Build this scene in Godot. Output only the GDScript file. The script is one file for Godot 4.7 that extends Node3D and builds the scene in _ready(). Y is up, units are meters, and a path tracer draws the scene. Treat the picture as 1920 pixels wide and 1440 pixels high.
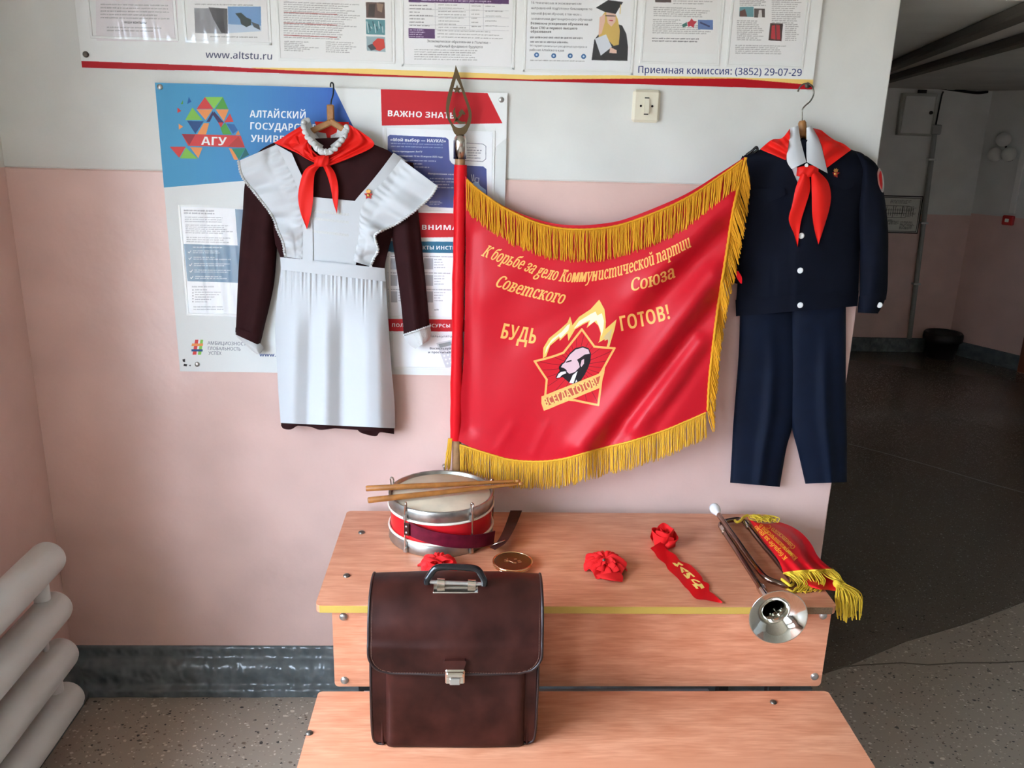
extends Node3D
# A school display: two uniforms, a banner, a desk with a drum, a bugle and a briefcase, in front of a painted wall.

# ---------- camera solved from the photograph (1920 x 1440 frame) ----------
const FOCAL := 1610.8946
const EYE := Vector3(-0.29724, 1.99056, 2.75556)
const PITCH := 0.29
const YAW := 0.0454
const ROLL := 0.0276
const X_LEFT := -1.738      # left wall plane
const X_RIGHT := 0.966      # free end of the back wall
const Y_PAINT := 1.834      # height where the pink paint ends
const Y_DESK := 0.738
const Y_BENCH := 0.4825
const Z_FAR := -5.2

var right_axis: Vector3
var up_axis: Vector3
var view_axis: Vector3
var mats := {}
var taken := {}
var rng := RandomNumberGenerator.new()


func _ready() -> void:
	rng.seed = 20240519
	set_camera()
	set_light()
	make_materials()
	build_room()
	build_corridor_things()
	build_upper_board()
	build_lower_board()
	build_switch()
	build_radiator()
	build_desk()
	build_bench()
	build_dress()
	build_suit()
	build_banner()
	build_drum()
	build_small_things()
	build_bugle()
	build_briefcase()


func set_camera() -> void:
	view_axis = Vector3(sin(YAW) * cos(PITCH), -sin(PITCH), -cos(YAW) * cos(PITCH))
	var r := Vector3(cos(YAW), 0, sin(YAW))
	var u := r.cross(view_axis)
	right_axis = r * cos(ROLL) + u * sin(ROLL)
	up_axis = u * cos(ROLL) - r * sin(ROLL)
	var cam := Camera3D.new()
	cam.name = "camera"
	cam.fov = rad_to_deg(2.0 * atan(720.0 / FOCAL))
	cam.near = 0.05
	cam.far = 60.0
	add_child(cam)
	cam.transform = Transform3D(Basis(right_axis, up_axis, -view_axis), EYE)
	cam.current = true


func set_light() -> void:
	# an overcast sky; daylight comes in through the windows of the left wall
	var sky_mat := ProceduralSkyMaterial.new()
	sky_mat.sky_top_color = Color(0.84, 0.915, 1.0)
	sky_mat.sky_horizon_color = Color(0.64, 0.71, 0.79)
	sky_mat.sky_curve = 0.5
	sky_mat.ground_horizon_color = Color(0.52, 0.52, 0.50)
	sky_mat.ground_bottom_color = Color(0.42, 0.42, 0.40)
	sky_mat.sun_angle_max = 1.0
	var sky := Sky.new()
	sky.sky_material = sky_mat
	var env := Environment.new()
	env.background_mode = Environment.BG_SKY
	env.sky = sky
	env.background_energy_multiplier = 5.0
	env.tonemap_mode = Environment.TONE_MAPPER_LINEAR
	env.tonemap_exposure = 9.3
	env.sdfgi_enabled = true
	env.ssao_enabled = true
	env.ssil_enabled = true
	var we := WorldEnvironment.new()
	we.name = "environment"
	we.environment = env
	add_child(we)


# ---------- from a pixel of the photograph to a point in the room ----------
func ray(p: Vector2) -> Vector3:
	return view_axis + right_axis * ((p.x - 960.0) / FOCAL) + up_axis * ((720.0 - p.y) / FOCAL)


func on_z(p: Vector2, z: float) -> Vector3:
	var d := ray(p)
	return EYE + d * ((z - EYE.z) / d.z)


func on_y(p: Vector2, y: float) -> Vector3:
	var d := ray(p)
	return EYE + d * ((y - EYE.y) / d.y)


func on_x(p: Vector2, x: float) -> Vector3:
	var d := ray(p)
	return EYE + d * ((x - EYE.x) / d.x)


func wz(x: float, y: float, z: float) -> Vector3:
	return on_z(Vector2(x, y), z)


func hy(x: float, y: float, h: float) -> Vector3:
	return on_y(Vector2(x, y), h)


# ---------- naming ----------
func numbered(called: String) -> String:
	if not taken.has(called):
		taken[called] = 0
		return called
	taken[called] += 1
	return "%s_%03d" % [called, taken[called]]


func tag(o: Node3D, label: String, category: String, group := "") -> Node3D:
	o.set_meta("label", label)
	o.set_meta("category", category)
	if group != "":
		o.set_meta("group", group)
	return o


func thing(called: String, label: String, category: String, group := "") -> Node3D:
	var o := Node3D.new()
	o.name = numbered(called)
	add_child(o)
	return tag(o, label, category, group)


func structure(called: String) -> Node3D:
	var o := Node3D.new()
	o.name = numbered(called)
	add_child(o)
	o.set_meta("kind", "structure")
	return o


func new_st() -> SurfaceTool:
	var st := SurfaceTool.new()
	st.begin(Mesh.PRIMITIVE_TRIANGLES)
	return st


func part(st: SurfaceTool, called: String, m: Material, parent: Node3D, label := "") -> MeshInstance3D:
	st.generate_normals()
	var o := MeshInstance3D.new()
	o.mesh = st.commit()
	o.material_override = null
	o.mesh.surface_set_material(0, m)
	if parent == self:
		o.name = numbered(called)
		add_child(o)
	else:
		o.name = called
		parent.add_child(o, true)
	if label != "":
		o.set_meta("label", label)
	return o


func stuff(o: Node3D) -> Node3D:
	o.set_meta("kind", "stuff")
	return o


# ---------- shapes ----------
func tri(st: SurfaceTool, a: Vector3, b: Vector3, c: Vector3, out: Vector3, ua := Vector2.ZERO, ub := Vector2.ZERO, uc := Vector2.ZERO) -> void:
	if (a - c).cross(a - b).dot(out) < 0.0:
		var t := b
		b = c
		c = t
		var tu := ub
		ub = uc
		uc = tu
	st.set_uv(ua)
	st.add_vertex(a)
	st.set_uv(ub)
	st.add_vertex(b)
	st.set_uv(uc)
	st.add_vertex(c)


func quad(st: SurfaceTool, a: Vector3, b: Vector3, c: Vector3, d: Vector3, out: Vector3) -> void:
	tri(st, a, b, c, out)
	tri(st, a, c, d, out)


func box(st: SurfaceTool, at: Vector3, size: Vector3, bevel := 0.0, basis := Basis.IDENTITY) -> void:
	st.set_smooth_group(-1)
	var h := size * 0.5
	var b := minf(bevel, minf(h.x, minf(h.y, h.z)) * 0.9)
	var vert := func(s: Vector3, axis: int) -> Vector3:
		var p := Vector3(s.x * (h.x - b), s.y * (h.y - b), s.z * (h.z - b))
		p[axis] = s[axis] * h[axis]
		return basis * p + at
	for axis in 3:
		var o1 := (axis + 1) % 3
		var o2 := (axis + 2) % 3
		for sg in [-1.0, 1.0]:
			var s := Vector3.ONE
			s[axis] = sg
			var out := Vector3.ZERO
			out[axis] = sg
			var ps := []
			for k in [[-1.0, -1.0], [1.0, -1.0], [1.0, 1.0], [-1.0, 1.0]]:
				s[o1] = k[0]
				s[o2] = k[1]
				ps.append(vert.call(s, axis))
			quad(st, ps[0], ps[1], ps[2], ps[3], basis * out)
		if b > 0.0:
			for s1 in [-1.0, 1.0]:
				for s2 in [-1.0, 1.0]:
					var s := Vector3.ZERO
					s[o1] = s1
					s[o2] = s2
					var out := s
					s[axis] = -1.0
					var a0: Vector3 = vert.call(s, o1)
					var b0: Vector3 = vert.call(s, o2)
					s[axis] = 1.0
					quad(st, a0, vert.call(s, o1), vert.call(s, o2), b0, basis * out)
	if b > 0.0:
		for sx in [-1.0, 1.0]:
			for sy in [-1.0, 1.0]:
				for sz in [-1.0, 1.0]:
					var s := Vector3(sx, sy, sz)
					tri(st, vert.call(s, 0), vert.call(s, 1), vert.call(s, 2), basis * s)


func tube(st: SurfaceTool, pts: PackedVector3Array, radii, sides := 10, caps := true, group := 1) -> void:
	# radii: one number, or one for each point
	var n := pts.size()
	var rings := []
	var fwd := (pts[1] - pts[0]).normalized()
	var side := fwd.cross(Vector3.UP if absf(fwd.y) < 0.9 else Vector3.RIGHT).normalized()
	for i in n:
		var d := (pts[mini(i + 1, n - 1)] - pts[maxi(i - 1, 0)]).normalized()
		if d.length() < 0.5:
			d = fwd
		side = (side - d * side.dot(d)).normalized()
		var other := d.cross(side)
		fwd = d
		var r: float = radii if (radii is float or radii is int) else radii[i]
		var ring := PackedVector3Array()
		for k in sides:
			var a := TAU * k / sides
			ring.append(pts[i] + (side * cos(a) + other * sin(a)) * r)
		rings.append(ring)
	st.set_smooth_group(group)
	for i in n - 1:
		for k in sides:
			var k2 := (k + 1) % sides
			var mid := (pts[i] + pts[i + 1]) * 0.5
			var a: Vector3 = rings[i][k]
			var b: Vector3 = rings[i + 1][k]
			var c: Vector3 = rings[i + 1][k2]
			var e: Vector3 = rings[i][k2]
			var out := (a + b + c + e) * 0.25 - mid
			quad(st, a, b, c, e, out)
	if caps:
		st.set_smooth_group(-1)
		for e in [0, n - 1]:
			var out: Vector3 = pts[0] - pts[1] if e == 0 else pts[n - 1] - pts[n - 2]
			for k in range(1, sides - 1):
				tri(st, rings[e][0], rings[e][k], rings[e][k + 1], out)


func lathe(st: SurfaceTool, profile: Array, segs: int, xf: Transform3D, group := 1) -> void:
	# profile: Vector2(radius, height) from one end to the other, outside to the right of the way
	for j in profile.size() - 1:
		var p: Vector2 = profile[j]
		var q: Vector2 = profile[j + 1]
		var sharp: bool = group < 0
		st.set_smooth_group(-1 if sharp else group)
		for i in segs:
			var a0 := TAU * i / segs
			var a1 := TAU * (i + 1) / segs
			var d0 := Vector3(cos(a0), 0, sin(a0))
			var d1 := Vector3(cos(a1), 0, sin(a1))
			var dm := (d0 + d1).normalized()
			var out := (dm * (q.y - p.y) + Vector3.UP * (p.x - q.x))
			var A := xf * (d0 * p.x + Vector3.UP * p.y)
			var B := xf * (d1 * p.x + Vector3.UP * p.y)
			var C := xf * (d1 * q.x + Vector3.UP * q.y)
			var D := xf * (d0 * q.x + Vector3.UP * q.y)
			out = xf.basis * out
			if p.x > 0.0:
				tri(st, A, B, C if q.x > 0.0 else D, out)
			if q.x > 0.0:
				tri(st, A, C, D, out)


func prism(st: SurfaceTool, poly: PackedVector2Array, xf: Transform3D, depth: float) -> void:
	# a polygon in the x-y plane of xf, given a depth along its z
	st.set_smooth_group(-1)
	var idx := Geometry2D.triangulate_polygon(poly)
	for k in range(0, idx.size(), 3):
		for s in [0.0, 1.0]:
			var z: float = depth * s
			var a := poly[idx[k]]
			var b := poly[idx[k + 1]]
			var c := poly[idx[k + 2]]
			tri(st, xf * Vector3(a.x, a.y, z), xf * Vector3(b.x, b.y, z), xf * Vector3(c.x, c.y, z), xf.basis.z * (s * 2.0 - 1.0) * signf(depth))
	var ccw := not Geometry2D.is_polygon_clockwise(poly)
	for k in poly.size():
		var a := poly[k]
		var b := poly[(k + 1) % poly.size()]
		var n := Vector2(b.y - a.y, a.x - b.x) * (-1.0 if ccw else 1.0)
		# outward side of the edge
		var mid := (a + b) * 0.5 + n.normalized() * 0.00001
		if Geometry2D.is_point_in_polygon(mid, poly):
			n = -n
		quad(st, xf * Vector3(a.x, a.y, 0), xf * Vector3(b.x, b.y, 0), xf * Vector3(b.x, b.y, depth), xf * Vector3(a.x, a.y, depth), xf.basis * Vector3(n.x, n.y, 0))


func dense(pts: Array, n: int) -> PackedVector2Array:
	# a smooth line through the points, cut into n equal lengths
	var fine := PackedVector2Array()
	var m := pts.size()
	if m == 2:
		for k in n + 1:
			fine.append((pts[0] as Vector2).lerp(pts[1], float(k) / n))
		return fine
	for i in m - 1:
		var p0: Vector2 = pts[maxi(i - 1, 0)]
		var p1: Vector2 = pts[i]
		var p2: Vector2 = pts[i + 1]
		var p3: Vector2 = pts[mini(i + 2, m - 1)]
		for k in 12:
			fine.append(p1.cubic_interpolate(p2, p0, p3, k / 12.0))
	fine.append(pts[m - 1])
	var total := 0.0
	for i in fine.size() - 1:
		total += fine[i].distance_to(fine[i + 1])
	var res := PackedVector2Array()
	var at := 0
	var gone := 0.0
	for k in n + 1:
		var want := total * k / n
		while at < fine.size() - 2 and gone + fine[at].distance_to(fine[at + 1]) < want:
			gone += fine[at].distance_to(fine[at + 1])
			at += 1
		var len := fine[at].distance_to(fine[at + 1])
		res.append(fine[at].lerp(fine[at + 1], clampf((want - gone) / maxf(len, 1e-6), 0.0, 1.0)))
	return res


func v2(flat: Array) -> Array:
	var r := []
	for k in range(0, flat.size(), 2):
		r.append(Vector2(flat[k], flat[k + 1]))
	return r


func line3(flat: Array) -> PackedVector3Array:
	var r := PackedVector3Array()
	for k in range(0, flat.size(), 3):
		r.append(Vector3(flat[k], flat[k + 1], flat[k + 2]))
	return r


func smooth3(pts: PackedVector3Array, per := 6) -> PackedVector3Array:
	var r := PackedVector3Array()
	var m := pts.size()
	for i in m - 1:
		for k in per:
			r.append(pts[i].cubic_interpolate(pts[i + 1], pts[maxi(i - 1, 0)], pts[mini(i + 2, m - 1)], float(k) / per))
	r.append(pts[m - 1])
	return r


func sheet(st: SurfaceTool, nu: int, nv: int, front: Callable, back: Callable) -> void:
	# a closed body between two surfaces front(u, v) and back(u, v)
	var F := []
	var B := []
	for j in nv + 1:
		var fr := PackedVector3Array()
		var br := PackedVector3Array()
		for i in nu + 1:
			fr.append(front.call(float(i) / nu, float(j) / nv))
			br.append(back.call(float(i) / nu, float(j) / nv))
		F.append(fr)
		B.append(br)
	for side in 2:
		st.set_smooth_group(1 + side)
		var G: Array = F if side == 0 else B
		var H: Array = B if side == 0 else F
		# one winding for the whole side, chosen from the middle
		var vote := 0.0
		for j in range(0, nv, maxi(1, nv / 5)):
			for i in range(0, nu, maxi(1, nu / 5)):
				var n: Vector3 = (G[j][i] - G[j + 1][i + 1]).cross(G[j][i] - G[j][i + 1]) + (G[j + 1][i] - G[j + 1][i + 1]).cross(G[j + 1][i] - G[j][i + 1])
				vote += n.dot(G[j][i] - H[j][i])
		for j in nv:
			for i in nu:
				var a: Vector3 = G[j][i]
				var b: Vector3 = G[j][i + 1]
				var c: Vector3 = G[j + 1][i + 1]
				var d: Vector3 = G[j + 1][i]
				var ua := Vector2(float(i) / nu, float(j) / nv)
				var ub := Vector2(float(i + 1) / nu, float(j) / nv)
				var uc := Vector2(float(i + 1) / nu, float(j + 1) / nv)
				var ud := Vector2(float(i) / nu, float(j + 1) / nv)
				if vote < 0.0:
					put(st, [a, d, c, a, c, b], [ua, ud, uc, ua, uc, ub])
				else:
					put(st, [a, b, c, a, c, d], [ua, ub, uc, ua, uc, ud])
	st.set_smooth_group(-1)
	var mid: Vector3 = (F[nv / 2][nu / 2] + B[nv / 2][nu / 2]) * 0.5
	for j in nv:
		quad(st, F[j][0], F[j + 1][0], B[j + 1][0], B[j][0], F[j][0] - F[j][1])
		quad(st, F[j][nu], F[j + 1][nu], B[j + 1][nu], B[j][nu], F[j][nu] - F[j][nu - 1])
	for i in nu:
		quad(st, F[0][i], F[0][i + 1], B[0][i + 1], B[0][i], F[0][i] - F[1][i])
		quad(st, F[nv][i], F[nv][i + 1], B[nv][i + 1], B[nv][i], F[nv][i] - F[nv - 1][i])


func put(st: SurfaceTool, ps: Array, us: Array) -> void:
	for k in ps.size():
		st.set_uv(us[k])
		st.add_vertex(ps[k])


func cloth(st: SurfaceTool, left: Array, right: Array, nu: int, nv: int, depth: Callable, back, level := false) -> void:
	# a piece of cloth between two outlines read off the photograph; depth(u, v, p) is its distance from the wall
	# (level: its height above the floor). back: thickness, or a function like depth for the rear face.
	var L := dense(left, nv)
	var R := dense(right, nv)
	var at := func(u: float, v: float) -> Vector2:
		var j := int(roundf(v * nv))
		return L[j].lerp(R[j], u)
	var place := func(p: Vector2, d: float) -> Vector3:
		return on_y(p, d) if level else on_z(p, d)
	var front := func(u: float, v: float) -> Vector3:
		var p: Vector2 = at.call(u, v)
		return place.call(p, depth.call(u, v, p))
	var rear: Callable
	if back is Callable:
		rear = func(u: float, v: float) -> Vector3:
			var p: Vector2 = at.call(u, v)
			return place.call(p, minf(back.call(u, v, p), depth.call(u, v, p) - 0.0005))
	else:
		rear = func(u: float, v: float) -> Vector3:
			var p: Vector2 = at.call(u, v)
			return place.call(p, depth.call(u, v, p) - back)
	sheet(st, nu, nv, front, rear)


func lookup(table: Array, x: float) -> float:
	# table: [x0, y0, x1, y1, ...]
	if x <= table[0]:
		return table[1]
	for k in range(2, table.size(), 2):
		if x <= table[k]:
			return lerpf(table[k - 1], table[k + 1], (x - table[k - 2]) / (table[k] - table[k - 2]))
	return table[table.size() - 1]


func ridge(p: Vector2, a: Vector2, b: Vector2, width: float) -> float:
	# a soft fold along the line a-b
	var q := Geometry2D.get_closest_point_to_segment(p, a, b)
	return exp(-p.distance_squared_to(q) / (width * width))


# ---------- a surface with four curved sides, and the way back from a pixel to its u, v ----------
class Coons:
	var T: PackedVector2Array
	var B: PackedVector2Array
	var L: PackedVector2Array
	var R: PackedVector2Array

	func _init(t: PackedVector2Array, b: PackedVector2Array, l: PackedVector2Array, r: PackedVector2Array) -> void:
		T = t
		B = b
		L = l
		R = r

	func pick(a: PackedVector2Array, t: float) -> Vector2:
		var x := t * (a.size() - 1)
		var i := clampi(int(floorf(x)), 0, a.size() - 2)
		return a[i] + (a[i + 1] - a[i]) * (x - i)

	func at(u: float, v: float) -> Vector2:
		var n := T.size() - 1
		var m := L.size() - 1
		var c := T[0] * (1 - u) * (1 - v) + T[n] * u * (1 - v) + B[0] * (1 - u) * v + B[n] * u * v
		return pick(T, u) * (1 - v) + pick(B, u) * v + pick(L, v) * (1 - u) + pick(R, v) * u - c

	func inv(p: Vector2) -> Vector2:
		var q := Vector2(0.5, 0.5)
		for k in 9:
			var c := at(q.x, q.y)
			var du := (at(q.x + 0.01, q.y) - c) * 100.0
			var dv := (at(q.x, q.y + 0.01) - c) * 100.0
			var e := p - c
			var det := du.x * dv.y - du.y * dv.x
			if absf(det) < 1e-6:
				break
			var s := Vector2((e.x * dv.y - e.y * dv.x) / det, (du.x * e.y - du.y * e.x) / det)
			q += s.clamp(Vector2(-0.5, -0.5), Vector2(0.5, 0.5))
			if e.length_squared() < 0.0025:
				break
		return q


# ---------- prints: flat colour, lettering and emblems drawn into a texture ----------
class Print:
	var im: Image
	var w: int
	var h: int
	var way: Callable
	var rng := RandomNumberGenerator.new()
	static var fonts := {}
	static var letters := {}

	func _init(width: int, height: int, ground: Color, mapping: Callable) -> void:
		w = width
		h = height
		way = mapping
		rng.seed = 7
		im = Image.create(w, h, false, Image.FORMAT_RGB8)
		im.fill(ground)

	func fill(q: PackedVector2Array, c: Color) -> void:
		var lo := 1e9
		var hi := -1e9
		for p in q:
			lo = minf(lo, p.y)
			hi = maxf(hi, p.y)
		var n := q.size()
		for y in range(maxi(0, int(ceilf(lo - 0.5))), mini(h - 1, int(floorf(hi - 0.5))) + 1):
			var yc := y + 0.5
			var xs := PackedFloat32Array()
			for k in n:
				var a := q[k]
				var b := q[(k + 1) % n]
				if (a.y <= yc) != (b.y <= yc):
					xs.append(a.x + (b.x - a.x) * (yc - a.y) / (b.y - a.y))
			xs.sort()
			for k in range(0, xs.size() - 1, 2):
				var x0 := maxi(0, int(ceilf(xs[k] - 0.5)))
				var x1 := mini(w - 1, int(ceilf(xs[k + 1] - 0.5)) - 1)
				if x1 >= x0:
					im.fill_rect(Rect2i(x0, y, x1 - x0 + 1, 1), c)

	func poly(flat: Array, c: Color, origin := Vector2.ZERO, scale := 1.0) -> void:
		# points in the photograph, or in a crop of it that began at origin and was enlarged by scale
		var q := PackedVector2Array()
		var n := flat.size() / 2
		for k in n:
			var a := Vector2(flat[2 * k], flat[2 * k + 1]) / scale + origin
			var b := Vector2(flat[(2 * k + 2) % flat.size()], flat[(2 * k + 3) % flat.size()]) / scale + origin
			for s in 4:
				q.append(way.call(a.lerp(b, s / 4.0)))
		fill(q, c)

	func stroke(a: Vector2, b: Vector2, width: float, c: Color) -> void:
		var n := (b - a).orthogonal().normalized() * width * 0.5
		fill(PackedVector2Array([way.call(a + n), way.call(b + n), way.call(b - n), way.call(a - n)]), c)

	func outline(flat: Array, width: float, c: Color, origin := Vector2.ZERO, scale := 1.0) -> void:
		var n := flat.size() / 2
		for k in n:
			var a := Vector2(flat[2 * k], flat[2 * k + 1]) / scale + origin
			var b := Vector2(flat[(2 * k + 2) % flat.size()], flat[(2 * k + 3) % flat.size()]) / scale + origin
			var d := (b - a).normalized() * width * 0.4
			stroke(a - d, b + d, width, c)

	func disc(at: Vector2, r: float, c: Color) -> void:
		var q := PackedVector2Array()
		for k in 20:
			q.append(way.call(at + Vector2.from_angle(TAU * k / 20) * r))
		fill(q, c)

	func glyphs(s: String, face: String) -> Array:
		if not fonts.has(face):
			var f := SystemFont.new()
			f.font_names = PackedStringArray([face.split("/")[0]])
			f.font_weight = 700 if face.ends_with("bold") else 400
			fonts[face] = f
		var f0: Font = fonts[face]
		var vs := PackedVector3Array()
		var ix := PackedInt32Array()
		var x := 0.0
		for ch in s:
			var arr := one(ch, face)
			if arr.is_empty() and ch != " ":
				arr = one(ch, "Droid Sans/bold")   # a few serif letters cannot be cut into triangles
			if not arr.is_empty():
				var base := vs.size()
				for v: Vector3 in arr[0]:
					vs.append(Vector3(v.x + x, v.y, 0))
				for i: int in arr[1]:
					ix.append(base + i)
			x += f0.get_string_size(ch, HORIZONTAL_ALIGNMENT_LEFT, -1, 48).x / 48.0
		return [vs, ix]

	func one(ch: String, face: String) -> Array:
		var key := ch + "|" + face
		if letters.has(key):
			return letters[key]
		if not fonts.has(face):
			glyphs("", face)
		var res := []
		if ch != " " and not (face.begins_with("Droid Serif") and ch in "мнуЖХ"):
			var tm := TextMesh.new()
			tm.text = ch
			tm.font = fonts[face]
			tm.font_size = 48
			tm.pixel_size = 1.0 / 48.0
			tm.depth = 0.0
			tm.curve_step = 1.5
			tm.horizontal_alignment = HORIZONTAL_ALIGNMENT_LEFT
			tm.vertical_alignment = VERTICAL_ALIGNMENT_BOTTOM
			var arr := tm.get_mesh_arrays()
			if not arr.is_empty() and arr[Mesh.ARRAY_VERTEX] != null and arr[Mesh.ARRAY_VERTEX].size() > 2:
				var vs: PackedVector3Array = arr[Mesh.ARRAY_VERTEX]
				res = [vs, arr[Mesh.ARRAY_INDEX] if arr[Mesh.ARRAY_INDEX] != null else PackedInt32Array(range(vs.size()))]
		letters[key] = res
		return res

	func text(s: String, path: Array, cap: float, c: Color, face := "Droid Sans/bold", slant := 0.0, heavy := 0.0) -> void:
		# lettering along a line of points, fitted to its length; cap = height of a capital
		var g := glyphs(s, face)
		var vs: PackedVector3Array = g[0]
		var ix: PackedInt32Array = g[1]
		if vs.is_empty():
			return
		var cg: Array = glyphs("Н", face)
		var cy0 := 1e9
		var cy1 := -1e9
		for v: Vector3 in cg[0]:
			cy0 = minf(cy0, v.y)
			cy1 = maxf(cy1, v.y)
		var x0 := 1e9
		var x1 := -1e9
		for v in vs:
			x0 = minf(x0, v.x)
			x1 = maxf(x1, v.x)
		var along := PackedFloat32Array([0.0])
		for k in path.size() - 1:
			along.append(along[k] + (path[k] as Vector2).distance_to(path[k + 1]))
		var total := along[along.size() - 1]
		var out := PackedVector2Array()
		for v in vs:
			var up := (v.y - cy0) / (cy1 - cy0) * cap
			var t := (v.x - x0) / (x1 - x0) * total + up * slant
			var k := 0
			while k < path.size() - 2 and along[k + 1] < t:
				k += 1
			var a: Vector2 = path[k]
			var b: Vector2 = path[k + 1]
			var d := (b - a).normalized()
			out.append(way.call(a + d * (t - along[k]) + Vector2(d.y, -d.x) * up))
		# heavy: strokes thickened by this many texels
		for off: Vector2 in ([Vector2.ZERO] if heavy == 0.0 else [Vector2(-heavy, 0), Vector2(heavy, 0), Vector2(0, -heavy), Vector2(0, heavy)]):
			for k in range(0, ix.size() - 2, 3):
				fill(PackedVector2Array([out[ix[k]] + off, out[ix[k + 1]] + off, out[ix[k + 2]] + off]), c)

	func rows(x0: float, y0: float, x1: float, y1: float, lines: int, size: float, c: Color, tilt := 0.03, ragged := 0.25) -> void:
		# small print, too small to read in the photograph
		for k in lines:
			var y := lerpf(y0, y1, (k + 0.5) / lines)
			var x := x0
			var end := lerpf(x1, x0, rng.randf() * ragged)
			while x < end:
				var n := minf(rng.randf_range(3.0, 11.0), end - x)
				var a := Vector2(x, y + (x - x0) * tilt)
				var k2 := 0.0
				while k2 < n:
					var g := rng.randf_range(0.5, 1.1)
					var up := size * rng.randf_range(0.7, 1.0)
					stroke(a + Vector2(k2 + g * 0.5, -up * 0.5), a + Vector2(k2 + g * 0.5, up * 0.5), g * 0.75, c)
					k2 += g * 1.25
				x += n + 1.6

	func done() -> ImageTexture:
		im.shrink_x2()
		return ImageTexture.create_from_image(im)


# ---------- materials ----------
func noise_tex(freq: float, dark: float, octaves := 4, size := 512, seed_ := 1, kind := FastNoiseLite.TYPE_SIMPLEX_SMOOTH) -> NoiseTexture2D:
	var n := FastNoiseLite.new()
	n.noise_type = kind
	n.frequency = freq
	n.fractal_octaves = octaves
	n.seed = seed_
	var t := NoiseTexture2D.new()
	t.width = size
	t.height = size
	t.seamless = true
	t.noise = n
	if dark >= 0.0:
		var g := Gradient.new()
		g.set_color(0, Color(dark, dark, dark))
		g.set_color(1, Color.WHITE)
		t.color_ramp = g
	return t


func mat(key: String, color: Color, rough: float, metal := 0.0, tex: Texture2D = null, tex_scale := 1.0, bump: Texture2D = null, bump_cm := 0.0) -> StandardMaterial3D:
	var m := StandardMaterial3D.new()
	m.resource_name = key
	m.albedo_color = color
	m.roughness = rough
	m.metallic = metal
	if tex or bump:
		m.uv1_triplanar = true
		m.uv1_world_triplanar = true
		m.uv1_scale = Vector3.ONE * tex_scale
	if tex:
		m.albedo_texture = tex
	if bump:
		m.heightmap_enabled = true
		m.heightmap_texture = bump
		m.heightmap_scale = bump_cm
	mats[key] = m
	return m


func rgb8(r: int, g: int, b: int) -> Color:
	return Color(r / 255.0, g / 255.0, b / 255.0)


func grain_tex() -> ImageTexture:
	# beech laminate: long thin streaks, 1 m wide
	var n := FastNoiseLite.new()
	n.seed = 11
	n.frequency = 1.0
	n.fractal_octaves = 3
	var w := 512
	var h := 1024
	var im := Image.create(w, h, false, Image.FORMAT_RGB8)
	var lo := rgb8(196, 122, 88)
	var hi := rgb8(226, 160, 126)
	for y in h:
		for x in w:
			# wraps round in x and y
			var ax := TAU * x / w
			var bend := sin(ax) * 0.6 + sin(ax * 2.0 + 1.0) * 0.3
			var v := n.get_noise_3d(cos(ax) * 1.2, sin(ax) * 1.2, (y + bend * 6.0) * 0.11) * 0.5
			v += n.get_noise_3d(cos(ax) * 3.0 + 9.0, sin(ax) * 3.0, y * 0.45) * 0.35
			v += n.get_noise_3d(cos(ax) * 0.8, sin(ax) * 0.8 + 5.0, y * 0.018) * 0.6
			var edge := minf(1.0, minf(y, h - 1 - y) / 40.0)
			im.set_pixel(x, y, lo.lerp(hi, clampf(0.55 + v * 0.9 * edge, 0.0, 1.0)))
	return ImageTexture.create_from_image(im)


func terrazzo_tex(ground: Color, chips: Array, count: int, seed_: int, grain := 1.0) -> ImageTexture:
	# stone chips in cement, 1.6 m square
	var size := 2048
	var pr := Print.new(size, size, ground, func(p: Vector2) -> Vector2: return p)
	var r := RandomNumberGenerator.new()
	r.seed = seed_
	for k in count:
		var at := Vector2(r.randf() * size, r.randf() * size)
		var s := (r.randf_range(2.0, 8.0) if r.randf() < 0.92 else r.randf_range(8.0, 13.0)) * grain
		var q := PackedVector2Array()
		var n := r.randi_range(4, 6)
		var turn := r.randf() * TAU
		for i in n:
			q.append(at + Vector2.from_angle(turn + TAU * i / n) * s * r.randf_range(0.5, 1.1) * Vector2(1.0, r.randf_range(0.6, 1.0)))
		var c: Color = chips[r.randi() % chips.size()]
		pr.fill(q, c.lerp(ground, r.randf() * 0.45))
	return ImageTexture.create_from_image(pr.im)


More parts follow.
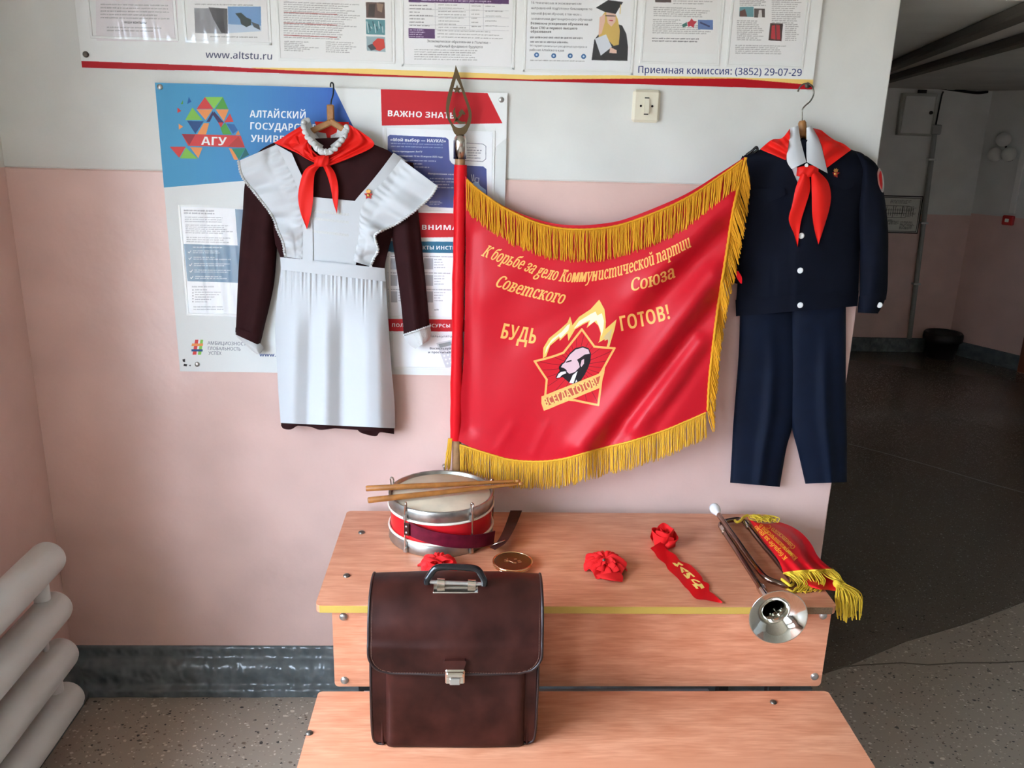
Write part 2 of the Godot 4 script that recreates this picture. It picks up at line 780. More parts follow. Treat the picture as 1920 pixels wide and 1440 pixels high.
func make_materials() -> void:
	var mottle := noise_tex(0.006, 0.93, 3)
	var plaster := noise_tex(0.02, -1.0, 5, 512, 4)
	var wear := noise_tex(0.012, 0.72, 4, 512, 3)
	mat("white_paint", rgb8(226, 226, 219), 0.55, 0, mottle, 0.8)
	mat("pink_paint", rgb8(231, 195, 183), 0.30, 0, mottle, 0.8, plaster, 0.16)
	mat("ceiling_paint", rgb8(200, 198, 188), 0.8, 0, mottle, 0.5)
	mat("slate_paint", rgb8(112, 121, 123), 0.2, 0, wear, 1.5, noise_tex(0.022, -1.0, 2, 512, 21), 0.9)
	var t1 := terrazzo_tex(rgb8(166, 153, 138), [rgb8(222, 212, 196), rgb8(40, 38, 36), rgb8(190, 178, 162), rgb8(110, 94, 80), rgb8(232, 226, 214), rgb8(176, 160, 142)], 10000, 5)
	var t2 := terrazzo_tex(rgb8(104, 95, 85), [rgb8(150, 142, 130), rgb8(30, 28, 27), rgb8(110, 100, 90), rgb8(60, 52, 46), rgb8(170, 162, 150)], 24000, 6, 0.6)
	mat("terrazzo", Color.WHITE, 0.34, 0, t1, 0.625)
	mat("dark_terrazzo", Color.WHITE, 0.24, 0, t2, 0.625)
	mat("joint_filler", rgb8(104, 95, 84), 0.7)
	mat("beech", Color.WHITE, 0.33, 0, grain_tex(), 1.0)
	mat("edge_band", rgb8(192, 160, 74), 0.5)
	mat("chipboard", rgb8(150, 122, 92), 0.9, 0, noise_tex(0.2, 0.6, 2, 256, 5), 6.0)
	mat("steel_frame", rgb8(140, 148, 154), 0.45)
	mat("black_frame", rgb8(32, 32, 34), 0.5)
	mat("zinc", rgb8(190, 190, 186), 0.3, 0.9)
	mat("dark_zinc", rgb8(110, 104, 96), 0.4, 0.85)
	mat("radiator_paint", rgb8(216, 218, 213), 0.35, 0, mottle, 1.2)
	mat("panel_white", rgb8(233, 234, 230), 0.3)
	mat("plastic_ivory", rgb8(222, 216, 194), 0.4)
	mat("hole_black", rgb8(24, 22, 18), 0.9)
	mat("window_frame", rgb8(235, 235, 232), 0.4)
	mat("brown_wool", rgb8(50, 21, 22), 0.85, 0, noise_tex(0.02, 0.86, 3, 256, 31), 3.0)
	mat("white_cotton", rgb8(200, 202, 203), 0.85, 0)
	mat("lace", rgb8(204, 204, 201), 0.9, 0, null, 9.0, noise_tex(0.12, -1.0, 2, 256, 13), 0.12)
	mat("red_silk", rgb8(226, 34, 26), 0.5, 0)
	mat("red_satin", rgb8(214, 20, 30), 0.42, 0)
	mat("rosette_red", rgb8(232, 38, 40), 0.5)
	mat("navy_wool", rgb8(10, 15, 29), 0.85, 0, noise_tex(0.02, 0.85, 3, 256, 41), 3.0)
	mat("navy_trouser", rgb8(10, 20, 39), 0.72, 0, noise_tex(0.02, 0.85, 3, 256, 43), 3.0)
	mat("gold_thread", rgb8(214, 150, 34), 0.6)
	mat("gold_thread_pale", rgb8(222, 168, 52), 0.6)
	mat("gold_thread_light", rgb8(224, 188, 58), 0.55)
	mat("brass_dull", rgb8(92, 76, 50), 0.45, 0.6)
	mat("nickel", rgb8(206, 200, 190), 0.18, 1.0)
	mat("bugle_tube", rgb8(150, 124, 112), 0.14, 1.0)
	mat("chrome", rgb8(214, 212, 204), 0.07, 1.0)
	mat("drum_metal", rgb8(212, 208, 198), 0.36, 0.9, noise_tex(0.02, 0.62, 4, 256, 51), 3.0)
	mat("drum_red", rgb8(206, 26, 34), 0.3)
	mat("drum_head", rgb8(226, 210, 182), 0.55, 0, noise_tex(0.01, 0.86, 4, 256, 52), 3.0)
	mat("drum_ring", rgb8(226, 214, 196), 0.5)
	mat("strap_maroon", rgb8(112, 22, 44), 0.5, 0, wear, 4.0)
	mat("strap_brown", rgb8(74, 36, 30), 0.5, 0, wear, 4.0)
	mat("wood_pole", rgb8(176, 132, 88), 0.45, 0, noise_tex(0.03, 0.75, 3, 256, 61), 4.0)
	mat("wood_hanger", rgb8(176, 122, 66), 0.5, 0, noise_tex(0.03, 0.8, 3, 256, 62), 5.0)
	mat("wood_stick", rgb8(186, 118, 54), 0.45, 0, noise_tex(0.02, 0.68, 4, 256, 63), 4.0)
	mat("leather", rgb8(66, 32, 26), 0.38, 0, noise_tex(0.008, 0.6, 4, 512, 71), 2.2, noise_tex(0.08, -1.0, 3, 256, 72), 0.03)
	mat("leather_dark", rgb8(44, 25, 23), 0.45, 0, wear, 3.0)
	mat("stitching", rgb8(112, 80, 64), 0.8)
	mat("black_plastic", rgb8(20, 20, 22), 0.2)
	mat("compact_gold", rgb8(232, 196, 150), 0.16, 1.0)
	mat("compact_lid", rgb8(86, 50, 26), 0.32, 0.35)
	mat("ivory_button", rgb8(232, 232, 228), 0.4)
	mat("badge_red", rgb8(170, 40, 30), 0.3, 0.2)
	mat("badge_gold", rgb8(214, 168, 92), 0.3, 0.9)
	mat("wire_black", rgb8(34, 36, 36), 0.35, 0.6)
	mat("wire_steel", rgb8(120, 118, 112), 0.25, 0.95)
	mat("mouthpiece_white", rgb8(238, 236, 232), 0.25)
	mat("grey_metal", rgb8(176, 176, 166), 0.5)
	mat("conduit_grey", rgb8(150, 150, 144), 0.5)
	mat("bin_black", rgb8(26, 25, 25), 0.5)
	mat("alarm_red", rgb8(190, 30, 26), 0.4)
	mat("globe_white", rgb8(226, 224, 216), 0.3)
	mat("door_brown", rgb8(120, 62, 34), 0.5)
	mat("dark_grey_brown", rgb8(70, 64, 56), 0.7)
	var film := mat("clear_film", Color(1, 1, 1, 0.03), 0.03)
	film.transparency = BaseMaterial3D.TRANSPARENCY_ALPHA
	film.metallic_specular = 0.4
	for key in ["brown_wool", "navy_wool", "navy_trouser", "white_cotton", "lace", "red_silk", "red_satin", "rosette_red", "gold_thread", "gold_thread_pale", "gold_thread_light", "leather", "strap_maroon", "strap_brown"]:
		mats[key].metallic_specular = 0.28
	var pane := mat("window_glass", Color(1, 1, 1, 0.03), 0.02)
	pane.transparency = BaseMaterial3D.TRANSPARENCY_ALPHA


func printed(key: String, t: Texture2D, rough: float) -> StandardMaterial3D:
	var m := StandardMaterial3D.new()
	m.resource_name = key
	m.albedo_texture = t
	m.roughness = rough
	m.texture_repeat = false
	m.metallic_specular = 0.35
	mats[key] = m
	return m


func block(called: String, key: String, lo: Vector3, hi: Vector3, parent: Node3D, bevel := 0.0) -> MeshInstance3D:
	var st := new_st()
	box(st, (lo + hi) * 0.5, hi - lo, bevel)
	return part(st, called, mats[key], parent)


# ---------- the room ----------
func build_room() -> void:
	var top := 2.95
	var xr := 5.6
	var zn := 5.6
	# floor: light terrazzo by the wall, an older and darker floor in the passage
	var edge := [hy(1569, 1253, 0.0), hy(1700, 1212, 0.0), hy(1867, 1148, 0.0)]
	var dir: Vector3 = (edge[2] - edge[0]).normalized()
	var f := structure("floor")
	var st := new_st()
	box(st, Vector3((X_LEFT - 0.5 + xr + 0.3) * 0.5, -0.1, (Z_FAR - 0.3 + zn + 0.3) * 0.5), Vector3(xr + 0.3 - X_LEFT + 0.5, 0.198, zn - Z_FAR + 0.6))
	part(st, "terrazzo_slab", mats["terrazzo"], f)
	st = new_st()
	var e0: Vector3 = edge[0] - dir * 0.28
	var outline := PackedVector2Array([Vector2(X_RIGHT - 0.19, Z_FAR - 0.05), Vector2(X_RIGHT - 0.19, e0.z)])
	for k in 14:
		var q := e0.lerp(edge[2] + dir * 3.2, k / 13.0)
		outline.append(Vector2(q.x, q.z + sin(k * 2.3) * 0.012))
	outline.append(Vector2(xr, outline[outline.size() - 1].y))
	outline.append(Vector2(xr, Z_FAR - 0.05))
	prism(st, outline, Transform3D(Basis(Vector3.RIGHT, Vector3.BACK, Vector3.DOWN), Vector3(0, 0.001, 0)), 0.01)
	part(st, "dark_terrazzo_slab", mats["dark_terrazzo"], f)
	# a filled crack that wanders across the floor, and a joint farther off
	var crack := []
	for q in [[1570, 1252], [1620, 1247], [1690, 1243], [1740, 1247], [1800, 1243], [1870, 1243], [1960, 1238]]:
		crack.append(hy(q[0], q[1], 0.0))
	strip_on_floor("crack_filler", crack, 0.006, f)
	strip_on_floor("joint_filler", [hy(1590, 832, 0), hy(1660, 850, 0), hy(1760, 878, 0), hy(1850, 905, 0), hy(1960, 935, 0)], 0.012, f)

	# back wall: white above, pink gloss paint below
	var w := structure("wall_back")
	block("upper_wall", "white_paint", Vector3(X_LEFT - 0.4, Y_PAINT, -0.25), Vector3(X_RIGHT, top, 0), w, 0.004)
	block("lower_wall", "pink_paint", Vector3(X_LEFT - 0.4, 0, -0.25), Vector3(X_RIGHT, Y_PAINT, 0), w, 0.004)
	var bb := structure("baseboard_back")
	st = new_st()
	var prof := PackedVector2Array([Vector2(0, 0.0), Vector2(0.082, 0.0), Vector2(0.082, 0.028), Vector2(0.062, 0.036), Vector2(0.058, 0.046), Vector2(0.056, 0.075), Vector2(0.048, 0.098), Vector2(0.032, 0.113), Vector2(0.016, 0.122), Vector2(0.01, 0.152), Vector2(0.003, 0.160), Vector2(0, 0.160)])
	# z, y profile swept along x
	skirting(st, prof, Vector3(X_LEFT, 0, 0), Vector3(X_RIGHT, 0, 0), Vector3.BACK)
	part(st, "coved_skirting", mats["slate_paint"], bb)

	# left wall with a window and one added for fill; the nearer edge of the first stands clear of the corner
	var lw := structure("wall_left")
	var z0 := 1.05
	var z1 := 3.05
	var z2 := 3.65
	var z3 := 5.3
	var sill := 0.82
	var head := 2.5
	var xo := X_LEFT - 0.42
	var spans := [[0.0, z0, 0.0, top], [z1, z2, 0.0, top], [z3, zn, 0.0, top], [z0, z1, 0.0, sill], [z0, z1, head, top], [z2, z3, 0.0, sill], [z2, z3, head, top]]
	for s in spans:
		var lo_y: float = s[2]
		var hi_y: float = s[3]
		if lo_y < Y_PAINT:
			block("lower_wall", "pink_paint", Vector3(xo, lo_y, s[0]), Vector3(X_LEFT, minf(hi_y, Y_PAINT), s[1]), lw)
		if hi_y > Y_PAINT:
			block("upper_wall", "white_paint", Vector3(xo, maxf(lo_y, Y_PAINT), s[0]), Vector3(X_LEFT, hi_y, s[1]), lw)
	var bl := structure("baseboard_left")
	st = new_st()
	skirting(st, prof, Vector3(X_LEFT, 0, 0), Vector3(X_LEFT, 0, zn), Vector3.RIGHT)
	part(st, "coved_skirting", mats["slate_paint"], bl)
	window("window_1", z0, z1, sill, head)
	window("window_2", z2, z3, sill, head)  # unseen second window, added to give fill light

	# the passage on the right: lower ceiling, far wall, a wall that runs off at an angle
	var c := structure("ceiling")
	block("room_ceiling", "ceiling_paint", Vector3(X_LEFT - 0.5, top, -0.25), Vector3(xr + 0.3, top + 0.15, zn + 0.3), c)
	block("passage_ceiling", "ceiling_paint", Vector3(X_RIGHT - 0.3, 2.404, -3.2), Vector3(xr + 0.3, 2.6, -0.05), c)
	block("passage_ceiling", "ceiling_paint", Vector3(X_RIGHT - 0.3, 2.418, Z_FAR - 0.3), Vector3(xr + 0.3, 2.6, -3.215), c)
	block("lintel", "white_paint", Vector3(X_RIGHT, 2.41, -0.25), Vector3(xr + 0.3, top, -0.02), c)
	var t1 := structure("trim_1")
	for pair in [[hy(1700, 106, 2.404), hy(1930, 6, 2.404)], [hy(1690, 136, 2.404), hy(1930, 62, 2.404)]]:
		st = new_st()
		var a: Vector3 = pair[0]
		var b: Vector3 = pair[1]
		var d := (b - a).normalized()
		box(st, (a + b) * 0.5 + Vector3(0, -0.02, 0), Vector3(0.07, 0.04, a.distance_to(b) + 1.2), 0.008, Basis(Vector3.UP.cross(d), Vector3.UP, d))
		part(st, "dark_ceiling_strip", mats["dark_grey_brown"], t1)  # dark grey-brown strips along the passage ceiling
	var fw := structure("wall_far")
	var split := wz(1740, 402, Z_FAR).y
	block("upper_wall", "white_paint", Vector3(X_RIGHT - 0.3, split, Z_FAR - 0.2), Vector3(xr, 2.6, Z_FAR), fw)
	block("lower_wall", "pink_paint", Vector3(X_RIGHT - 0.3, 0, Z_FAR - 0.2), Vector3(xr, split, Z_FAR + 0.0008), fw)
	var bf := structure("baseboard_far")
	block("skirting", "slate_paint", Vector3(X_RIGHT, 0.0, Z_FAR), Vector3(4.42, 0.14, Z_FAR + 0.02), bf, 0.004)
	var pl := structure("wall_passage")
	block("upper_wall", "white_paint", Vector3(X_RIGHT - 0.2, split, Z_FAR), Vector3(X_RIGHT - 0.002, 2.6, -0.25), pl)
	block("lower_wall", "pink_paint", Vector3(X_RIGHT - 0.2, 0, Z_FAR), Vector3(X_RIGHT - 0.002, split, -0.25), pl)
	# angled wall
	var a0 := Vector3(4.30, 0, Z_FAR)
	var a1 := Vector3(4.30 + 0.36 * 3.4, 0, Z_FAR + 0.70 * 3.4)
	var d1 := (a1 - a0).normalized()
	var bs := Basis(Vector3.UP.cross(d1), Vector3.UP, d1)
	var aw := structure("wall_right")
	var length := a0.distance_to(a1)
	var nrm := -bs.x
	var split2 := split + 0.02
	st = new_st()
	box(st, (a0 + a1) * 0.5 - nrm * 0.1 + Vector3(0, (split2 + 2.6) * 0.5, 0), Vector3(0.2, 2.6 - split2, length), 0.0, bs)
	part(st, "upper_wall", mats["white_paint"], aw)
	st = new_st()
	box(st, (a0 + a1) * 0.5 - nrm * 0.0992 + Vector3(0, split2 * 0.5, 0), Vector3(0.2, split2, length), 0.0, bs)
	part(st, "lower_wall", mats["pink_paint"], aw)
	block("straight_wall", "white_paint", Vector3(a1.x, 0, a1.z - 0.1), Vector3(a1.x + 0.2, 2.95, zn), aw)
	var br := structure("baseboard_right")
	st = new_st()
	box(st, (a0 + a1) * 0.5 + nrm * 0.01 + Vector3(0, 0.07, 0), Vector3(0.02, 0.14, length), 0.004, bs)
	part(st, "skirting", mats["slate_paint"], br)
	var nw := structure("wall_front")
	block("upper_wall", "white_paint", Vector3(X_LEFT - 0.4, Y_PAINT, zn), Vector3(xr + 0.3, top, zn + 0.2), nw)
	block("lower_wall", "pink_paint", Vector3(X_LEFT - 0.4, 0, zn), Vector3(xr + 0.3, Y_PAINT, zn + 0.2), nw)


func skirting(st: SurfaceTool, prof: PackedVector2Array, a: Vector3, b: Vector3, out: Vector3) -> void:
	# a coved profile (distance from the wall, height) drawn along the foot of a wall, uneven from many coats of paint
	var foot := dense([prof[1], prof[2]], 3)
	var cove := dense(Array(prof.slice(2, prof.size())), 26)
	st.set_smooth_group(1)
	var n := 160
	var at := func(p: Vector2, k: int) -> Vector3:
		var t := float(k) / n
		var lump := (sin(t * 61.0 + p.y * 40.0) + sin(t * 137.0 - p.y * 70.0) + sin(t * 233.0 + p.y * 25.0)) * 0.0009 * clampf(p.x / 0.03, 0.0, 1.0)
		return a.lerp(b, t) + out * (p.x + lump) + Vector3.UP * p.y
	for line: PackedVector2Array in [foot, cove]:
		for j in line.size() - 1:
			for k in n:
				var nrm := line[j + 1] - line[j]
				quad(st, at.call(line[j], k), at.call(line[j], k + 1), at.call(line[j + 1], k + 1), at.call(line[j + 1], k), out * absf(nrm.y) + Vector3.UP * absf(nrm.x) + out * 0.01)
	st.set_smooth_group(-1)
	for e: Vector3 in [a, b]:
		var cap := (e - (a + b) * 0.5).normalized()
		for j in range(1, prof.size() - 1):
			var p: Vector3 = e
			tri(st, p, e + out * prof[j].x + Vector3.UP * prof[j].y, e + out * prof[j + 1].x + Vector3.UP * prof[j + 1].y, cap)


func strip_on_floor(called: String, pts: Array, width: float, parent: Node3D) -> void:
	var st := new_st()
	st.set_smooth_group(-1)
	var y := 0.0016
	var rows := []
	for k in pts.size():
		var d: Vector3 = (pts[mini(k + 1, pts.size() - 1)] - pts[maxi(k - 1, 0)]).normalized()
		var n := d.cross(Vector3.UP) * width * 0.5
		rows.append([pts[k] + n, pts[k] - n])
	for k in pts.size() - 1:
		var up := Vector3(0, y, 0)
		quad(st, rows[k][0] + up, rows[k + 1][0] + up, rows[k + 1][1] + up, rows[k][1] + up, Vector3.UP)
		quad(st, rows[k][0], rows[k + 1][0], rows[k + 1][0] + up, rows[k][0] + up, rows[k][0] - rows[k][1])
		quad(st, rows[k][1], rows[k + 1][1], rows[k + 1][1] + up, rows[k][1] + up, rows[k][1] - rows[k][0])
	part(st, called, mats["joint_filler"], parent)


func window(called: String, z0: float, z1: float, y0: float, y1: float) -> void:
	var o := structure(called)
	var x := X_LEFT - 0.33
	var t := 0.06
	block("frame", "window_frame", Vector3(x - 0.03, y0, z0), Vector3(x + 0.03, y0 + t, z1), o, 0.004)
	block("frame", "window_frame", Vector3(x - 0.03, y1 - t, z0), Vector3(x + 0.03, y1, z1), o, 0.004)
	var n := 3
	for k in n + 1:
		var zc := lerpf(z0 + t * 0.5, z1 - t * 0.5, float(k) / n)
		block("frame", "window_frame", Vector3(x - 0.03, y0 + t, zc - t * 0.5), Vector3(x + 0.03, y1 - t, zc + t * 0.5), o, 0.004)
	for k in n:
		var za := lerpf(z0 + t * 0.5, z1 - t * 0.5, float(k) / n) + t * 0.5
		var zb := lerpf(z0 + t * 0.5, z1 - t * 0.5, float(k + 1) / n) - t * 0.5
		var st := new_st()
		st.set_smooth_group(-1)
		quad(st, Vector3(x, y0 + t, za), Vector3(x, y1 - t, za), Vector3(x, y1 - t, zb), Vector3(x, y0 + t, zb), Vector3.RIGHT)
		part(st, "pane", mats["window_glass"], o)
	block("sill", "window_frame", Vector3(x + 0.03, y0 - 0.03, z0 - 0.05), Vector3(X_LEFT + 0.06, y0 + 0.012, z1 + 0.05), o, 0.006)


# ---------- small fixtures far down the passage ----------
func build_corridor_things() -> void:
	var zf := Z_FAR + 0.001
	var o := thing("electrical_cabinet", "pale metal electrical cabinet high on the far passage wall", "cabinet")
	var a := wz(1689, 174, zf)
	var b := wz(1733, 255, zf)
	block("body", "grey_metal", Vector3(a.x, b.y, zf), Vector3(b.x + 0.04, a.y, zf + 0.05), o, 0.006)
	block("door", "white_paint", Vector3(a.x + 0.025, b.y + 0.02, zf + 0.05), Vector3(b.x + 0.02, a.y - 0.025, zf + 0.06), o, 0.003)
	var st := new_st()
	lathe(st, [Vector2(0.0, 0.02), Vector2(0.014, 0.018), Vector2(0.016, 0.0)].duplicate(), 12, Transform3D(Basis(Vector3.RIGHT, Vector3.BACK, Vector3.DOWN), Vector3(b.x - 0.005, lerpf(a.y, b.y, 0.45), zf + 0.06)))
	part(st, "lock", mats["hole_black"], o, "black round lock")
	block("cable_entry", "hole_black", Vector3(lerpf(a.x, b.x, 0.55), a.y, zf), Vector3(lerpf(a.x, b.x, 0.8), a.y + 0.03, zf + 0.03), o)

	o = thing("conduit_pipe", "grey conduit running up the far passage wall to a junction box", "conduit")
	a = wz(1752, 250, zf + 0.02)
	b = wz(1701, 655, zf + 0.02)
	st = new_st()
	tube(st, PackedVector3Array([Vector3(b.x, 0.14, zf + 0.025), Vector3(a.x, a.y, zf + 0.025)]), 0.022, 12)
	part(st, "pipe", mats["conduit_grey"], o)
	block("junction_box", "conduit_grey", a + Vector3(-0.045, -0.01, -0.02), a + Vector3(0.045, 0.075, 0.035), o, 0.008)
	for f in [0.12, 0.42, 0.72]:
		var p := Vector3(a.x, a.y, zf).lerp(Vector3(b.x, 0.14, zf), f)
		block("clip", "zinc", p + Vector3(-0.034, -0.008, 0), p + Vector3(0.034, 0.008, 0.05), o)
	st = new_st()
	tube(st, smooth3(PackedVector3Array([a + Vector3(0.0, 0.07, 0), a + Vector3(0.01, 0.3, 0), Vector3(a.x + 0.02, 2.40, zf + 0.02)])), 0.007, 6)
	part(st, "cable", mats["hole_black"], o)

	o = thing("ceiling_cable", "dark cable strung along the top of the far passage wall", "cable")
	st = new_st()
	var pts := PackedVector3Array()
	for q in [[1660, 158], [1700, 161], [1745, 163], [1785, 168], [1830, 174], [1852, 172]]:
		pts.append(wz(q[0], q[1], zf + 0.02))
	tube(st, smooth3(pts), 0.012, 8)
	part(st, "cable", mats["hole_black"], o)
	st = new_st()
	tube(st, PackedVector3Array([wz(1662, 154, zf + 0.015), wz(1775, 161, zf + 0.015)]), 0.010, 8)
	part(st, "second_cable", mats["grey_metal"], o, "grey cable")

	var sd := wz(1783, 161, zf + 0.03)
	o = thing("smoke_detector", "small pale smoke detector at the top of the far passage wall", "detector")
	block("base", "globe_white", sd + Vector3(-0.06, -0.02, -0.03), sd + Vector3(0.06, 0.03, 0.01), o, 0.008)
	block("sensor", "grey_metal", sd + Vector3(-0.035, -0.035, -0.02), sd + Vector3(0.035, -0.02, 0.03), o, 0.006)

	# evacuation plan
	a = wz(1652, 368, zf)
	b = wz(1718, 436, zf)
	var pr := Print.new(512, 512, rgb8(214, 212, 202), func(p: Vector2) -> Vector2: return p)
	var ink := rgb8(52, 52, 50)
	pr.outline([14, 14, 498, 14, 498, 498, 14, 498], 8, ink)
	var r := RandomNumberGenerator.new()
	r.seed = 3
	pr.rows(120, 40, 420, 100, 3, 9, ink, 0.0, 0.3)
	for k in 14:
		var x := 60.0 + k * 28.0
		pr.stroke(Vector2(x, 130 + r.randf() * 40), Vector2(x, 250 + r.randf() * 50), 5, ink)
	for y in [130, 190, 240, 300]:
		pr.stroke(Vector2(60, y), Vector2(310 + r.randf() * 100, y), 5, ink)
	pr.outline([170, 130, 290, 130, 290, 235, 170, 235], 6, ink)
	pr.rows(330, 130, 470, 290, 9, 8, ink, 0.0, 0.5)
	pr.rows(60, 330, 300, 400, 5, 10, ink, 0.0, 0.5)
	pr.rows(280, 350, 470, 470, 7, 11, ink, 0.0, 0.3)
	o = thing("evacuation_plan", "framed black and white evacuation plan on the far passage wall", "plan")
	block("frame", "hole_black", Vector3(a.x - 0.01, b.y - 0.01, zf), Vector3(b.x + 0.01, a.y + 0.01, zf + 0.008), o)
	st = new_st()
	card(st, Vector3(a.x, b.y, zf + 0.009), Vector3(b.x, a.y, zf + 0.011))
	part(st, "sheet", printed("plan_print", pr.done(), 0.5), o)

	# waste bin: a tapered tub with a bag turned over its rim
	var bin := hy(1757, 668, 0.0)
	bin.z = maxf(bin.z, Z_FAR + 0.2)
	o = thing("waste_bin", "black waste bin with a bag folded over its rim in the passage corner", "bin")
	st = new_st()
	lathe(st, [Vector2(0, 0), Vector2(0.125, 0), Vector2(0.13, 0.01), Vector2(0.155, 0.2), Vector2(0.16, 0.2), Vector2(0.16, 0.215), Vector2(0.15, 0.215), Vector2(0.12, 0.015), Vector2(0, 0.015)], 28, Transform3D(Basis.IDENTITY, bin))
	part(st, "tub", mats["bin_black"], o)
	st = new_st()
	var ring := []
	for k in 3:
		ring.append(0.165 + 0.01 * k)
	var prof2 := [Vector2(0.158, 0.16), Vector2(0.172, 0.17), Vector2(0.176, 0.2), Vector2(0.172, 0.235), Vector2(0.16, 0.25), Vector2(0.145, 0.235), Vector2(0.12, 0.1)]
	lathe(st, prof2, 28, Transform3D(Basis.IDENTITY, bin))
	part(st, "bag", mats["bin_black"], o)

	# things on the angled wall
	var d := Vector3(0.36, 0, 0.70).normalized()
	var n := Vector3(-d.z, 0, d.x)
	var base := Vector3(4.30, 0, Z_FAR)
	var hit := func(x: float, y: float) -> Vector3:
		var q := ray(Vector2(x, y))
		return EYE + q * ((base - EYE).dot(n) / q.dot(n))
	o = thing("globe_wall_lamp", "unlit wall lamp with three white glass globes in the passage", "lamp")
	var c0: Vector3 = hit.call(1893, 290)
	st = new_st()
	lathe(st, [Vector2(0, 0.03), Vector2(0.05, 0.028), Vector2(0.06, 0)], 20, Transform3D(Basis(d, n, d.cross(n)), c0))
	part(st, "back_plate", mats["dark_grey_brown"], o)
	for q in [[1893, 262], [1877, 290], [1903, 289]]:
		var p: Vector3 = hit.call(q[0], q[1]) + n * 0.09
		st = new_st()
		tube(st, smooth3(PackedVector3Array([c0 + n * 0.02, (c0 + p) * 0.5 + n * 0.01, p - n * 0.05])), 0.008, 8)
		part(st, "arm", mats["dark_grey_brown"], o)
		st = new_st()
		var sp := []
		for k in 13:
			var t := -PI / 2 + PI * k / 12
			sp.append(Vector2(0.062 * cos(t), 0.062 * sin(t)))
		sp[0].x = 0.0
		sp[12].x = 0.0
		lathe(st, sp, 20, Transform3D(Basis.IDENTITY, p))
		part(st, "globe", mats["globe_white"], o)
	o = thing("fire_alarm_point", "small square red fire alarm button box in the passage", "alarm")
	c0 = hit.call(1893, 413)
	st = new_st()
	box(st, c0 + n * 0.02, Vector3(0.10, 0.085, 0.04), 0.008, Basis(d, Vector3.UP, n * -1.0 if d.cross(Vector3.UP).dot(n) < 0 else n))
	part(st, "housing", mats["alarm_red"], o)
	st = new_st()
	box(st, c0 + n * 0.043, Vector3(0.035, 0.03, 0.008), 0.003, Basis(d, Vector3.UP, d.cross(Vector3.UP)))
	part(st, "button", mats["globe_white"], o, "pale press button")
	o = thing("cable_duct", "pale vertical cable duct above the red alarm box", "duct")
	c0 = hit.call(1899, 400)
	st = new_st()
	box(st, Vector3(c0.x, (c0.y + 2.404) * 0.5, c0.z) + n * 0.012, Vector3(0.05, 2.404 - c0.y, 0.024), 0.004, Basis(d, Vector3.UP, d.cross(Vector3.UP)))
	part(st, "duct", mats["globe_white"], o)
	var dr := structure("door_1")
	c0 = hit.call(1912, 690)
	c0.y = 0.0
	st = new_st()
	box(st, c0 + d * 0.06 + n * 0.03 + Vector3(0, split_height() * 0.5, 0), Vector3(0.10, split_height(), 0.06), 0.006, Basis(d, Vector3.UP, d.cross(Vector3.UP)))
	part(st, "door_post", mats["door_brown"], dr)
	st = new_st()
	box(st, c0 + d * 0.56 + n * 0.015 + Vector3(0, 1.0, 0), Vector3(0.9, 2.0, 0.03), 0.004, Basis(d, Vector3.UP, d.cross(Vector3.UP)))
	part(st, "door_leaf", mats["door_brown"], dr)


func split_height() -> float:
	return 1.26


func card(st: SurfaceTool, lo: Vector3, hi: Vector3, uv := Rect2(0, 0, 1, 1)) -> void:
	# a thin upright sheet facing the room, its print upright
	st.set_smooth_group(-1)
	var a := Vector3(lo.x, hi.y, hi.z)
	var b := hi
	var c := Vector3(hi.x, lo.y, hi.z)
	var d := Vector3(lo.x, lo.y, hi.z)
	var p := uv.position
	var q := uv.end
	tri(st, a, b, c, Vector3.BACK, p, Vector2(q.x, p.y), q)
	tri(st, a, c, d, Vector3.BACK, p, q, Vector2(p.x, q.y))
	var back := Vector3(0, 0, lo.z - hi.z)
	for e in [[a, b, Vector3.UP], [b, c, Vector3.RIGHT], [c, d, Vector3.DOWN], [d, a, Vector3.LEFT]]:
		quad(st, e[0], e[1], e[1] + back, e[0] + back, e[2])
	quad(st, a + back, b + back, c + back, d + back, Vector3.FORWARD)


# ---------- printed boards ----------
func screw(at: Vector3, r: float, parent: Node3D, key := "zinc") -> void:
	var st := new_st()
	lathe(st, [Vector2(r, 0.0), Vector2(r * 0.95, r * 0.35), Vector2(r * 0.6, r * 0.6), Vector2(0, r * 0.68)], 14, Transform3D(Basis(Vector3.RIGHT, Vector3.BACK, Vector3.DOWN), at))
	part(st, "screw", mats[key], parent)


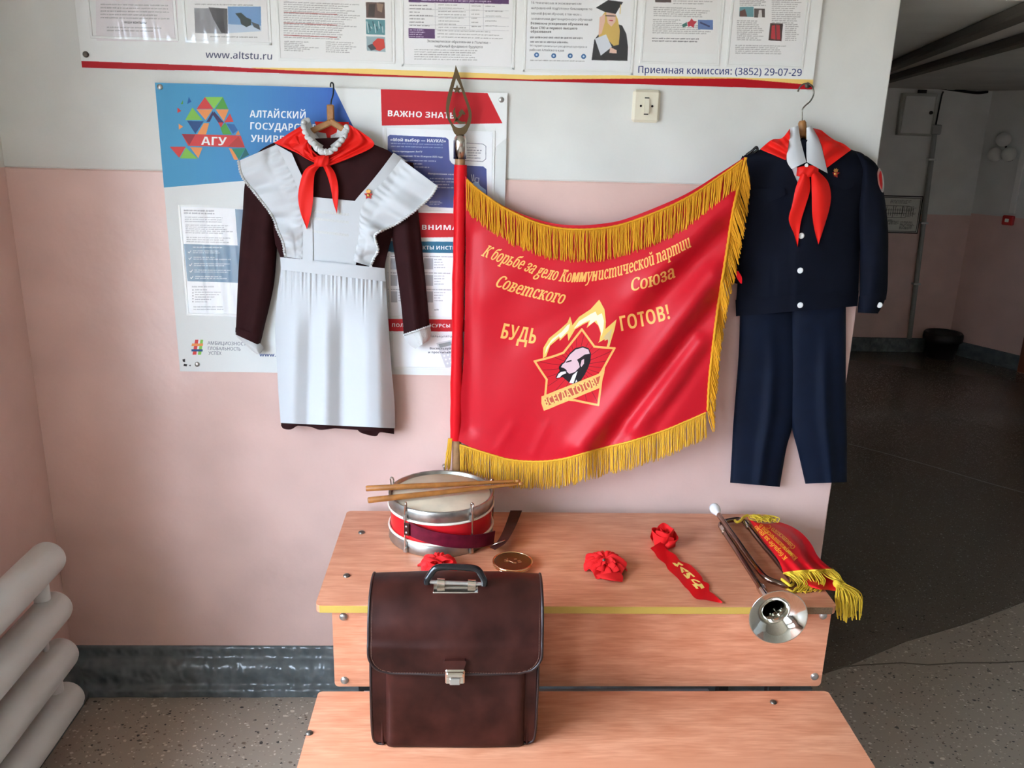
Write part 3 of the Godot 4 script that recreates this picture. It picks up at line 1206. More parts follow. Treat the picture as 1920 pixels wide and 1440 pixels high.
func pocket(lo: Vector3, hi: Vector3, parent: Node3D) -> void:
	# a clear plastic pocket: film in front, welded rims at the sides and below
	var r := 0.0035
	var st := new_st()
	box(st, Vector3((lo.x + hi.x) * 0.5, lo.y + r, lo.z + 0.0012), Vector3(hi.x - lo.x, r * 2, 0.0024), 0.0006)
	box(st, Vector3(lo.x + r, (lo.y + hi.y) * 0.5, lo.z + 0.0012), Vector3(r * 2, hi.y - lo.y, 0.0024), 0.0006)
	box(st, Vector3(hi.x - r, (lo.y + hi.y) * 0.5, lo.z + 0.0012), Vector3(r * 2, hi.y - lo.y, 0.0024), 0.0006)
	part(st, "pocket_rim", mats["panel_white"], parent)
	st = new_st()
	# the film bellies and ripples a little
	var film := func(u: float, v: float, off: float) -> Vector3:
		var edge := sin(PI * u)
		return Vector3(lerpf(lo.x + r * 0.5, hi.x - r * 0.5, u), lerpf(hi.y, lo.y, v), lo.z + 0.0034 + off + edge * (0.0010 + 0.0007 * sin(u * 21.0 + v * 3.0 + lo.x * 40.0) + 0.0005 * sin(u * 47.0 - v * 5.0)))
	st.set_smooth_group(1)
	for j in 8:
		for i in 48:
			quad(st, film.call(i / 48.0, j / 8.0, 0.0), film.call((i + 1) / 48.0, j / 8.0, 0.0), film.call((i + 1) / 48.0, (j + 1) / 8.0, 0.0), film.call(i / 48.0, (j + 1) / 8.0, 0.0), Vector3.BACK)
	part(st, "pocket_film", mats["clear_film"], parent)


func build_upper_board() -> void:
	var zp := 0.012
	var x0 := wz(152, 110, zp).x
	var x1 := wz(1523, 165, zp).x
	var yl := wz(152, 118, zp).y
	var yr := wz(1520, 176, zp).y
	var y0 := (yl + yr) * 0.5
	var y1 := 2.62
	var W := 4096
	var H := int(W * (y1 - y0) / (x1 - x0)) / 2 * 2
	var way := func(p: Vector2) -> Vector2:
		var q := on_z(p, zp)
		q.y -= lerpf(yl, yr, (q.x - x0) / (x1 - x0)) - y0   # the print follows the lower edge
		return Vector2((q.x - x0) / (x1 - x0) * W, (y1 - q.y) / (y1 - y0) * H)
	var pr := Print.new(W, H, rgb8(233, 234, 230), way)
	var navy := rgb8(38, 50, 104)
	var grey := rgb8(140, 138, 134)
	var dark := rgb8(84, 82, 82)
	# bands along the lower edge
	pr.poly([470, 122, 690, 127, 850, 135, 1000, 143, 1160, 145, 1385, 152, 1530, 158, 1530, 185, 1000, 165, 690, 142, 500, 128], rgb8(240, 205, 120))
	pr.poly([140, 105, 395, 118, 540, 128, 690, 137, 850, 145, 1000, 151, 1160, 151.5, 1385, 154, 1530, 168.5, 1530, 190, 1000, 175, 690, 160, 140, 140], rgb8(178, 18, 30))
	pr.poly([140, 119, 395, 127, 540, 134, 690, 142, 850, 152, 1000, 160, 1160, 162, 1385, 170, 1530, 177, 1530, 200, 140, 150], rgb8(233, 234, 230))
	pr.text("www.altstu.ru", [Vector2(385, 102.5), Vector2(509.5, 107.5)], 12.5, rgb8(58, 62, 88), "Droid Sans")
	pr.text("Приемная комиссия: (3852) 29-07-29", [Vector2(1196.5, 141), Vector2(1502, 150.5)], 13.0, navy, "Droid Sans")

	# what is printed on the sheets in the pockets
	pr.poly([178, -80, 330, -80, 334, 72, 180, 68], rgb8(226, 220, 220))
	pr.rows(188, -60, 320, -20, 6, 2.2, grey)
	pr.rows(188, -3, 322, 28, 5, 2.4, grey, 0.03, 0.35)
	pr.text("НАШИ КОНТАКТЫ", [Vector2(233, 36), Vector2(274, 38)], 4.0, dark)
	pr.rows(200, 40, 316, 52, 2, 2.2, grey)
	pr.poly([350, -80, 506, -80, 508, 79, 352, 74], rgb8(232, 231, 228))
	pr.rows(365, -2, 485, 6, 1, 2.4, grey)
	pr.poly([364, 9, 426, 11, 427, 58, 366, 56], rgb8(150, 150, 152))
	pr.poly([391, 8, 426, 11, 427, 58, 415, 56, 400, 30], rgb8(74, 72, 74))
	pr.poly([427, 7, 489, 8, 490, 54, 428, 57], rgb8(118, 158, 200))
	pr.poly([427, 40, 490, 44, 490, 54, 428, 57], rgb8(190, 206, 220))
	pr.poly([441, 20, 452, 19, 462, 28, 471, 32, 471, 42, 462, 46, 452, 40, 450, 31], rgb8(46, 62, 60))
	pr.poly([471, 36, 486, 42, 488, 52, 476, 46], rgb8(70, 80, 84))
	pr.rows(394, 61, 488, 65, 1, 2.4, grey)
	pr.poly([524, -80, 738, -80, 740, 118, 524, 107], rgb8(233, 232, 228))
	pr.rows(532, -2, 678, 68, 17, 1.9, grey, 0.05, 0.3)
	for y in [19, 39, 62]:
		pr.stroke(Vector2(532, y), Vector2(632, y + 5.5), 1.2, rgb8(176, 84, 80))
	pr.rows(533, 72, 600, 92, 6, 1.8, grey, 0.05, 0.5)
	pr.rows(611, 74, 678, 96, 6, 1.8, grey, 0.05, 0.4)
	pr.poly([686, 2, 721, 3, 722, 33, 687, 31], rgb8(96, 74, 66))
	pr.poly([692, 6, 704, 6, 702, 30, 690, 28], rgb8(58, 46, 44))
	pr.poly([706, 4, 719, 6, 716, 22, 708, 18], rgb8(150, 120, 100))
	pr.poly([686, 34, 722, 36, 722, 64, 687, 62], rgb8(84, 140, 146))
	for k in 9:
		pr.stroke(Vector2(688 + k * 3.6, 38 + (k % 3) * 5), Vector2(691 + k * 3.4, 60 - (k % 4) * 4), 1.4, rgb8(206, 220, 220) if k % 2 == 0 else rgb8(36, 70, 80))
	pr.poly([687, 66, 722, 68, 723, 96, 688, 93], rgb8(150, 172, 176))
	pr.poly([699, 78, 708, 70, 720, 72, 722, 88, 712, 94, 700, 90], rgb8(206, 54, 40))
	pr.poly([689, 84, 698, 80, 706, 90, 696, 93], rgb8(60, 66, 74))

	pr.poly([755, -80, 960, -80, 962, 128, 757, 120], rgb8(236, 235, 233))
	var purple := rgb8(84, 46, 98)
	pr.poly([766, -9, 954, -4, 954, 9, 766, 3], purple)
	pr.rows(790, -3, 940, 3, 1, 2.6, rgb8(230, 220, 236), 0.03)
	for y in [16, 29, 45, 53]:
		pr.stroke(Vector2(766, y), Vector2(954, y + 6), 0.7, rgb8(190, 188, 190))
	for x in [816, 880, 906]:
		pr.stroke(Vector2(x, 4), Vector2(x + 0.5, 56), 0.7, rgb8(190, 188, 190))
	pr.rows(768, 6, 812, 50, 7, 2.0, dark, 0.03, 0.6)
	pr.rows(822, 6, 876, 54, 8, 1.9, grey, 0.03, 0.4)
	pr.rows(884, 8, 902, 54, 6, 1.9, grey, 0.03, 0.5)
	pr.rows(910, 8, 950, 54, 5, 1.9, grey, 0.03, 0.6)
	pr.poly([766, 52, 815, 54, 815.5, 72, 766.5, 70], purple)
	pr.rows(768, 53, 800, 70, 4, 2.4, rgb8(232, 222, 236), 0.03, 0.3)
	pr.rows(820, 54, 948, 72, 3, 1.9, grey, 0.04, 0.3)
	pr.text("Экономическое образование в Политехе –", [Vector2(801, 78.5), Vector2(920, 83.5)], 4.6, dark, "Droid Sans")
	pr.text("надёжный фундамент будущего", [Vector2(815, 88), Vector2(905, 91)], 4.6, dark, "Droid Sans")
	pr.rows(777, 90, 900, 112, 5, 1.9, grey, 0.03, 0.2)

	pr.poly([984, -80, 1180, -80, 1184, 136, 986, 130], rgb8(234, 235, 234))
	var body := rgb8(96, 96, 98)
	var lines := ["16 технических и экономических", "направлений подготовки бакалавров по", "заочной форме обучения, в том числе с", "элементами дистанционного обучения"]
	for k in 4:
		pr.text(lines[k], [Vector2(996, 9 + k * 10), Vector2(1090 + (k % 2) * 20, 12.5 + k * 10)], 4.4, body, "Droid Sans")
	pr.text("Возможно ускоренное обучение на", [Vector2(995, 47.5), Vector2(1102, 51)], 4.4, dark)
	pr.text("базе СПО и первого высшего", [Vector2(995, 56), Vector2(1082, 58.5)], 4.4, dark)
	pr.text("образования", [Vector2(995, 63), Vector2(1033, 64)], 4.4, dark)
	pr.rows(994, 69, 1098, 75, 1, 3.4, body, 0.03)
	pr.rows(994, 77, 1070, 84, 1, 3.4, body, 0.03)
	pr.text("14 территориальных ресурсных центров в", [Vector2(993, 89), Vector2(1100, 93)], 3.6, body, "Droid Sans")
	pr.text("районах Алтайского края", [Vector2(993, 97), Vector2(1057, 99.5)], 4.2, body, "Droid Sans")
	for q in [[1006, 105], [1038, 107], [1069, 107.5], [1094, 109]]:
		pr.disc(Vector2(q[0], q[1]), 4.6, rgb8(46, 96, 150))
		pr.disc(Vector2(q[0], q[1]), 2.0, rgb8(190, 214, 232))
	pr.rows(994, 112, 1104, 118, 1, 2.0, grey)
	# a graduate in cap and gown
	var black := rgb8(34, 34, 38)
	pr.poly([1109, 116, 1114, 78, 1122, 68, 1132, 62, 1148, 46, 1166, 52, 1174, 68, 1177, 92, 1176, 118], black)
	pr.poly([1122, 74, 1124, 40, 1134, 26, 1152, 27, 1158, 40, 1162, 62, 1160, 88, 1150, 90, 1134, 72, 1128, 78], rgb8(212, 178, 92))
	pr.poly([1136, 26, 1154, 28, 1154, 44, 1146, 54, 1139, 47], rgb8(228, 190, 170))
	pr.poly([1124, 36, 1134, 30, 1134, 44, 1128, 66, 1122, 70], rgb8(226, 186, 164))
	pr.stroke(Vector2(1135, 33), Vector2(1154, 34), 1.6, rgb8(70, 60, 60))
	pr.stroke(Vector2(1142, 42), Vector2(1149, 42.5), 1.6, rgb8(190, 70, 80))
	pr.poly([1117, 18, 1140, 4, 1168, 8, 1160, 20, 1154, 30, 1134, 26], black)
	pr.stroke(Vector2(1163, 12), Vector2(1162, 30), 1.4, rgb8(212, 178, 92))
	pr.poly([1115, 76, 1136, 68, 1147, 92, 1126, 108], rgb8(214, 218, 224))
	pr.poly([1144, 92, 1156, 98, 1156, 104, 1142, 103], rgb8(226, 186, 164))

	pr.poly([1205, -80, 1345, -80, 1344, 108, 1203, 103], rgb8(232, 231, 227))
	pr.poly([1227, -10, 1257, -9, 1258, 10, 1228, 9], rgb8(84, 68, 66))
	pr.rows(1262, -4, 1338, 14, 4, 1.9, grey, 0.03, 0.3)
	pr.rows(1225, 17, 1336, 36, 5, 2.0, grey, 0.04, 0.4)
	pr.rows(1224, 40, 1278, 50, 3, 2.0, grey, 0.03, 0.3)
	pr.rows(1223, 50, 1336, 68, 5, 2.0, grey, 0.03, 0.25)
	pr.poly([1288, 48, 1293, 45, 1296, 40, 1300, 45, 1306, 46, 1301, 52, 1300, 58, 1294, 54, 1290, 56], rgb8(190, 40, 60))
	pr.poly([1278, 52, 1287, 47, 1288, 54, 1280, 57], rgb8(60, 120, 110))
	pr.poly([1308, 43, 1336, 44, 1336, 62, 1308, 61], rgb8(96, 124, 176))
	pr.stroke(Vector2(1312, 48), Vector2(1330, 56), 3.0, rgb8(52, 60, 100))
	pr.rows(1222, 74, 1312, 84, 2, 2.2, dark, 0.03, 0.2)
	pr.poly([1363, -80, 1508, -80, 1506, 124, 1362, 120], rgb8(233, 232, 229))
	pr.rows(1386, 2, 1438, 18, 5, 1.9, grey, 0.03, 0.3)
	pr.rows(1446, 2, 1502, 52, 13, 1.9, grey, 0.03, 0.3)
	pr.poly([1386, 20, 1412, 20, 1412, 39, 1385, 38], rgb8(100, 150, 156))
	pr.poly([1386, 28, 1396, 24, 1400, 38, 1386, 38], rgb8(96, 62, 54))
	pr.poly([1413, 23, 1433, 24, 1433, 40, 1413, 40], rgb8(86, 78, 74))
	pr.poly([1422, 26, 1427, 26, 1428, 40, 1420, 40], rgb8(210, 206, 202))
	pr.rows(1381, 44, 1432, 83, 11, 1.9, grey, 0.03, 0.3)
	pr.poly([1443, 51, 1467, 52, 1464, 85, 1440, 83], rgb8(70, 52, 50))
	pr.poly([1446, 56, 1452, 54, 1453, 82, 1444, 80], rgb8(188, 40, 50))
	pr.poly([1454, 54, 1461, 55, 1462, 82, 1455, 82], rgb8(176, 34, 46))
	pr.rows(1471, 52, 1496, 85, 9, 1.9, grey, 0.03, 0.3)
	pr.rows(1378, 90, 1476, 108, 5, 1.9, grey, 0.03, 0.2)
	var ink := printed("upper_board_print", pr.done(), 0.5)

	var o := thing("information_board", "large white wall board with red and yellow stripe along its lower edge", "board")
	var st := new_st()
	box(st, Vector3((x0 + x1) * 0.5, (y0 + y1) * 0.5, zp * 0.5), Vector3(x1 - x0, y1 - y0, zp - 0.0012))
	part(st, "backing", mats["panel_white"], o)
	st = new_st()
	card(st, Vector3(x0, y0, zp - 0.0006), Vector3(x1, y1, zp))
	part(st, "printed_face", ink, o)
	var names := ["grey typed contact notice in the pocket nearest the window", "notice with a grey photo and a blue aircraft engine photo", "typed notice with three small colour photos down its side", "notice with a timetable grid and purple heading bars", "notice picturing a graduate in a black cap and gown", "typed notice with a red star emblem and small blue picture", "typed notice with a picture of red jackets in its middle"]
	var spans := [[170, 335, 74], [347, 510, 82], [522, 741, 116], [753, 964, 127], [980, 1186, 137], [1199, 1348, 121], [1360, 1505, 127]]
	for k in 7:
		var s: Array = spans[k]
		var a := wz(s[0], s[2] - (s[1] - s[0]) * 0.02, zp)
		var b := wz(s[1], s[2] + (s[1] - s[0]) * 0.018, zp)
		var yb := minf(a.y, b.y)
		pocket(Vector3(a.x, yb, zp), Vector3(b.x, 2.58, zp), o)
		var inset := 0.009
		var lo := Vector3(a.x + inset, yb + inset + 0.004, zp + 0.0004)
		var hi := Vector3(b.x - inset, 2.56, zp + 0.0016)
		st = new_st()
		card(st, lo, hi, Rect2((lo.x - x0) / (x1 - x0), (y1 - hi.y) / (y1 - y0), (hi.x - lo.x) / (x1 - x0), (hi.y - lo.y) / (y1 - y0)))
		tag(part(st, "notice_sheet", ink, self), names[k], "notice", "sheets in the pockets of the large board")
	screw(wz(161, 102, zp), 0.009, o, "dark_zinc")
	screw(wz(1514, 160, zp), 0.009, o, "dark_zinc")


func build_lower_board() -> void:
	var zp := 0.010
	var x0 := (wz(287, 149, zp).x + wz(340, 697, zp).x) * 0.5
	var x1 := wz(951, 200, zp).x
	var y1 := (wz(287, 149, zp).y + wz(951, 180, zp).y) * 0.5
	var y0 := (wz(340, 697, zp).y + wz(850, 703, zp).y) * 0.5
	var W := 3072
	var H := int(W * (y1 - y0) / (x1 - x0)) / 2 * 2
	var way := func(p: Vector2) -> Vector2:
		var q := on_z(p, zp)
		return Vector2((q.x - x0) / (x1 - x0) * W, (y1 - q.y) / (y1 - y0) * H)
	var pr := Print.new(W, H, rgb8(226, 228, 224), way)
	var white := rgb8(240, 242, 240)
	var red := rgb8(200, 38, 46)
	var grey := rgb8(150, 150, 152)
	# faint facets of the background
	pr.poly([880, 170, 960, 170, 960, 360], rgb8(233, 234, 231))
	pr.poly([900, 300, 960, 250, 960, 420], rgb8(218, 220, 216))
	# printed blue corner, from teal to blue
	for k in 60:
		var xa := 270.0 + k * 7.5
		var c := rgb8(78, 156, 196).lerp(rgb8(62, 104, 184), pow(clampf((k - 4) / 44.0, 0, 1), 1.7))
		var top := 130.0
		var right_cut := minf(xa + 8.0, 700.0)
		var low0 := 352.0 - (xa - 303.0) * 0.085
		var low1 := 352.0 - (right_cut - 303.0) * 0.085
		# the slanting right edge runs from (626,163) to (712,340)
		var lim := func(x: float) -> float: return 163.0 + (x - 626.0) * 2.06
		if xa < 626:
			pr.poly([xa, top, minf(right_cut, 626.0), top, minf(right_cut, 626.0), low1, xa, low0], c)
		if right_cut > 626:
			var xb := maxf(xa, 626.0)
			pr.poly([xb, lim.call(xb), right_cut, lim.call(right_cut), right_cut, low1, xb, low0], c)
	# the letter A made of coloured triangles
	var og := Vector2(270, 130)
	var sc := 4.465
	var lime := rgb8(136, 196, 84)
	var orange := rgb8(234, 150, 88)
	var coral := rgb8(214, 72, 70)
	var green := rgb8(86, 160, 72)
	var navy := rgb8(50, 84, 132)
	for f in [
			[[510, 232, 440, 332, 580, 332], coral], [[510, 232, 660, 232, 585, 332], lime], [[660, 232, 705, 332, 595, 332], green],
			[[440, 335, 575, 335, 515, 425], orange], [[585, 350, 668, 445, 622, 445, 576, 380], rgb8(70, 56, 92)], [[575, 350, 582, 375, 550, 440, 522, 440], rgb8(70, 56, 92)],
			[[600, 335, 710, 335, 668, 435], orange], [[720, 370, 750, 440, 670, 445], coral], [[620, 445, 665, 445, 645, 490], coral],
			[[405, 320, 345, 425, 490, 425], lime], [[360, 430, 500, 435, 430, 540], navy], [[545, 450, 520, 545, 445, 545, 500, 450], orange],
			[[680, 445, 640, 490, 660, 545, 735, 545], green], [[690, 455, 755, 460, 785, 510, 745, 540], rgb8(56, 104, 160)], [[790, 510, 765, 550, 805, 550], orange],
			[[315, 540, 810, 555, 845, 655, 370, 640], coral], [[315, 540, 430, 545, 380, 635], rgb8(160, 56, 66)], [[790, 560, 845, 655, 700, 650], rgb8(186, 66, 62)],
			[[215, 648, 350, 648, 295, 740], coral], [[350, 655, 300, 745, 450, 748], lime], [[385, 650, 490, 655, 455, 745], orange],
			[[710, 660, 740, 665, 790, 758, 755, 758], orange], [[735, 665, 850, 660, 795, 755], rgb8(56, 140, 112)], [[850, 660, 880, 715, 800, 758], rgb8(44, 104, 104)],
			[[280, 320, 312, 348, 280, 366], coral], [[290, 455, 328, 480, 292, 505], orange], [[375, 230, 397, 272, 362, 290], rgb8(44, 100, 160)], [[326, 258, 326, 290, 308, 292], green]]:
		pr.poly(f[0], f[1], og, sc)
	pr.text("АГУ", [Vector2(377, 271.5), Vector2(425, 273)], 15.5, white, "Droid Sans/bold")
	pr.text("АЛТАЙСКИЙ", [Vector2(468, 220), Vector2(573, 222.5)], 13.4, white)
	pr.text("ГОСУДАРСТВЕННЫЙ", [Vector2(469, 242.5), Vector2(650, 248)], 13.4, white)
	pr.text("УНИВЕРСИТЕТ", [Vector2(470, 266), Vector2(604, 270)], 13.4, white)
	# foot of the board
	pr.poly([366, 637, 372, 637, 368, 665, 361, 665], coral)
	pr.poly([376, 637, 381, 637, 377, 665, 371, 665], lime)
	pr.poly([360, 644, 381, 644, 380, 649, 359, 649], orange)
	pr.poly([359, 655, 380, 655, 380, 659, 359, 659], navy)
	var slate := rgb8(92, 98, 108)
	pr.text("АМБИЦИОЗНОСТЬ", [Vector2(389, 646), Vector2(466, 648)], 6.2, slate, "Droid Sans")
	pr.text("ГЛОБАЛЬНОСТЬ", [Vector2(390, 656), Vector2(451, 657.5)], 6.2, slate, "Droid Sans")
	pr.text("УСПЕХ", [Vector2(391, 665), Vector2(415, 665.5)], 6.2, slate, "Droid Sans")
	pr.text("www.asu.ru", [Vector2(486.5, 668), Vector2(552, 669)], 6.0, rgb8(40, 66, 120))
	# worn spots at the lower corner
	pr.poly([342, 674, 347, 673, 347, 679, 343, 678], rgb8(40, 38, 36))
	pr.poly([345, 682, 351, 683, 350, 687, 344, 686], rgb8(40, 38, 36))
	pr.poly([354, 685, 358, 684, 357, 687], rgb8(60, 58, 56))
	# red headings
	pr.poly([714, 167, 914, 174.5, 942, 231, 716, 235.5], red)
	pr.text("ВАЖНО ЗНАТЬ", [Vector2(727, 218), Vector2(852, 222.5)], 11.2, white)
	pr.poly([716, 398, 930, 401, 930, 444, 718, 446], red)
	pr.text("ОБРАТИ ВНИМАНИЕ", [Vector2(712, 430), Vector2(897, 431.5)], 9.0, white)
	pr.poly([722, 452, 930, 454, 930, 475, 722, 473], rgb8(52, 110, 140))
	pr.text("КОНТАКТЫ ИНСТИТУТОВ", [Vector2(756, 467.5), Vector2(890, 468.5)], 7.0, white)
	pr.poly([728, 598, 936, 600, 936, 622, 730, 621], red)
	pr.text("ПОЛЕЗНЫЕ РЕСУРСЫ", [Vector2(735, 613), Vector2(844, 614)], 6.6, white)

	# --- sheets ---
	# left sheet
	pr.poly([336, 387, 480, 393, 480, 596, 355, 590], rgb8(240, 241, 241))
	var ink := rgb8(142, 142, 146)
	pr.poly([441, 392, 480, 394, 480, 461, 446, 460], rgb8(112, 142, 164))
	pr.poly([345, 457.5, 480, 461, 480, 531, 352, 527], rgb8(112, 142, 164))
	pr.rows(345, 392, 404, 402, 2, 3.0, rgb8(120, 120, 126), 0.02, 0.1)
	pr.rows(347, 405, 422, 417, 3, 2.0, ink, 0.02, 0.3)
	pr.rows(348, 420, 438, 438, 5, 2.0, ink, 0.02, 0.3)
	pr.rows(350, 443, 432, 455, 3, 2.0, ink, 0.02, 0.3)
	pr.rows(362, 460, 424, 467, 1, 2.6, white, 0.01, 0.2)
	for k in 5:
		var y := 472.0 + k * 12.0
		pr.stroke(Vector2(353 + k, y), Vector2(355 + k, y + 2.5), 1.1, white)
		pr.stroke(Vector2(355 + k, y + 2.5), Vector2(358.5 + k, y - 2.5), 1.1, white)
		pr.rows(362 + k, y - 3.5, 435, y + 3.5, 2, 2.2, white, 0.01, 0.5)
	pr.rows(360, 535, 410, 540, 1, 2.4, ink, 0.0, 0.2)
	pr.rows(366, 541, 418, 568, 6, 2.0, ink, 0.0, 0.6)
	for k in 5:
		pr.disc(Vector2(362, 543.5 + k * 5.5), 1.1, rgb8(110, 110, 114))
	pr.rows(363, 573, 424, 582, 2, 2.2, ink, 0.0, 0.4)
	# sheet about a science contest
	pr.poly([717, 239, 923, 247, 923, 400, 719, 398], rgb8(240, 241, 241))
	var blue := rgb8(46, 68, 140)
	pr.poly([727, 256, 731, 253, 836, 258, 841, 262, 843, 300, 847, 306, 852, 309, 906, 312, 912, 317, 914, 380, 912, 392, 806, 388, 800, 384, 727, 381], blue)
	pr.outline([860, 267, 905, 270, 911, 274, 911, 298, 905, 303, 858, 300], 0.9, rgb8(80, 84, 100))
	pr.text("«Мой выбор — НАУКА!»", [Vector2(732, 264.5), Vector2(836, 267.5)], 6.0, white)
	pr.rows(733, 266, 833, 277, 2, 2.0, rgb8(190, 200, 226), 0.03, 0.1)
	pr.text("Место проведения: АлтГУ", [Vector2(736, 285), Vector2(792, 286)], 3.2, white)
	pr.text("Дата проведения: 12 по 20 апреля 2025 года", [Vector2(736, 293), Vector2(830, 296)], 3.2, white)
	pr.rows(740, 297, 822, 303, 1, 2.4, rgb8(226, 230, 240), 0.03, 0.2)
	pr.rows(752, 304, 800, 309, 1, 2.4, rgb8(226, 230, 240), 0.03, 0.2)
	pr.rows(760, 310, 812, 315, 1, 2.4, rgb8(226, 230, 240), 0.03, 0.2)
	pr.text("Направления конкурса:", [Vector2(803, 327), Vector2(866, 329)], 3.4, white)
	pr.rows(806, 332, 864, 354, 4, 2.4, rgb8(226, 230, 240), 0.02, 0.4)
	pr.rows(863, 274, 905, 298, 5, 2.0, rgb8(90, 94, 110), 0.03, 0.4)
	pr.poly([884, 345, 889, 341, 897, 341, 900, 348, 911, 356, 912, 366, 890, 352], rgb8(150, 184, 220))
	pr.stroke(Vector2(884, 327), Vector2(886, 340), 1.4, rgb8(220, 232, 244))
	pr.stroke(Vector2(888, 327), Vector2(889, 340), 1.4, rgb8(220, 232, 244))
	pr.outline([892, 333, 898, 334, 897, 342, 891, 341], 1.0, rgb8(220, 232, 244))
	pr.rows(805, 376, 832, 384, 3, 1.8, rgb8(206, 214, 232), 0.02, 0.3)
	# sheet of contacts
	pr.poly([724, 474, 930, 476, 930, 597, 728, 596], rgb8(238, 239, 240))
	for col in [727, 794]:
		for row in 3:
			var y := 484.0 + row * 31.0
			pr.rows(col, y - 6, col + 60, y - 1, 1, 1.8, rgb8(120, 120, 126), 0.02, 0.3)
			pr.poly([col + 1, y, col + 18, y + 0.3, col + 18, y + 21, col + 1, y + 20.6], rgb8(176, 180, 186))
			pr.rows(col + 20, y, col + 40, y + 20, 4, 1.8, rgb8(150, 150, 156), 0.0, 0.5)
	pr.text("сайт", [Vector2(814, 582), Vector2(823, 582)], 3.0, rgb8(100, 100, 106))
	# sheet about the calculator
	pr.poly([731, 622, 936, 623, 936, 692, 733, 690], rgb8(240, 240, 240))
	pr.text("Калькулятор", [Vector2(806, 632), Vector2(852, 632.5)], 4.2, rgb8(90, 92, 104), "Droid Sans")
	pr.poly([818, 643, 846, 637, 862, 684, 836, 690], rgb8(206, 206, 208))
	pr.poly([822, 645, 845, 640, 847, 647, 825, 652], rgb8(140, 146, 146))
	for a in 3:
		for b in 4:
			pr.disc(Vector2(830 + a * 7 + b * 3, 660 + b * 7 - a * 1.6), 1.8, rgb8(236, 236, 236))
	pr.text("Воспользуйтесь", [Vector2(806, 655), Vector2(860, 655.5)], 4.0, rgb8(70, 72, 80))
	pr.text("и просчитайте", [Vector2(803, 662), Vector2(852, 662.5)], 4.0, rgb8(70, 72, 80))
	var face := printed("lower_board_print", pr.done(), 0.5)

	var o := thing("university_board", "white wall board with a blue corner and a letter of coloured triangles", "board")
	var st := new_st()
	box(st, Vector3((x0 + x1) * 0.5, (y0 + y1) * 0.5, zp * 0.5), Vector3(x1 - x0, y1 - y0, zp - 0.0012))
	part(st, "backing", mats["panel_white"], o)
	st = new_st()
	card(st, Vector3(x0, y0, zp - 0.0006), Vector3(x1, y1, zp))
	part(st, "printed_face", face, o)
	var sheets := [
		[336, 387, 480, 590, "white and grey-blue leaflet half hidden by the dress sleeve", "leaflet"],
		[717, 243, 923, 398, "white sheet with a dark blue science contest panel", "notice"],
		[725, 475, 930, 596, "white contact sheet with grey boxes behind the dress sleeve", "notice"],
		[732, 624, 936, 691, "white sheet about a calculator at the foot of the board", "notice"]]
	for s in sheets:
		var a := wz(s[0], s[1], zp)
		var b := wz(s[2], s[3], zp)
		var xa := maxf((a.x + wz(s[0] + 12.0 * (s[3] - s[1]) / 200.0, s[3], zp).x) * 0.5, x0 + 0.01)
		pocket(Vector3(xa, b.y - 0.006, zp), Vector3(b.x + 0.004, a.y + 0.006, zp), o)
		var lo := Vector3(xa + 0.008, b.y + 0.002, zp + 0.0004)
		var hi := Vector3(b.x - 0.004, a.y - 0.002, zp + 0.0016)
		st = new_st()
		card(st, lo, hi, Rect2((lo.x - x0) / (x1 - x0), (y1 - hi.y) / (y1 - y0), (hi.x - lo.x) / (x1 - x0), (hi.y - lo.y) / (y1 - y0)))
		tag(part(st, "leaflet_sheet" if s[5] == "leaflet" else "notice_sheet", face, self), s[4], s[5])
	for q in [[300, 163], [370, 683], [940, 187], [930, 690]]:
		screw(wz(q[0], q[1], zp), 0.0085, o)


func build_switch() -> void:
	var z := 0.0
	var c := wz(1212, 199, 0.015)
	var o := thing("light_switch", "square ivory light switch below the red striped board edge", "switch")
	block("plate", "plastic_ivory", Vector3(c.x - 0.043, c.y - 0.048, z), Vector3(c.x + 0.043, c.y + 0.048, 0.018), o, 0.009)
	var st := new_st()
	# rocker, tipped: its lower end stands proud
	prism(st, PackedVector2Array([Vector2(-0.022, 0), Vector2(0.022, 0), Vector2(0.022, 0.004), Vector2(0.0, 0.009), Vector2(-0.022, 0.012)]), Transform3D(Basis(Vector3.UP, Vector3.BACK, Vector3.RIGHT), Vector3(c.x - 0.007, c.y, 0.0178)), 0.014)
	part(st, "rocker", mats["plastic_ivory"], o)
	for s in [-1.0, 1.0]:
		block("slot", "hole_black", Vector3(c.x - 0.007, c.y + s * 0.0235 - 0.0018, 0.017), Vector3(c.x + 0.007, c.y + s * 0.0235 + 0.0018, 0.0185), o)
		st = new_st()
		lathe(st, [Vector2(0.0036, 0.0), Vector2(0.0034, 0.0012), Vector2(0, 0.0013)], 12, Transform3D(Basis(Vector3.RIGHT, Vector3.BACK, Vector3.DOWN), Vector3(c.x + s * 0.0175, c.y, 0.0178)))
		part(st, "screw_hole", mats["hole_black"], o)


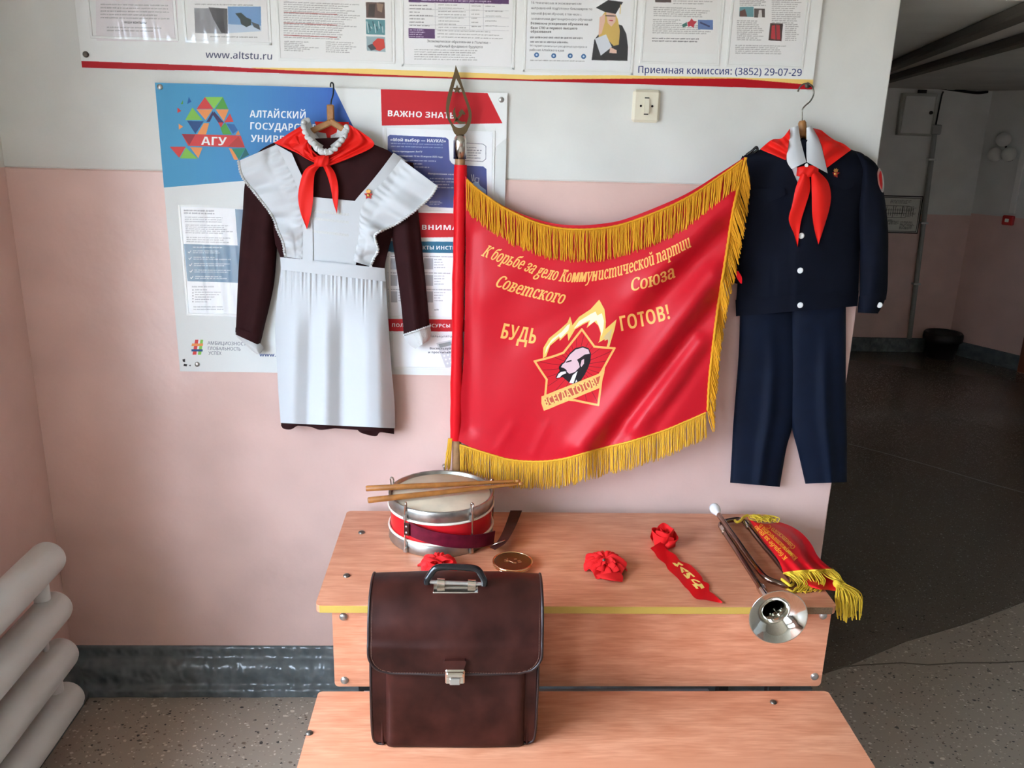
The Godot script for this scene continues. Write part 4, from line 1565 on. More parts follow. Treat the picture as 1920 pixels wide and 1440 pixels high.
func build_radiator() -> void:
	var o := thing("radiator", "pale grey radiator of four thick pipes in the corner by the floor", "radiator")
	var xr := -1.60
	var ends := [Vector2(98, 1038), Vector2(111, 1129), Vector2(122, 1216), Vector2(131, 1300)]
	var ys := []
	var z_end := 0.0
	for e in ends:
		var p := on_x(e, xr)
		ys.append(p.y)
		z_end += p.z * 0.25
	var r := 0.055
	var z_out := 2.6
	for k in 4:
		var st := new_st()
		var pts := PackedVector3Array()
		var rad := []
		for q in [[-0.012, 0.0], [-0.0115, 0.45], [-0.009, 0.78], [-0.002, 0.95], [0.010, 1.0], [0.6, 1.0], [1.4, 1.0]]:
			pts.append(Vector3(xr, ys[k], z_end + q[0] + r * 0.6 - 0.012))
			rad.append(maxf(r * q[1], 0.0006))
		pts.append(Vector3(xr, ys[k], z_out))
		rad.append(r)
		tube(st, pts, rad, 28)
		part(st, "pipe", mats["radiator_paint"], o)
	for k in 3:
		var thick := 0.024 if k != 1 else 0.010
		for z in [z_end + (0.07 if k != 1 else 0.09), 2.4]:
			var st := new_st()
			tube(st, PackedVector3Array([Vector3(xr - 0.01, ys[k] - r * 0.7, z), Vector3(xr - 0.01, ys[k + 1] + r * 0.7, z)]), thick, 16)
			part(st, "connector", mats["radiator_paint"], o)
	for z in [0.6, 2.2]:
		for k in [0, 3]:
			block("bracket", "radiator_paint", Vector3(X_LEFT, ys[k] - 0.07, z), Vector3(xr, ys[k] - 0.045, z + 0.03), o)


# ---------- desk and bench ----------
func bolt(at: Vector3, out: Vector3, r: float, parent: Node3D, key := "zinc") -> void:
	var side := out.cross(Vector3.RIGHT if absf(out.x) < 0.5 else Vector3.UP).normalized()
	var st := new_st()
	lathe(st, [Vector2(r, 0.0), Vector2(r * 0.94, r * 0.3), Vector2(r * 0.7, r * 0.52), Vector2(r * 0.35, r * 0.64), Vector2(0, r * 0.68)], 16, Transform3D(Basis(side, out, side.cross(out)), at))
	part(st, "bolt", mats[key], parent)


func rounded_board(st: SurfaceTool, x0: float, x1: float, z0: float, z1: float, y0: float, y1: float, r: float) -> void:
	var pg := PackedVector2Array()
	for c in [[x1 - r, z1 - r, 0.0], [x0 + r, z1 - r, 90.0], [x0 + r, z0 + r, 180.0], [x1 - r, z0 + r, 270.0]]:
		for k in 5:
			var a := deg_to_rad(c[2] + 22.5 * k)
			pg.append(Vector2(c[0] + cos(a) * r, c[1] + sin(a) * r))
	prism(st, pg, Transform3D(Basis(Vector3.RIGHT, Vector3.BACK, Vector3.DOWN), Vector3(0, y1, 0)), y1 - y0)


func build_desk() -> void:
	var o := thing("school_desk", "beech laminate school desk with yellow front edge and broad front panel", "desk")
	var x0 := -0.72
	var x1 := 0.72
	var z0 := 0.084
	var z1 := 0.684
	var st := new_st()
	rounded_board(st, x0, x1, z0, z1 - 0.0015, Y_DESK - 0.022, Y_DESK, 0.018)
	part(st, "desk_top", mats["beech"], o)
	# the yellow edge strip stops short on the right, where bare chipboard shows
	var xe := hy(1411, 1142, Y_DESK - 0.01).x
	block("edge_strip", "edge_band", Vector3(x0 + 0.012, Y_DESK - 0.0215, z1 - 0.004), Vector3(xe, Y_DESK - 0.0008, z1 + 0.001), o, 0.0006)
	block("bare_edge", "chipboard", Vector3(xe + 0.001, Y_DESK - 0.0215, z1 - 0.004), Vector3(x1 - 0.014, Y_DESK - 0.001, z1 + 0.0002), o, 0.0006)
	var zp := 0.655
	var pl := wz(623, 1160, zp).x
	var prx := wz(1558, 1155, zp).x
	var pb := (wz(640, 1291, zp).y + wz(1540, 1283, zp).y) * 0.5
	st = new_st()
	var h := Y_DESK - 0.022 - pb
	var pg := PackedVector2Array()
	var r := 0.012
	for c in [[prx - r, pb + r, 0.0, -90.0], [pl + r, pb + r, 0.0, 180.0]]:
		for k in 5:
			var a := deg_to_rad(c[3] + (90.0 - 22.5 * k if c[3] < 0 else 90.0 - 22.5 * k))
			pg.append(Vector2(c[0], c[1]) + Vector2(cos(a), sin(a)) * r)
	# front panel with rounded lower corners
	pg = PackedVector2Array([Vector2(pl, pb + h), Vector2(pl, pb + r)])
	for k in range(1, 4):
		var a := PI + PI / 2 * k / 4
		pg.append(Vector2(pl + r + cos(a) * r, pb + r + sin(a) * r))
	pg.append(Vector2(pl + r, pb))
	pg.append(Vector2(prx - r, pb))
	for k in range(1, 4):
		var a := -PI / 2 + PI / 2 * k / 4
		pg.append(Vector2(prx - r + cos(a) * r, pb + r + sin(a) * r))
	pg.append(Vector2(prx, pb + r))
	pg.append(Vector2(prx, pb + h))
	prism(st, pg, Transform3D(Basis.IDENTITY, Vector3(0, 0, zp - 0.016)), 0.016)
	part(st, "front_panel", mats["beech"], o)
	for q in [[644, 1156], [646, 1275], [1543, 1154], [1527, 1268]]:
		bolt(wz(q[0], q[1], zp), Vector3.BACK, 0.0115, o)
	for q in [[678, 999], [650, 1080]]:
		bolt(hy(q[0], q[1], Y_DESK), Vector3.UP, 0.0105, o, "dark_zinc")
	# steel frame: two legs each side, rails
	for s in [-1.0, 1.0]:
		var xc: float = s * 0.60
		for z in [0.16, 0.60]:
			block("leg", "black_frame", Vector3(xc - 0.02, 0.0, z - 0.015), Vector3(xc + 0.02, Y_DESK - 0.022, z + 0.015), o, 0.004)
		block("foot_rail", "black_frame", Vector3(xc - 0.02, 0.02, 0.175), Vector3(xc + 0.02, 0.05, 0.585), o, 0.003)
	block("rear_rail", "steel_frame", Vector3(-0.58, Y_DESK - 0.06, 0.15), Vector3(0.58, Y_DESK - 0.024, 0.17), o, 0.003)
	block("stretcher", "steel_frame", Vector3(-0.58, 0.395, 0.625), Vector3(0.40, 0.435, 0.65), o, 0.004)


func build_bench() -> void:
	var o := thing("bench", "low beech laminate bench in front of the desk", "bench")
	var zb := 0.705
	var x0 := hy(597, 1297, Y_BENCH).x
	var x1 := hy(1553, 1297, Y_BENCH).x
	var st := new_st()
	rounded_board(st, x0, x1, zb, zb + 0.40, Y_BENCH - 0.022, Y_BENCH, 0.012)
	part(st, "seat", mats["beech"], o)
	for s in [-1.0, 1.0]:
		var xc: float = (x0 + x1) * 0.5 + s * 0.58
		for z in [zb + 0.06, zb + 0.34]:
			block("leg", "black_frame", Vector3(xc - 0.02, 0, z - 0.015), Vector3(xc + 0.02, Y_BENCH - 0.022, z + 0.015), o, 0.004)
		block("foot_rail", "black_frame", Vector3(xc - 0.02, 0.03, zb + 0.075), Vector3(xc + 0.02, 0.06, zb + 0.325), o, 0.003)
	block("rail", "steel_frame", Vector3(x0 + 0.12, Y_BENCH - 0.07, zb + 0.05), Vector3(x1 - 0.12, Y_BENCH - 0.023, zb + 0.07), o, 0.003)
	block("rear_rail", "steel_frame", Vector3(x0 + 0.12, Y_BENCH - 0.045, zb - 0.022), Vector3(x0 + 1.0, Y_BENCH - 0.012, zb - 0.001), o, 0.003)
	for q in [[1450, 1317], [580, 1375]]:
		bolt(hy(q[0], q[1], Y_BENCH), Vector3.UP, 0.0095, o, "dark_zinc")


# ---------- hanging clothes: depth in metres from the wall at a point of the photograph ----------
func dress_depth(p: Vector2) -> float:
	var c := lookup([240, 608, 480, 622, 800, 633], p.y)
	var hw := lookup([235, 60, 270, 118, 300, 150, 350, 148, 440, 116, 480, 106, 520, 106, 650, 118, 820, 122], p.y)
	var t := clampf((p.x - c) / hw, -1.0, 1.0)
	return 0.026 + lookup([240, 0.05, 300, 0.06, 500, 0.055, 800, 0.07], p.y) * pow(maxf(0.0, 1.0 - t * t), 0.55)


func skirt_folds(p: Vector2) -> float:
	# gathers at the waist that open into a few deep folds below
	var g := clampf((p.y - 510.0) / 280.0, 0.0, 1.0)
	var x := p.x + (p.y - 510.0) * 0.01
	var reach := 0.10 + 0.16 * (0.5 + 0.5 * sin(x * 0.37)) * (0.5 + 0.5 * sin(x * 0.13 + 1.0))
	var fine := sin(x * 0.66 + 2.0 * sin(x * 0.11)) * 0.0026 + sin(x * 1.21 + 1.3) * 0.0012
	# folds that face the window on one side and turn away on the other
	var xf := 628.0 + (x - 628.0) * lerpf(1.08, 0.99, g) - 2.0
	var broad := 0.0
	for k in 5:
		broad += lookup([510, 0.0, 547, 0.026, 552, 0.026, 580, -0.009, 608, 0.026, 613, 0.026, 641, -0.008, 690, 0.026, 714, 0.027, 745, -0.006], xf + (k - 2) * 2.5) * 0.2
	return fine * (1.0 - smoothstep(reach * 0.3, reach * 1.6, g)) + (broad - 0.008) * smoothstep(0.08, 0.5, g)


func build_dress() -> void:
	# wooden hanger on a wire hook
	var h := thing("coat_hanger", "wooden hanger with black wire hook inside the brown dress", "hanger")
	var st := new_st()
	var pts := PackedVector3Array()
	for q in [[619.5, 163], [620, 157], [622.5, 155], [625, 158], [625.5, 166], [624.5, 178], [621.5, 188], [620.5, 198]]:
		pts.append(wz(q[0], q[1], 0.045 if q[1] > 175 else 0.036))
	tube(st, smooth3(pts), 0.0022, 8)
	part(st, "hook", mats["wire_black"], h, "black wire hook")
	st = new_st()
	var a := wz(620, 196, 0.045)
	var b := wz(620, 230, 0.045)
	box(st, (a + b) * 0.5, Vector3(0.021, a.y - b.y, 0.014), 0.003)
	part(st, "neck", mats["wood_hanger"], h)
	for e in [[620, 229, 578, 249, 556, 258], [619, 227, 644, 243, 676, 262]]:
		st = new_st()
		var s0 := wz(e[0], e[1], 0.056)
		var s1 := wz(e[2], e[3], 0.058)
		var s2 := wz(e[4], e[5], 0.052)
		for k in 2:
			var p0: Vector3 = s0 if k == 0 else s1
			var p1: Vector3 = s1 if k == 0 else s2
			var d := (p1 - p0).normalized()
			box(st, (p0 + p1) * 0.5, Vector3(p0.distance_to(p1) + 0.004, 0.018, 0.012), 0.003, Basis(d, d.cross(Vector3.FORWARD).normalized() * -1.0, Vector3.BACK) if d.x > 0 else Basis(-d, (-d).cross(Vector3.FORWARD).normalized() * -1.0, Vector3.BACK))
		part(st, "arm", mats["wood_hanger"], h)

	var o := thing("school_dress", "dark brown long-sleeved school dress with white collar under the white apron", "dress")
	st = new_st()
	cloth(st, v2([585, 262, 550, 262, 512, 268, 478, 292, 470, 330, 484, 390, 508, 440, 526, 485, 528, 520]), v2([638, 262, 672, 256, 702, 271, 737, 289, 750, 325, 750, 390, 736, 440, 723, 490, 721, 520]), 36, 40,
		func(u: float, v: float, p: Vector2) -> float: return dress_depth(p) + sin(p.x * 0.11 + p.y * 0.02) * 0.002,
		func(u: float, v: float, p: Vector2) -> float: return 0.022)
	part(st, "bodice", mats["brown_wool"], o)
	st = new_st()
	cloth(st, v2([528, 512, 524, 560, 524, 650, 528, 740, 527, 796]), v2([720, 516, 722, 560, 728, 650, 735, 740, 739, 811]), 90, 30,
		func(u: float, v: float, p: Vector2) -> float: return dress_depth(p) - 0.006 + skirt_folds(p) * 0.8,
		func(u: float, v: float, p: Vector2) -> float: return 0.02)
	part(st, "skirt", mats["brown_wool"], o)
	# hem of the skirt, a wavy band that hangs below the apron
	st = new_st()
	var hem_top := dense(v2([527, 784, 739, 800]), 90)
	var hem_low := dense(v2([527, 798, 532, 804, 546, 805, 560, 798, 584, 801, 602, 806, 640, 802, 666, 804, 678, 812, 704, 818, 712, 811, 726, 812, 739, 814]), 90)
	var hem := func(u: float, v: float, off: float) -> Vector3:
		var p: Vector2 = hem_top[int(roundf(u * 90.0))].lerp(hem_low[int(roundf(u * 90.0))], v)
		return on_z(p, dress_depth(p) - 0.012 + skirt_folds(p) * 0.8 + sin(u * 29.0) * 0.006 - off)
	sheet(st, 90, 4, func(u: float, v: float) -> Vector3: return hem.call(u, v, 0.0), func(u: float, v: float) -> Vector3: return hem.call(u, v, 0.002))
	part(st, "hem", mats["brown_wool"], o)
	# sleeves
	var sl := func(c: float, bulge: float) -> Callable:
		return func(u: float, v: float, p: Vector2) -> float:
			return 0.030 + bulge * pow(maxf(0.0, 1.0 - pow(2.0 * u - 1.0, 2.0)), 0.5) + (sin(u * 9.0 + v * 2.0 + c) * 0.006 + sin(u * 4.0 - v * 3.0 + c) * 0.006) * sin(PI * u) * smoothstep(0.0, 0.3, v)
	var flat := func(u: float, v: float, p: Vector2) -> float: return 0.022
	st = new_st()
	cloth(st, v2([500, 292, 470, 310, 459, 345, 455, 400, 450, 460, 446, 530, 443, 600, 442, 618]), v2([540, 300, 530, 380, 519, 430, 519, 470, 514, 530, 505, 575, 496, 612, 491, 634]), 20, 40, sl.call(0.4, 0.034), flat)
	part(st, "sleeve", mats["brown_wool"], o)
	st = new_st()
	cloth(st, v2([742, 300, 735, 380, 735, 440, 740, 480, 747, 530, 753, 580, 757, 628]), v2([775, 305, 780, 350, 783, 385, 790, 450, 796, 510, 801, 560, 806, 614]), 20, 40, sl.call(2.2, 0.034), flat)
	part(st, "sleeve", mats["brown_wool"], o)
	st = new_st()
	cloth(st, v2([441.5, 614, 441, 627]), v2([492, 630, 487, 648]), 20, 4, func(u: float, v: float, p: Vector2) -> float: return 0.032 + 0.036 * pow(maxf(0.0, 1.0 - pow(2.0 * u - 1.0, 2.0)), 0.5), flat)
	part(st, "cuff_band", mats["brown_wool"], o)
	# white lace cuffs
	st = new_st()
	cloth(st, v2([441, 623, 443, 630, 470, 655, 482, 664]), v2([488, 644, 492, 648, 494, 652, 489, 663]), 12, 10, func(u: float, v: float, p: Vector2) -> float: return 0.040 + 0.02 * sin(PI * u) + sin(p.x * 0.8 + p.y * 0.4) * 0.0015, 0.003)
	part(st, "lace_cuff", mats["lace"], o, "white lace cuff")
	st = new_st()
	cloth(st, v2([757, 628, 760, 636, 770, 648, 779, 654]), v2([806, 611, 808, 620, 808, 630, 803, 639]), 16, 10, func(u: float, v: float, p: Vector2) -> float: return 0.046 + 0.03 * sin(PI * u) + sin(u * 25.0) * 0.0015, 0.004)
	part(st, "lace_cuff", mats["lace"], o, "turned-back white lace cuff")
	st = new_st()
	pts = PackedVector3Array()
	for k in 40:
		var t := k / 39.0
		pts.append(wz(lerpf(757, 807, t), lerpf(628, 611, t) + sin(k * 1.9) * 0.9, 0.052 + 0.03 * sin(PI * t)))
	tube(st, pts, 0.0028, 6)
	part(st, "lace_edge", mats["lace"], o)
	# standing collar: a ruffled ring round the neck opening, and the inside of its back
	st = new_st()
	pts = PackedVector3Array()
	var rad := []
	var ringline := dense(v2([579, 225, 570, 227, 570, 240, 577, 256, 588, 271, 599, 281, 611, 286, 623, 282, 634, 271, 645, 257, 652, 243, 648, 236]), 110)
	for k in 111:
		var t := k / 110.0
		var q: Vector2 = ringline[k] + Vector2(sin(k * 0.8), cos(k * 0.67)) * 0.9
		pts.append(on_z(q, 0.074 + 0.050 * sin(PI * t)))
		rad.append(0.0092 + 0.0016 * sin(k * 0.95) - 0.003 * absf(2.0 * t - 1.0))
	tube(st, pts, rad, 10)
	part(st, "collar_ruffle", mats["lace"], o, "ruffled white standing collar")
	# the inner faces of the standing collar, and its open back
	st = new_st()
	cloth(st, v2([570, 228, 572, 242, 580, 258, 592, 272, 603, 280]), v2([582, 227, 588, 244, 596, 256, 602, 264, 608, 270]), 10, 20, func(u: float, v: float, p: Vector2) -> float: return lerpf(lerpf(0.078, 0.112, v), lerpf(0.044, 0.070, v), u), 0.003)
	part(st, "collar_inside", mats["lace"], o)
	st = new_st()
	cloth(st, v2([633, 240, 630, 252, 624, 262, 618, 270]), v2([650, 240, 646, 254, 636, 268, 622, 280]), 10, 20, func(u: float, v: float, p: Vector2) -> float: return lerpf(lerpf(0.040, 0.066, v), lerpf(0.078, 0.112, v), u), 0.003)
	part(st, "collar_inside", mats["lace"], o)
	st = new_st()
	cloth(st, v2([588, 246, 596, 258, 602, 270]), v2([611, 250, 613, 258, 614, 266]), 8, 8, func(u: float, v: float, p: Vector2) -> float: return 0.038, 0.003)
	part(st, "collar_back", mats["lace"], o)
	st = new_st()
	cloth(st, v2([620, 254, 620, 260, 618, 266]), v2([640, 244, 636, 256, 630, 266]), 8, 8, func(u: float, v: float, p: Vector2) -> float: return 0.038, 0.003)
	part(st, "collar_back", mats["lace"], o)
	st = new_st()
	cloth(st, v2([594, 258, 600, 270, 604, 280]), v2([636, 258, 630, 271, 618, 280]), 10, 6, func(u: float, v: float, p: Vector2) -> float: return 0.032, 0.003)
	part(st, "neck_facing", mats["brown_wool"], o)

	# --- apron ---
	var ap := thing("white_apron", "white pinafore apron with ruffled lace-edged shoulder wings", "apron")
	var over := func(p: Vector2, lift: float) -> float: return dress_depth(p) + lift
	st = new_st()
	cloth(st, v2([527, 503, 521, 545, 517, 592, 516, 631, 520, 697, 522, 737, 526, 790]), v2([723, 524, 725, 560, 729, 620, 733, 680, 737, 724, 740, 760, 741, 796]), 130, 50,
		func(u: float, v: float, p: Vector2) -> float: return dress_depth(p) + 0.010 + skirt_folds(p) + 0.004 * smoothstep(0.0, 0.2, v),
		0.002)
	part(st, "apron_skirt", mats["white_cotton"], ap)
	st = new_st()
	cloth(st, v2([525.5, 783, 526, 793]), v2([741, 794, 741, 803]), 130, 4,
		func(u: float, v: float, p: Vector2) -> float: return dress_depth(p) + 0.0165 + skirt_folds(p), 0.003)
	part(st, "apron_hem", mats["white_cotton"], ap)
	st = new_st()
	cloth(st, v2([525, 482, 527, 506]), v2([721, 503, 723, 528]), 30, 5, func(u: float, v: float, p: Vector2) -> float: return over.call(p, 0.017), 0.004)
	part(st, "waistband", mats["white_cotton"], ap)
	st = new_st()
	cloth(st, v2([584, 369, 584, 430, 585, 494]), v2([667, 377, 658, 430, 656, 502]), 24, 16, func(u: float, v: float, p: Vector2) -> float: return over.call(p, 0.008), 0.002)
	part(st, "bib", mats["white_cotton"], ap)
	# tucks and lace insertions across the bib
	for k in 4:
		var y := [371.0, 393.0, 407.0, 431.0][k] as float
		st = new_st()
		cloth(st, v2([585, y, 585, y + (12.0 if k == 0 else 5.0)]), v2([666 - k * 3, y + 8, 665 - k * 3, y + (20.0 if k == 0 else 13.0)]), 40, 3, func(u: float, v: float, p: Vector2) -> float: return over.call(p, 0.0105) + (0.0 if k == 0 else sin(u * 90.0) * 0.0008), 0.002)
		part(st, "bib_band" if k == 0 else "bib_lace", mats["white_cotton"] if k == 0 else mats["lace"], ap)
	st = new_st()
	cloth(st, v2([516, 270, 531, 303, 551, 345, 560, 378, 563, 427, 563, 492]), v2([547, 287, 556, 308, 567, 332, 582, 366, 586, 427, 587, 496]), 8, 30, func(u: float, v: float, p: Vector2) -> float: return over.call(p, 0.012), 0.002)
	part(st, "strap", mats["white_cotton"], ap)
	st = new_st()
	cloth(st, v2([738, 286, 715, 317, 690, 348, 666, 376, 655, 400, 654, 440, 653, 500]), v2([764, 303, 734, 336, 706, 362, 683, 389, 678, 410, 677, 440, 666, 502]), 8, 30, func(u: float, v: float, p: Vector2) -> float: return over.call(p, 0.012), 0.002)
	part(st, "strap", mats["white_cotton"], ap)
	# shoulder wings: gathered along the strap, flaring outwards
	var wings := [
		[[518, 271, 535, 304, 555, 346, 564, 378, 567, 427, 567, 486], [449, 301, 456, 330, 480, 361, 505, 393, 516, 412, 523, 433, 532, 453, 537, 482], 0.0],
		[[752, 298, 726, 332, 700, 359, 679, 387, 674, 412, 673, 440, 662, 490], [818, 347, 806, 367, 780, 391, 742, 418, 704, 437, 703, 452, 707, 468, 699, 484, 693, 499], 1.7]]
	for w in wings:
		var ph: float = w[2]
		var nv := 90
		var depth := func(u: float, v: float, p: Vector2) -> float:
			var base := maxf(dress_depth(p), lerpf(0.050, 0.072, smoothstep(0.0, 0.5, u))) + 0.013
			var broad := sin(v * 17.0 + ph) * 0.013 + sin(v * 33.0 + ph * 2.0 + u * 2.0) * 0.006 + sin(v * 57.0 + ph) * 0.0022
			var gath := sin(v * 96.0 + 1.5 * sin(v * 19.0)) * 0.0026 * (1.0 - smoothstep(0.10, 0.5, u)) * smoothstep(0.0, 0.06, u)
			return maxf(base + broad * smoothstep(0.1, 0.9, u) * lerpf(0.5, 1.5, v) + gath + sin(PI * u) * 0.008, maxf(dress_depth(p), 0.062) + 0.008)
		st = new_st()
		cloth(st, v2(w[0]), v2(w[1]), 18, nv, depth, 0.0018)
		part(st, "wing_ruffle", mats["white_cotton"], ap)
		st = new_st()
		var edge := dense(v2(w[1]), 140)
		var inner := dense(v2(w[0]), 140)
		pts = PackedVector3Array()
		rad = []
		for k in 141:
			var q: Vector2 = edge[k] + (edge[k] - inner[k]).normalized() * (1.4 + sin(k * 1.9) * 1.1)
			pts.append(on_z(q, depth.call(1.0, k / 140.0, edge[k]) + sin(k * 1.9) * 0.001))
			rad.append(0.0038 + 0.0013 * sin(k * 1.9))
		tube(st, pts, rad, 6)
		part(st, "lace_trim", mats["lace"], ap)

	# --- neckerchief on the dress ---
	var sc := thing("neckerchief", "red pioneer neckerchief knotted over the brown dress", "neckerchief")
	var lift := func(amount: float, f: float) -> Callable:
		return func(u: float, v: float, p: Vector2) -> float:
			return maxf(dress_depth(p), 0.06) + amount + sin(u * f * 1.5 + v * 2.0) * 0.007 * sin(PI * v) + sin(u * f * 2.7 - v) * 0.003 * (0.3 + 0.7 * v)
	st = new_st()
	cloth(st, v2([571, 232, 545, 248, 514, 268]), v2([583, 272, 586, 290, 594, 303]), 26, 24, lift.call(0.020, 8.0), 0.002)
	# v runs across the wing, u along it
	part(st, "wing", mats["red_silk"], sc)
	st = new_st()
	cloth(st, v2([514, 268, 548, 282, 575, 298, 592, 306]), v2([571, 234, 572, 256, 582, 276, 600, 294]), 20, 24, lift.call(0.017, 9.0), 0.002)
	part(st, "wing", mats["red_silk"], sc)
	st = new_st()
	cloth(st, v2([654, 233, 650, 254, 638, 272, 612, 294]), v2([676, 246, 702, 271, 664, 293, 616, 312]), 22, 26, lift.call(0.017, 9.0), 0.002)
	part(st, "wing", mats["red_silk"], sc)
	st = new_st()
	cloth(st, v2([590, 228, 594, 240, 600, 262]), v2([654, 229, 652, 240, 640, 262]), 16, 10, func(u: float, v: float, p: Vector2) -> float: return 0.022 + 0.006 * sin(PI * u), 0.002)
	part(st, "back_fold", mats["red_silk"], sc)
	neckerchief_knot(sc, wz(603, 302, 0.113), 0.021, 0.016)
	st = new_st()
	cloth(st, v2([593, 305, 572, 318, 562, 345, 559, 372, 564, 400, 575, 429]), v2([603, 309, 591, 324, 588, 345, 587, 375, 583, 402, 575.5, 430]), 14, 40,
		func(u: float, v: float, p: Vector2) -> float: return dress_depth(p) + 0.022 + sin(PI * u) * 0.010 * (1.0 - v) + sin(u * 5.0 + v * 3.0) * 0.003, 0.002)
	part(st, "tail", mats["red_silk"], sc)
	st = new_st()
	cloth(st, v2([604, 308, 613, 328, 620, 352, 625, 380, 631.5, 400]), v2([615, 307, 627, 322, 633, 342, 634.5, 362, 632, 401]), 12, 36,
		func(u: float, v: float, p: Vector2) -> float: return dress_depth(p) + 0.020 + sin(PI * u) * 0.008 * (1.0 - v) + sin(u * 5.0 + v * 4.0) * 0.002, 0.002)
	part(st, "tail", mats["red_silk"], sc)

	star_badge(wz(691, 366, dress_depth(Vector2(691, 366)) + 0.0155), 0.014, "small red and gold star badge pinned to the white apron strap")


func neckerchief_knot(parent: Node3D, at: Vector3, w: float, h: float) -> void:
	# a rounded, slightly pinched band of cloth
	var st := new_st()
	var front := func(u: float, v: float) -> Vector3:
		var x := (u * 2.0 - 1.0)
		var y := (v * 2.0 - 1.0)
		var pinch := 1.0 - 0.22 * x * x
		return at + Vector3(x * w, -y * h * pinch + x * 0.002, 0.014 * sqrt(maxf(0.0, 1.0 - x * x * 0.9)) * sqrt(maxf(0.0, 1.0 - y * y * 0.8)) + sin(x * 7.0 + y * 2.0) * 0.0016)
	var back := func(u: float, v: float) -> Vector3:
		var q: Vector3 = front.call(u, v)
		return Vector3(q.x, q.y, at.z - 0.012)
	sheet(st, 18, 14, front, back)
	part(st, "knot", mats["red_silk"], parent)


func star_badge(at: Vector3, r: float, label: String) -> void:
	var o := thing("star_badge", label, "badge")
	var st := new_st()
	var pg := PackedVector2Array()
	for k in 10:
		pg.append(Vector2.from_angle(PI / 2 + TAU * k / 10) * (r if k % 2 == 0 else r * 0.52))
	prism(st, pg, Transform3D(Basis.IDENTITY, at), 0.002)
	part(st, "star", mats["badge_red"], o)
	st = new_st()
	pg = PackedVector2Array([Vector2(-r * 0.3, r * 0.5), Vector2(-r * 0.55, r * 0.75), Vector2(-r * 0.3, r * 1.25), Vector2(-r * 0.1, r * 0.95), Vector2(r * 0.1, r * 1.35), Vector2(r * 0.3, r * 0.95), Vector2(r * 0.55, r * 1.1), Vector2(r * 0.4, r * 0.5)])
	prism(st, pg, Transform3D(Basis.IDENTITY, at), 0.003)
	part(st, "flame", mats["badge_gold"], o)
	st = new_st()
	lathe(st, [Vector2(r * 0.36, 0.0), Vector2(r * 0.3, 0.002), Vector2(0, 0.0028)], 14, Transform3D(Basis(Vector3.RIGHT, Vector3.BACK, Vector3.DOWN), at + Vector3(0, 0, 0.0018)))
	part(st, "medallion", mats["badge_gold"], o)


# ---------- the suit ----------
func suit_depth(p: Vector2) -> float:
	var left := lookup([240, 1470, 280, 1424, 293, 1390, 320, 1386, 500, 1382, 600, 1378, 700, 1380, 910, 1366], p.y)
	var right := lookup([240, 1530, 280, 1598, 293, 1625, 320, 1645, 360, 1625, 400, 1612, 600, 1612, 910, 1592], p.y)
	var t := clampf((p.x - (left + right) * 0.5) / ((right - left) * 0.5), -1.0, 1.0)
	return 0.026 + lookup([240, 0.06, 300, 0.07, 400, 0.075, 590, 0.065, 620, 0.05, 900, 0.05], p.y) * pow(maxf(0.0, 1.0 - t * t), 0.5)


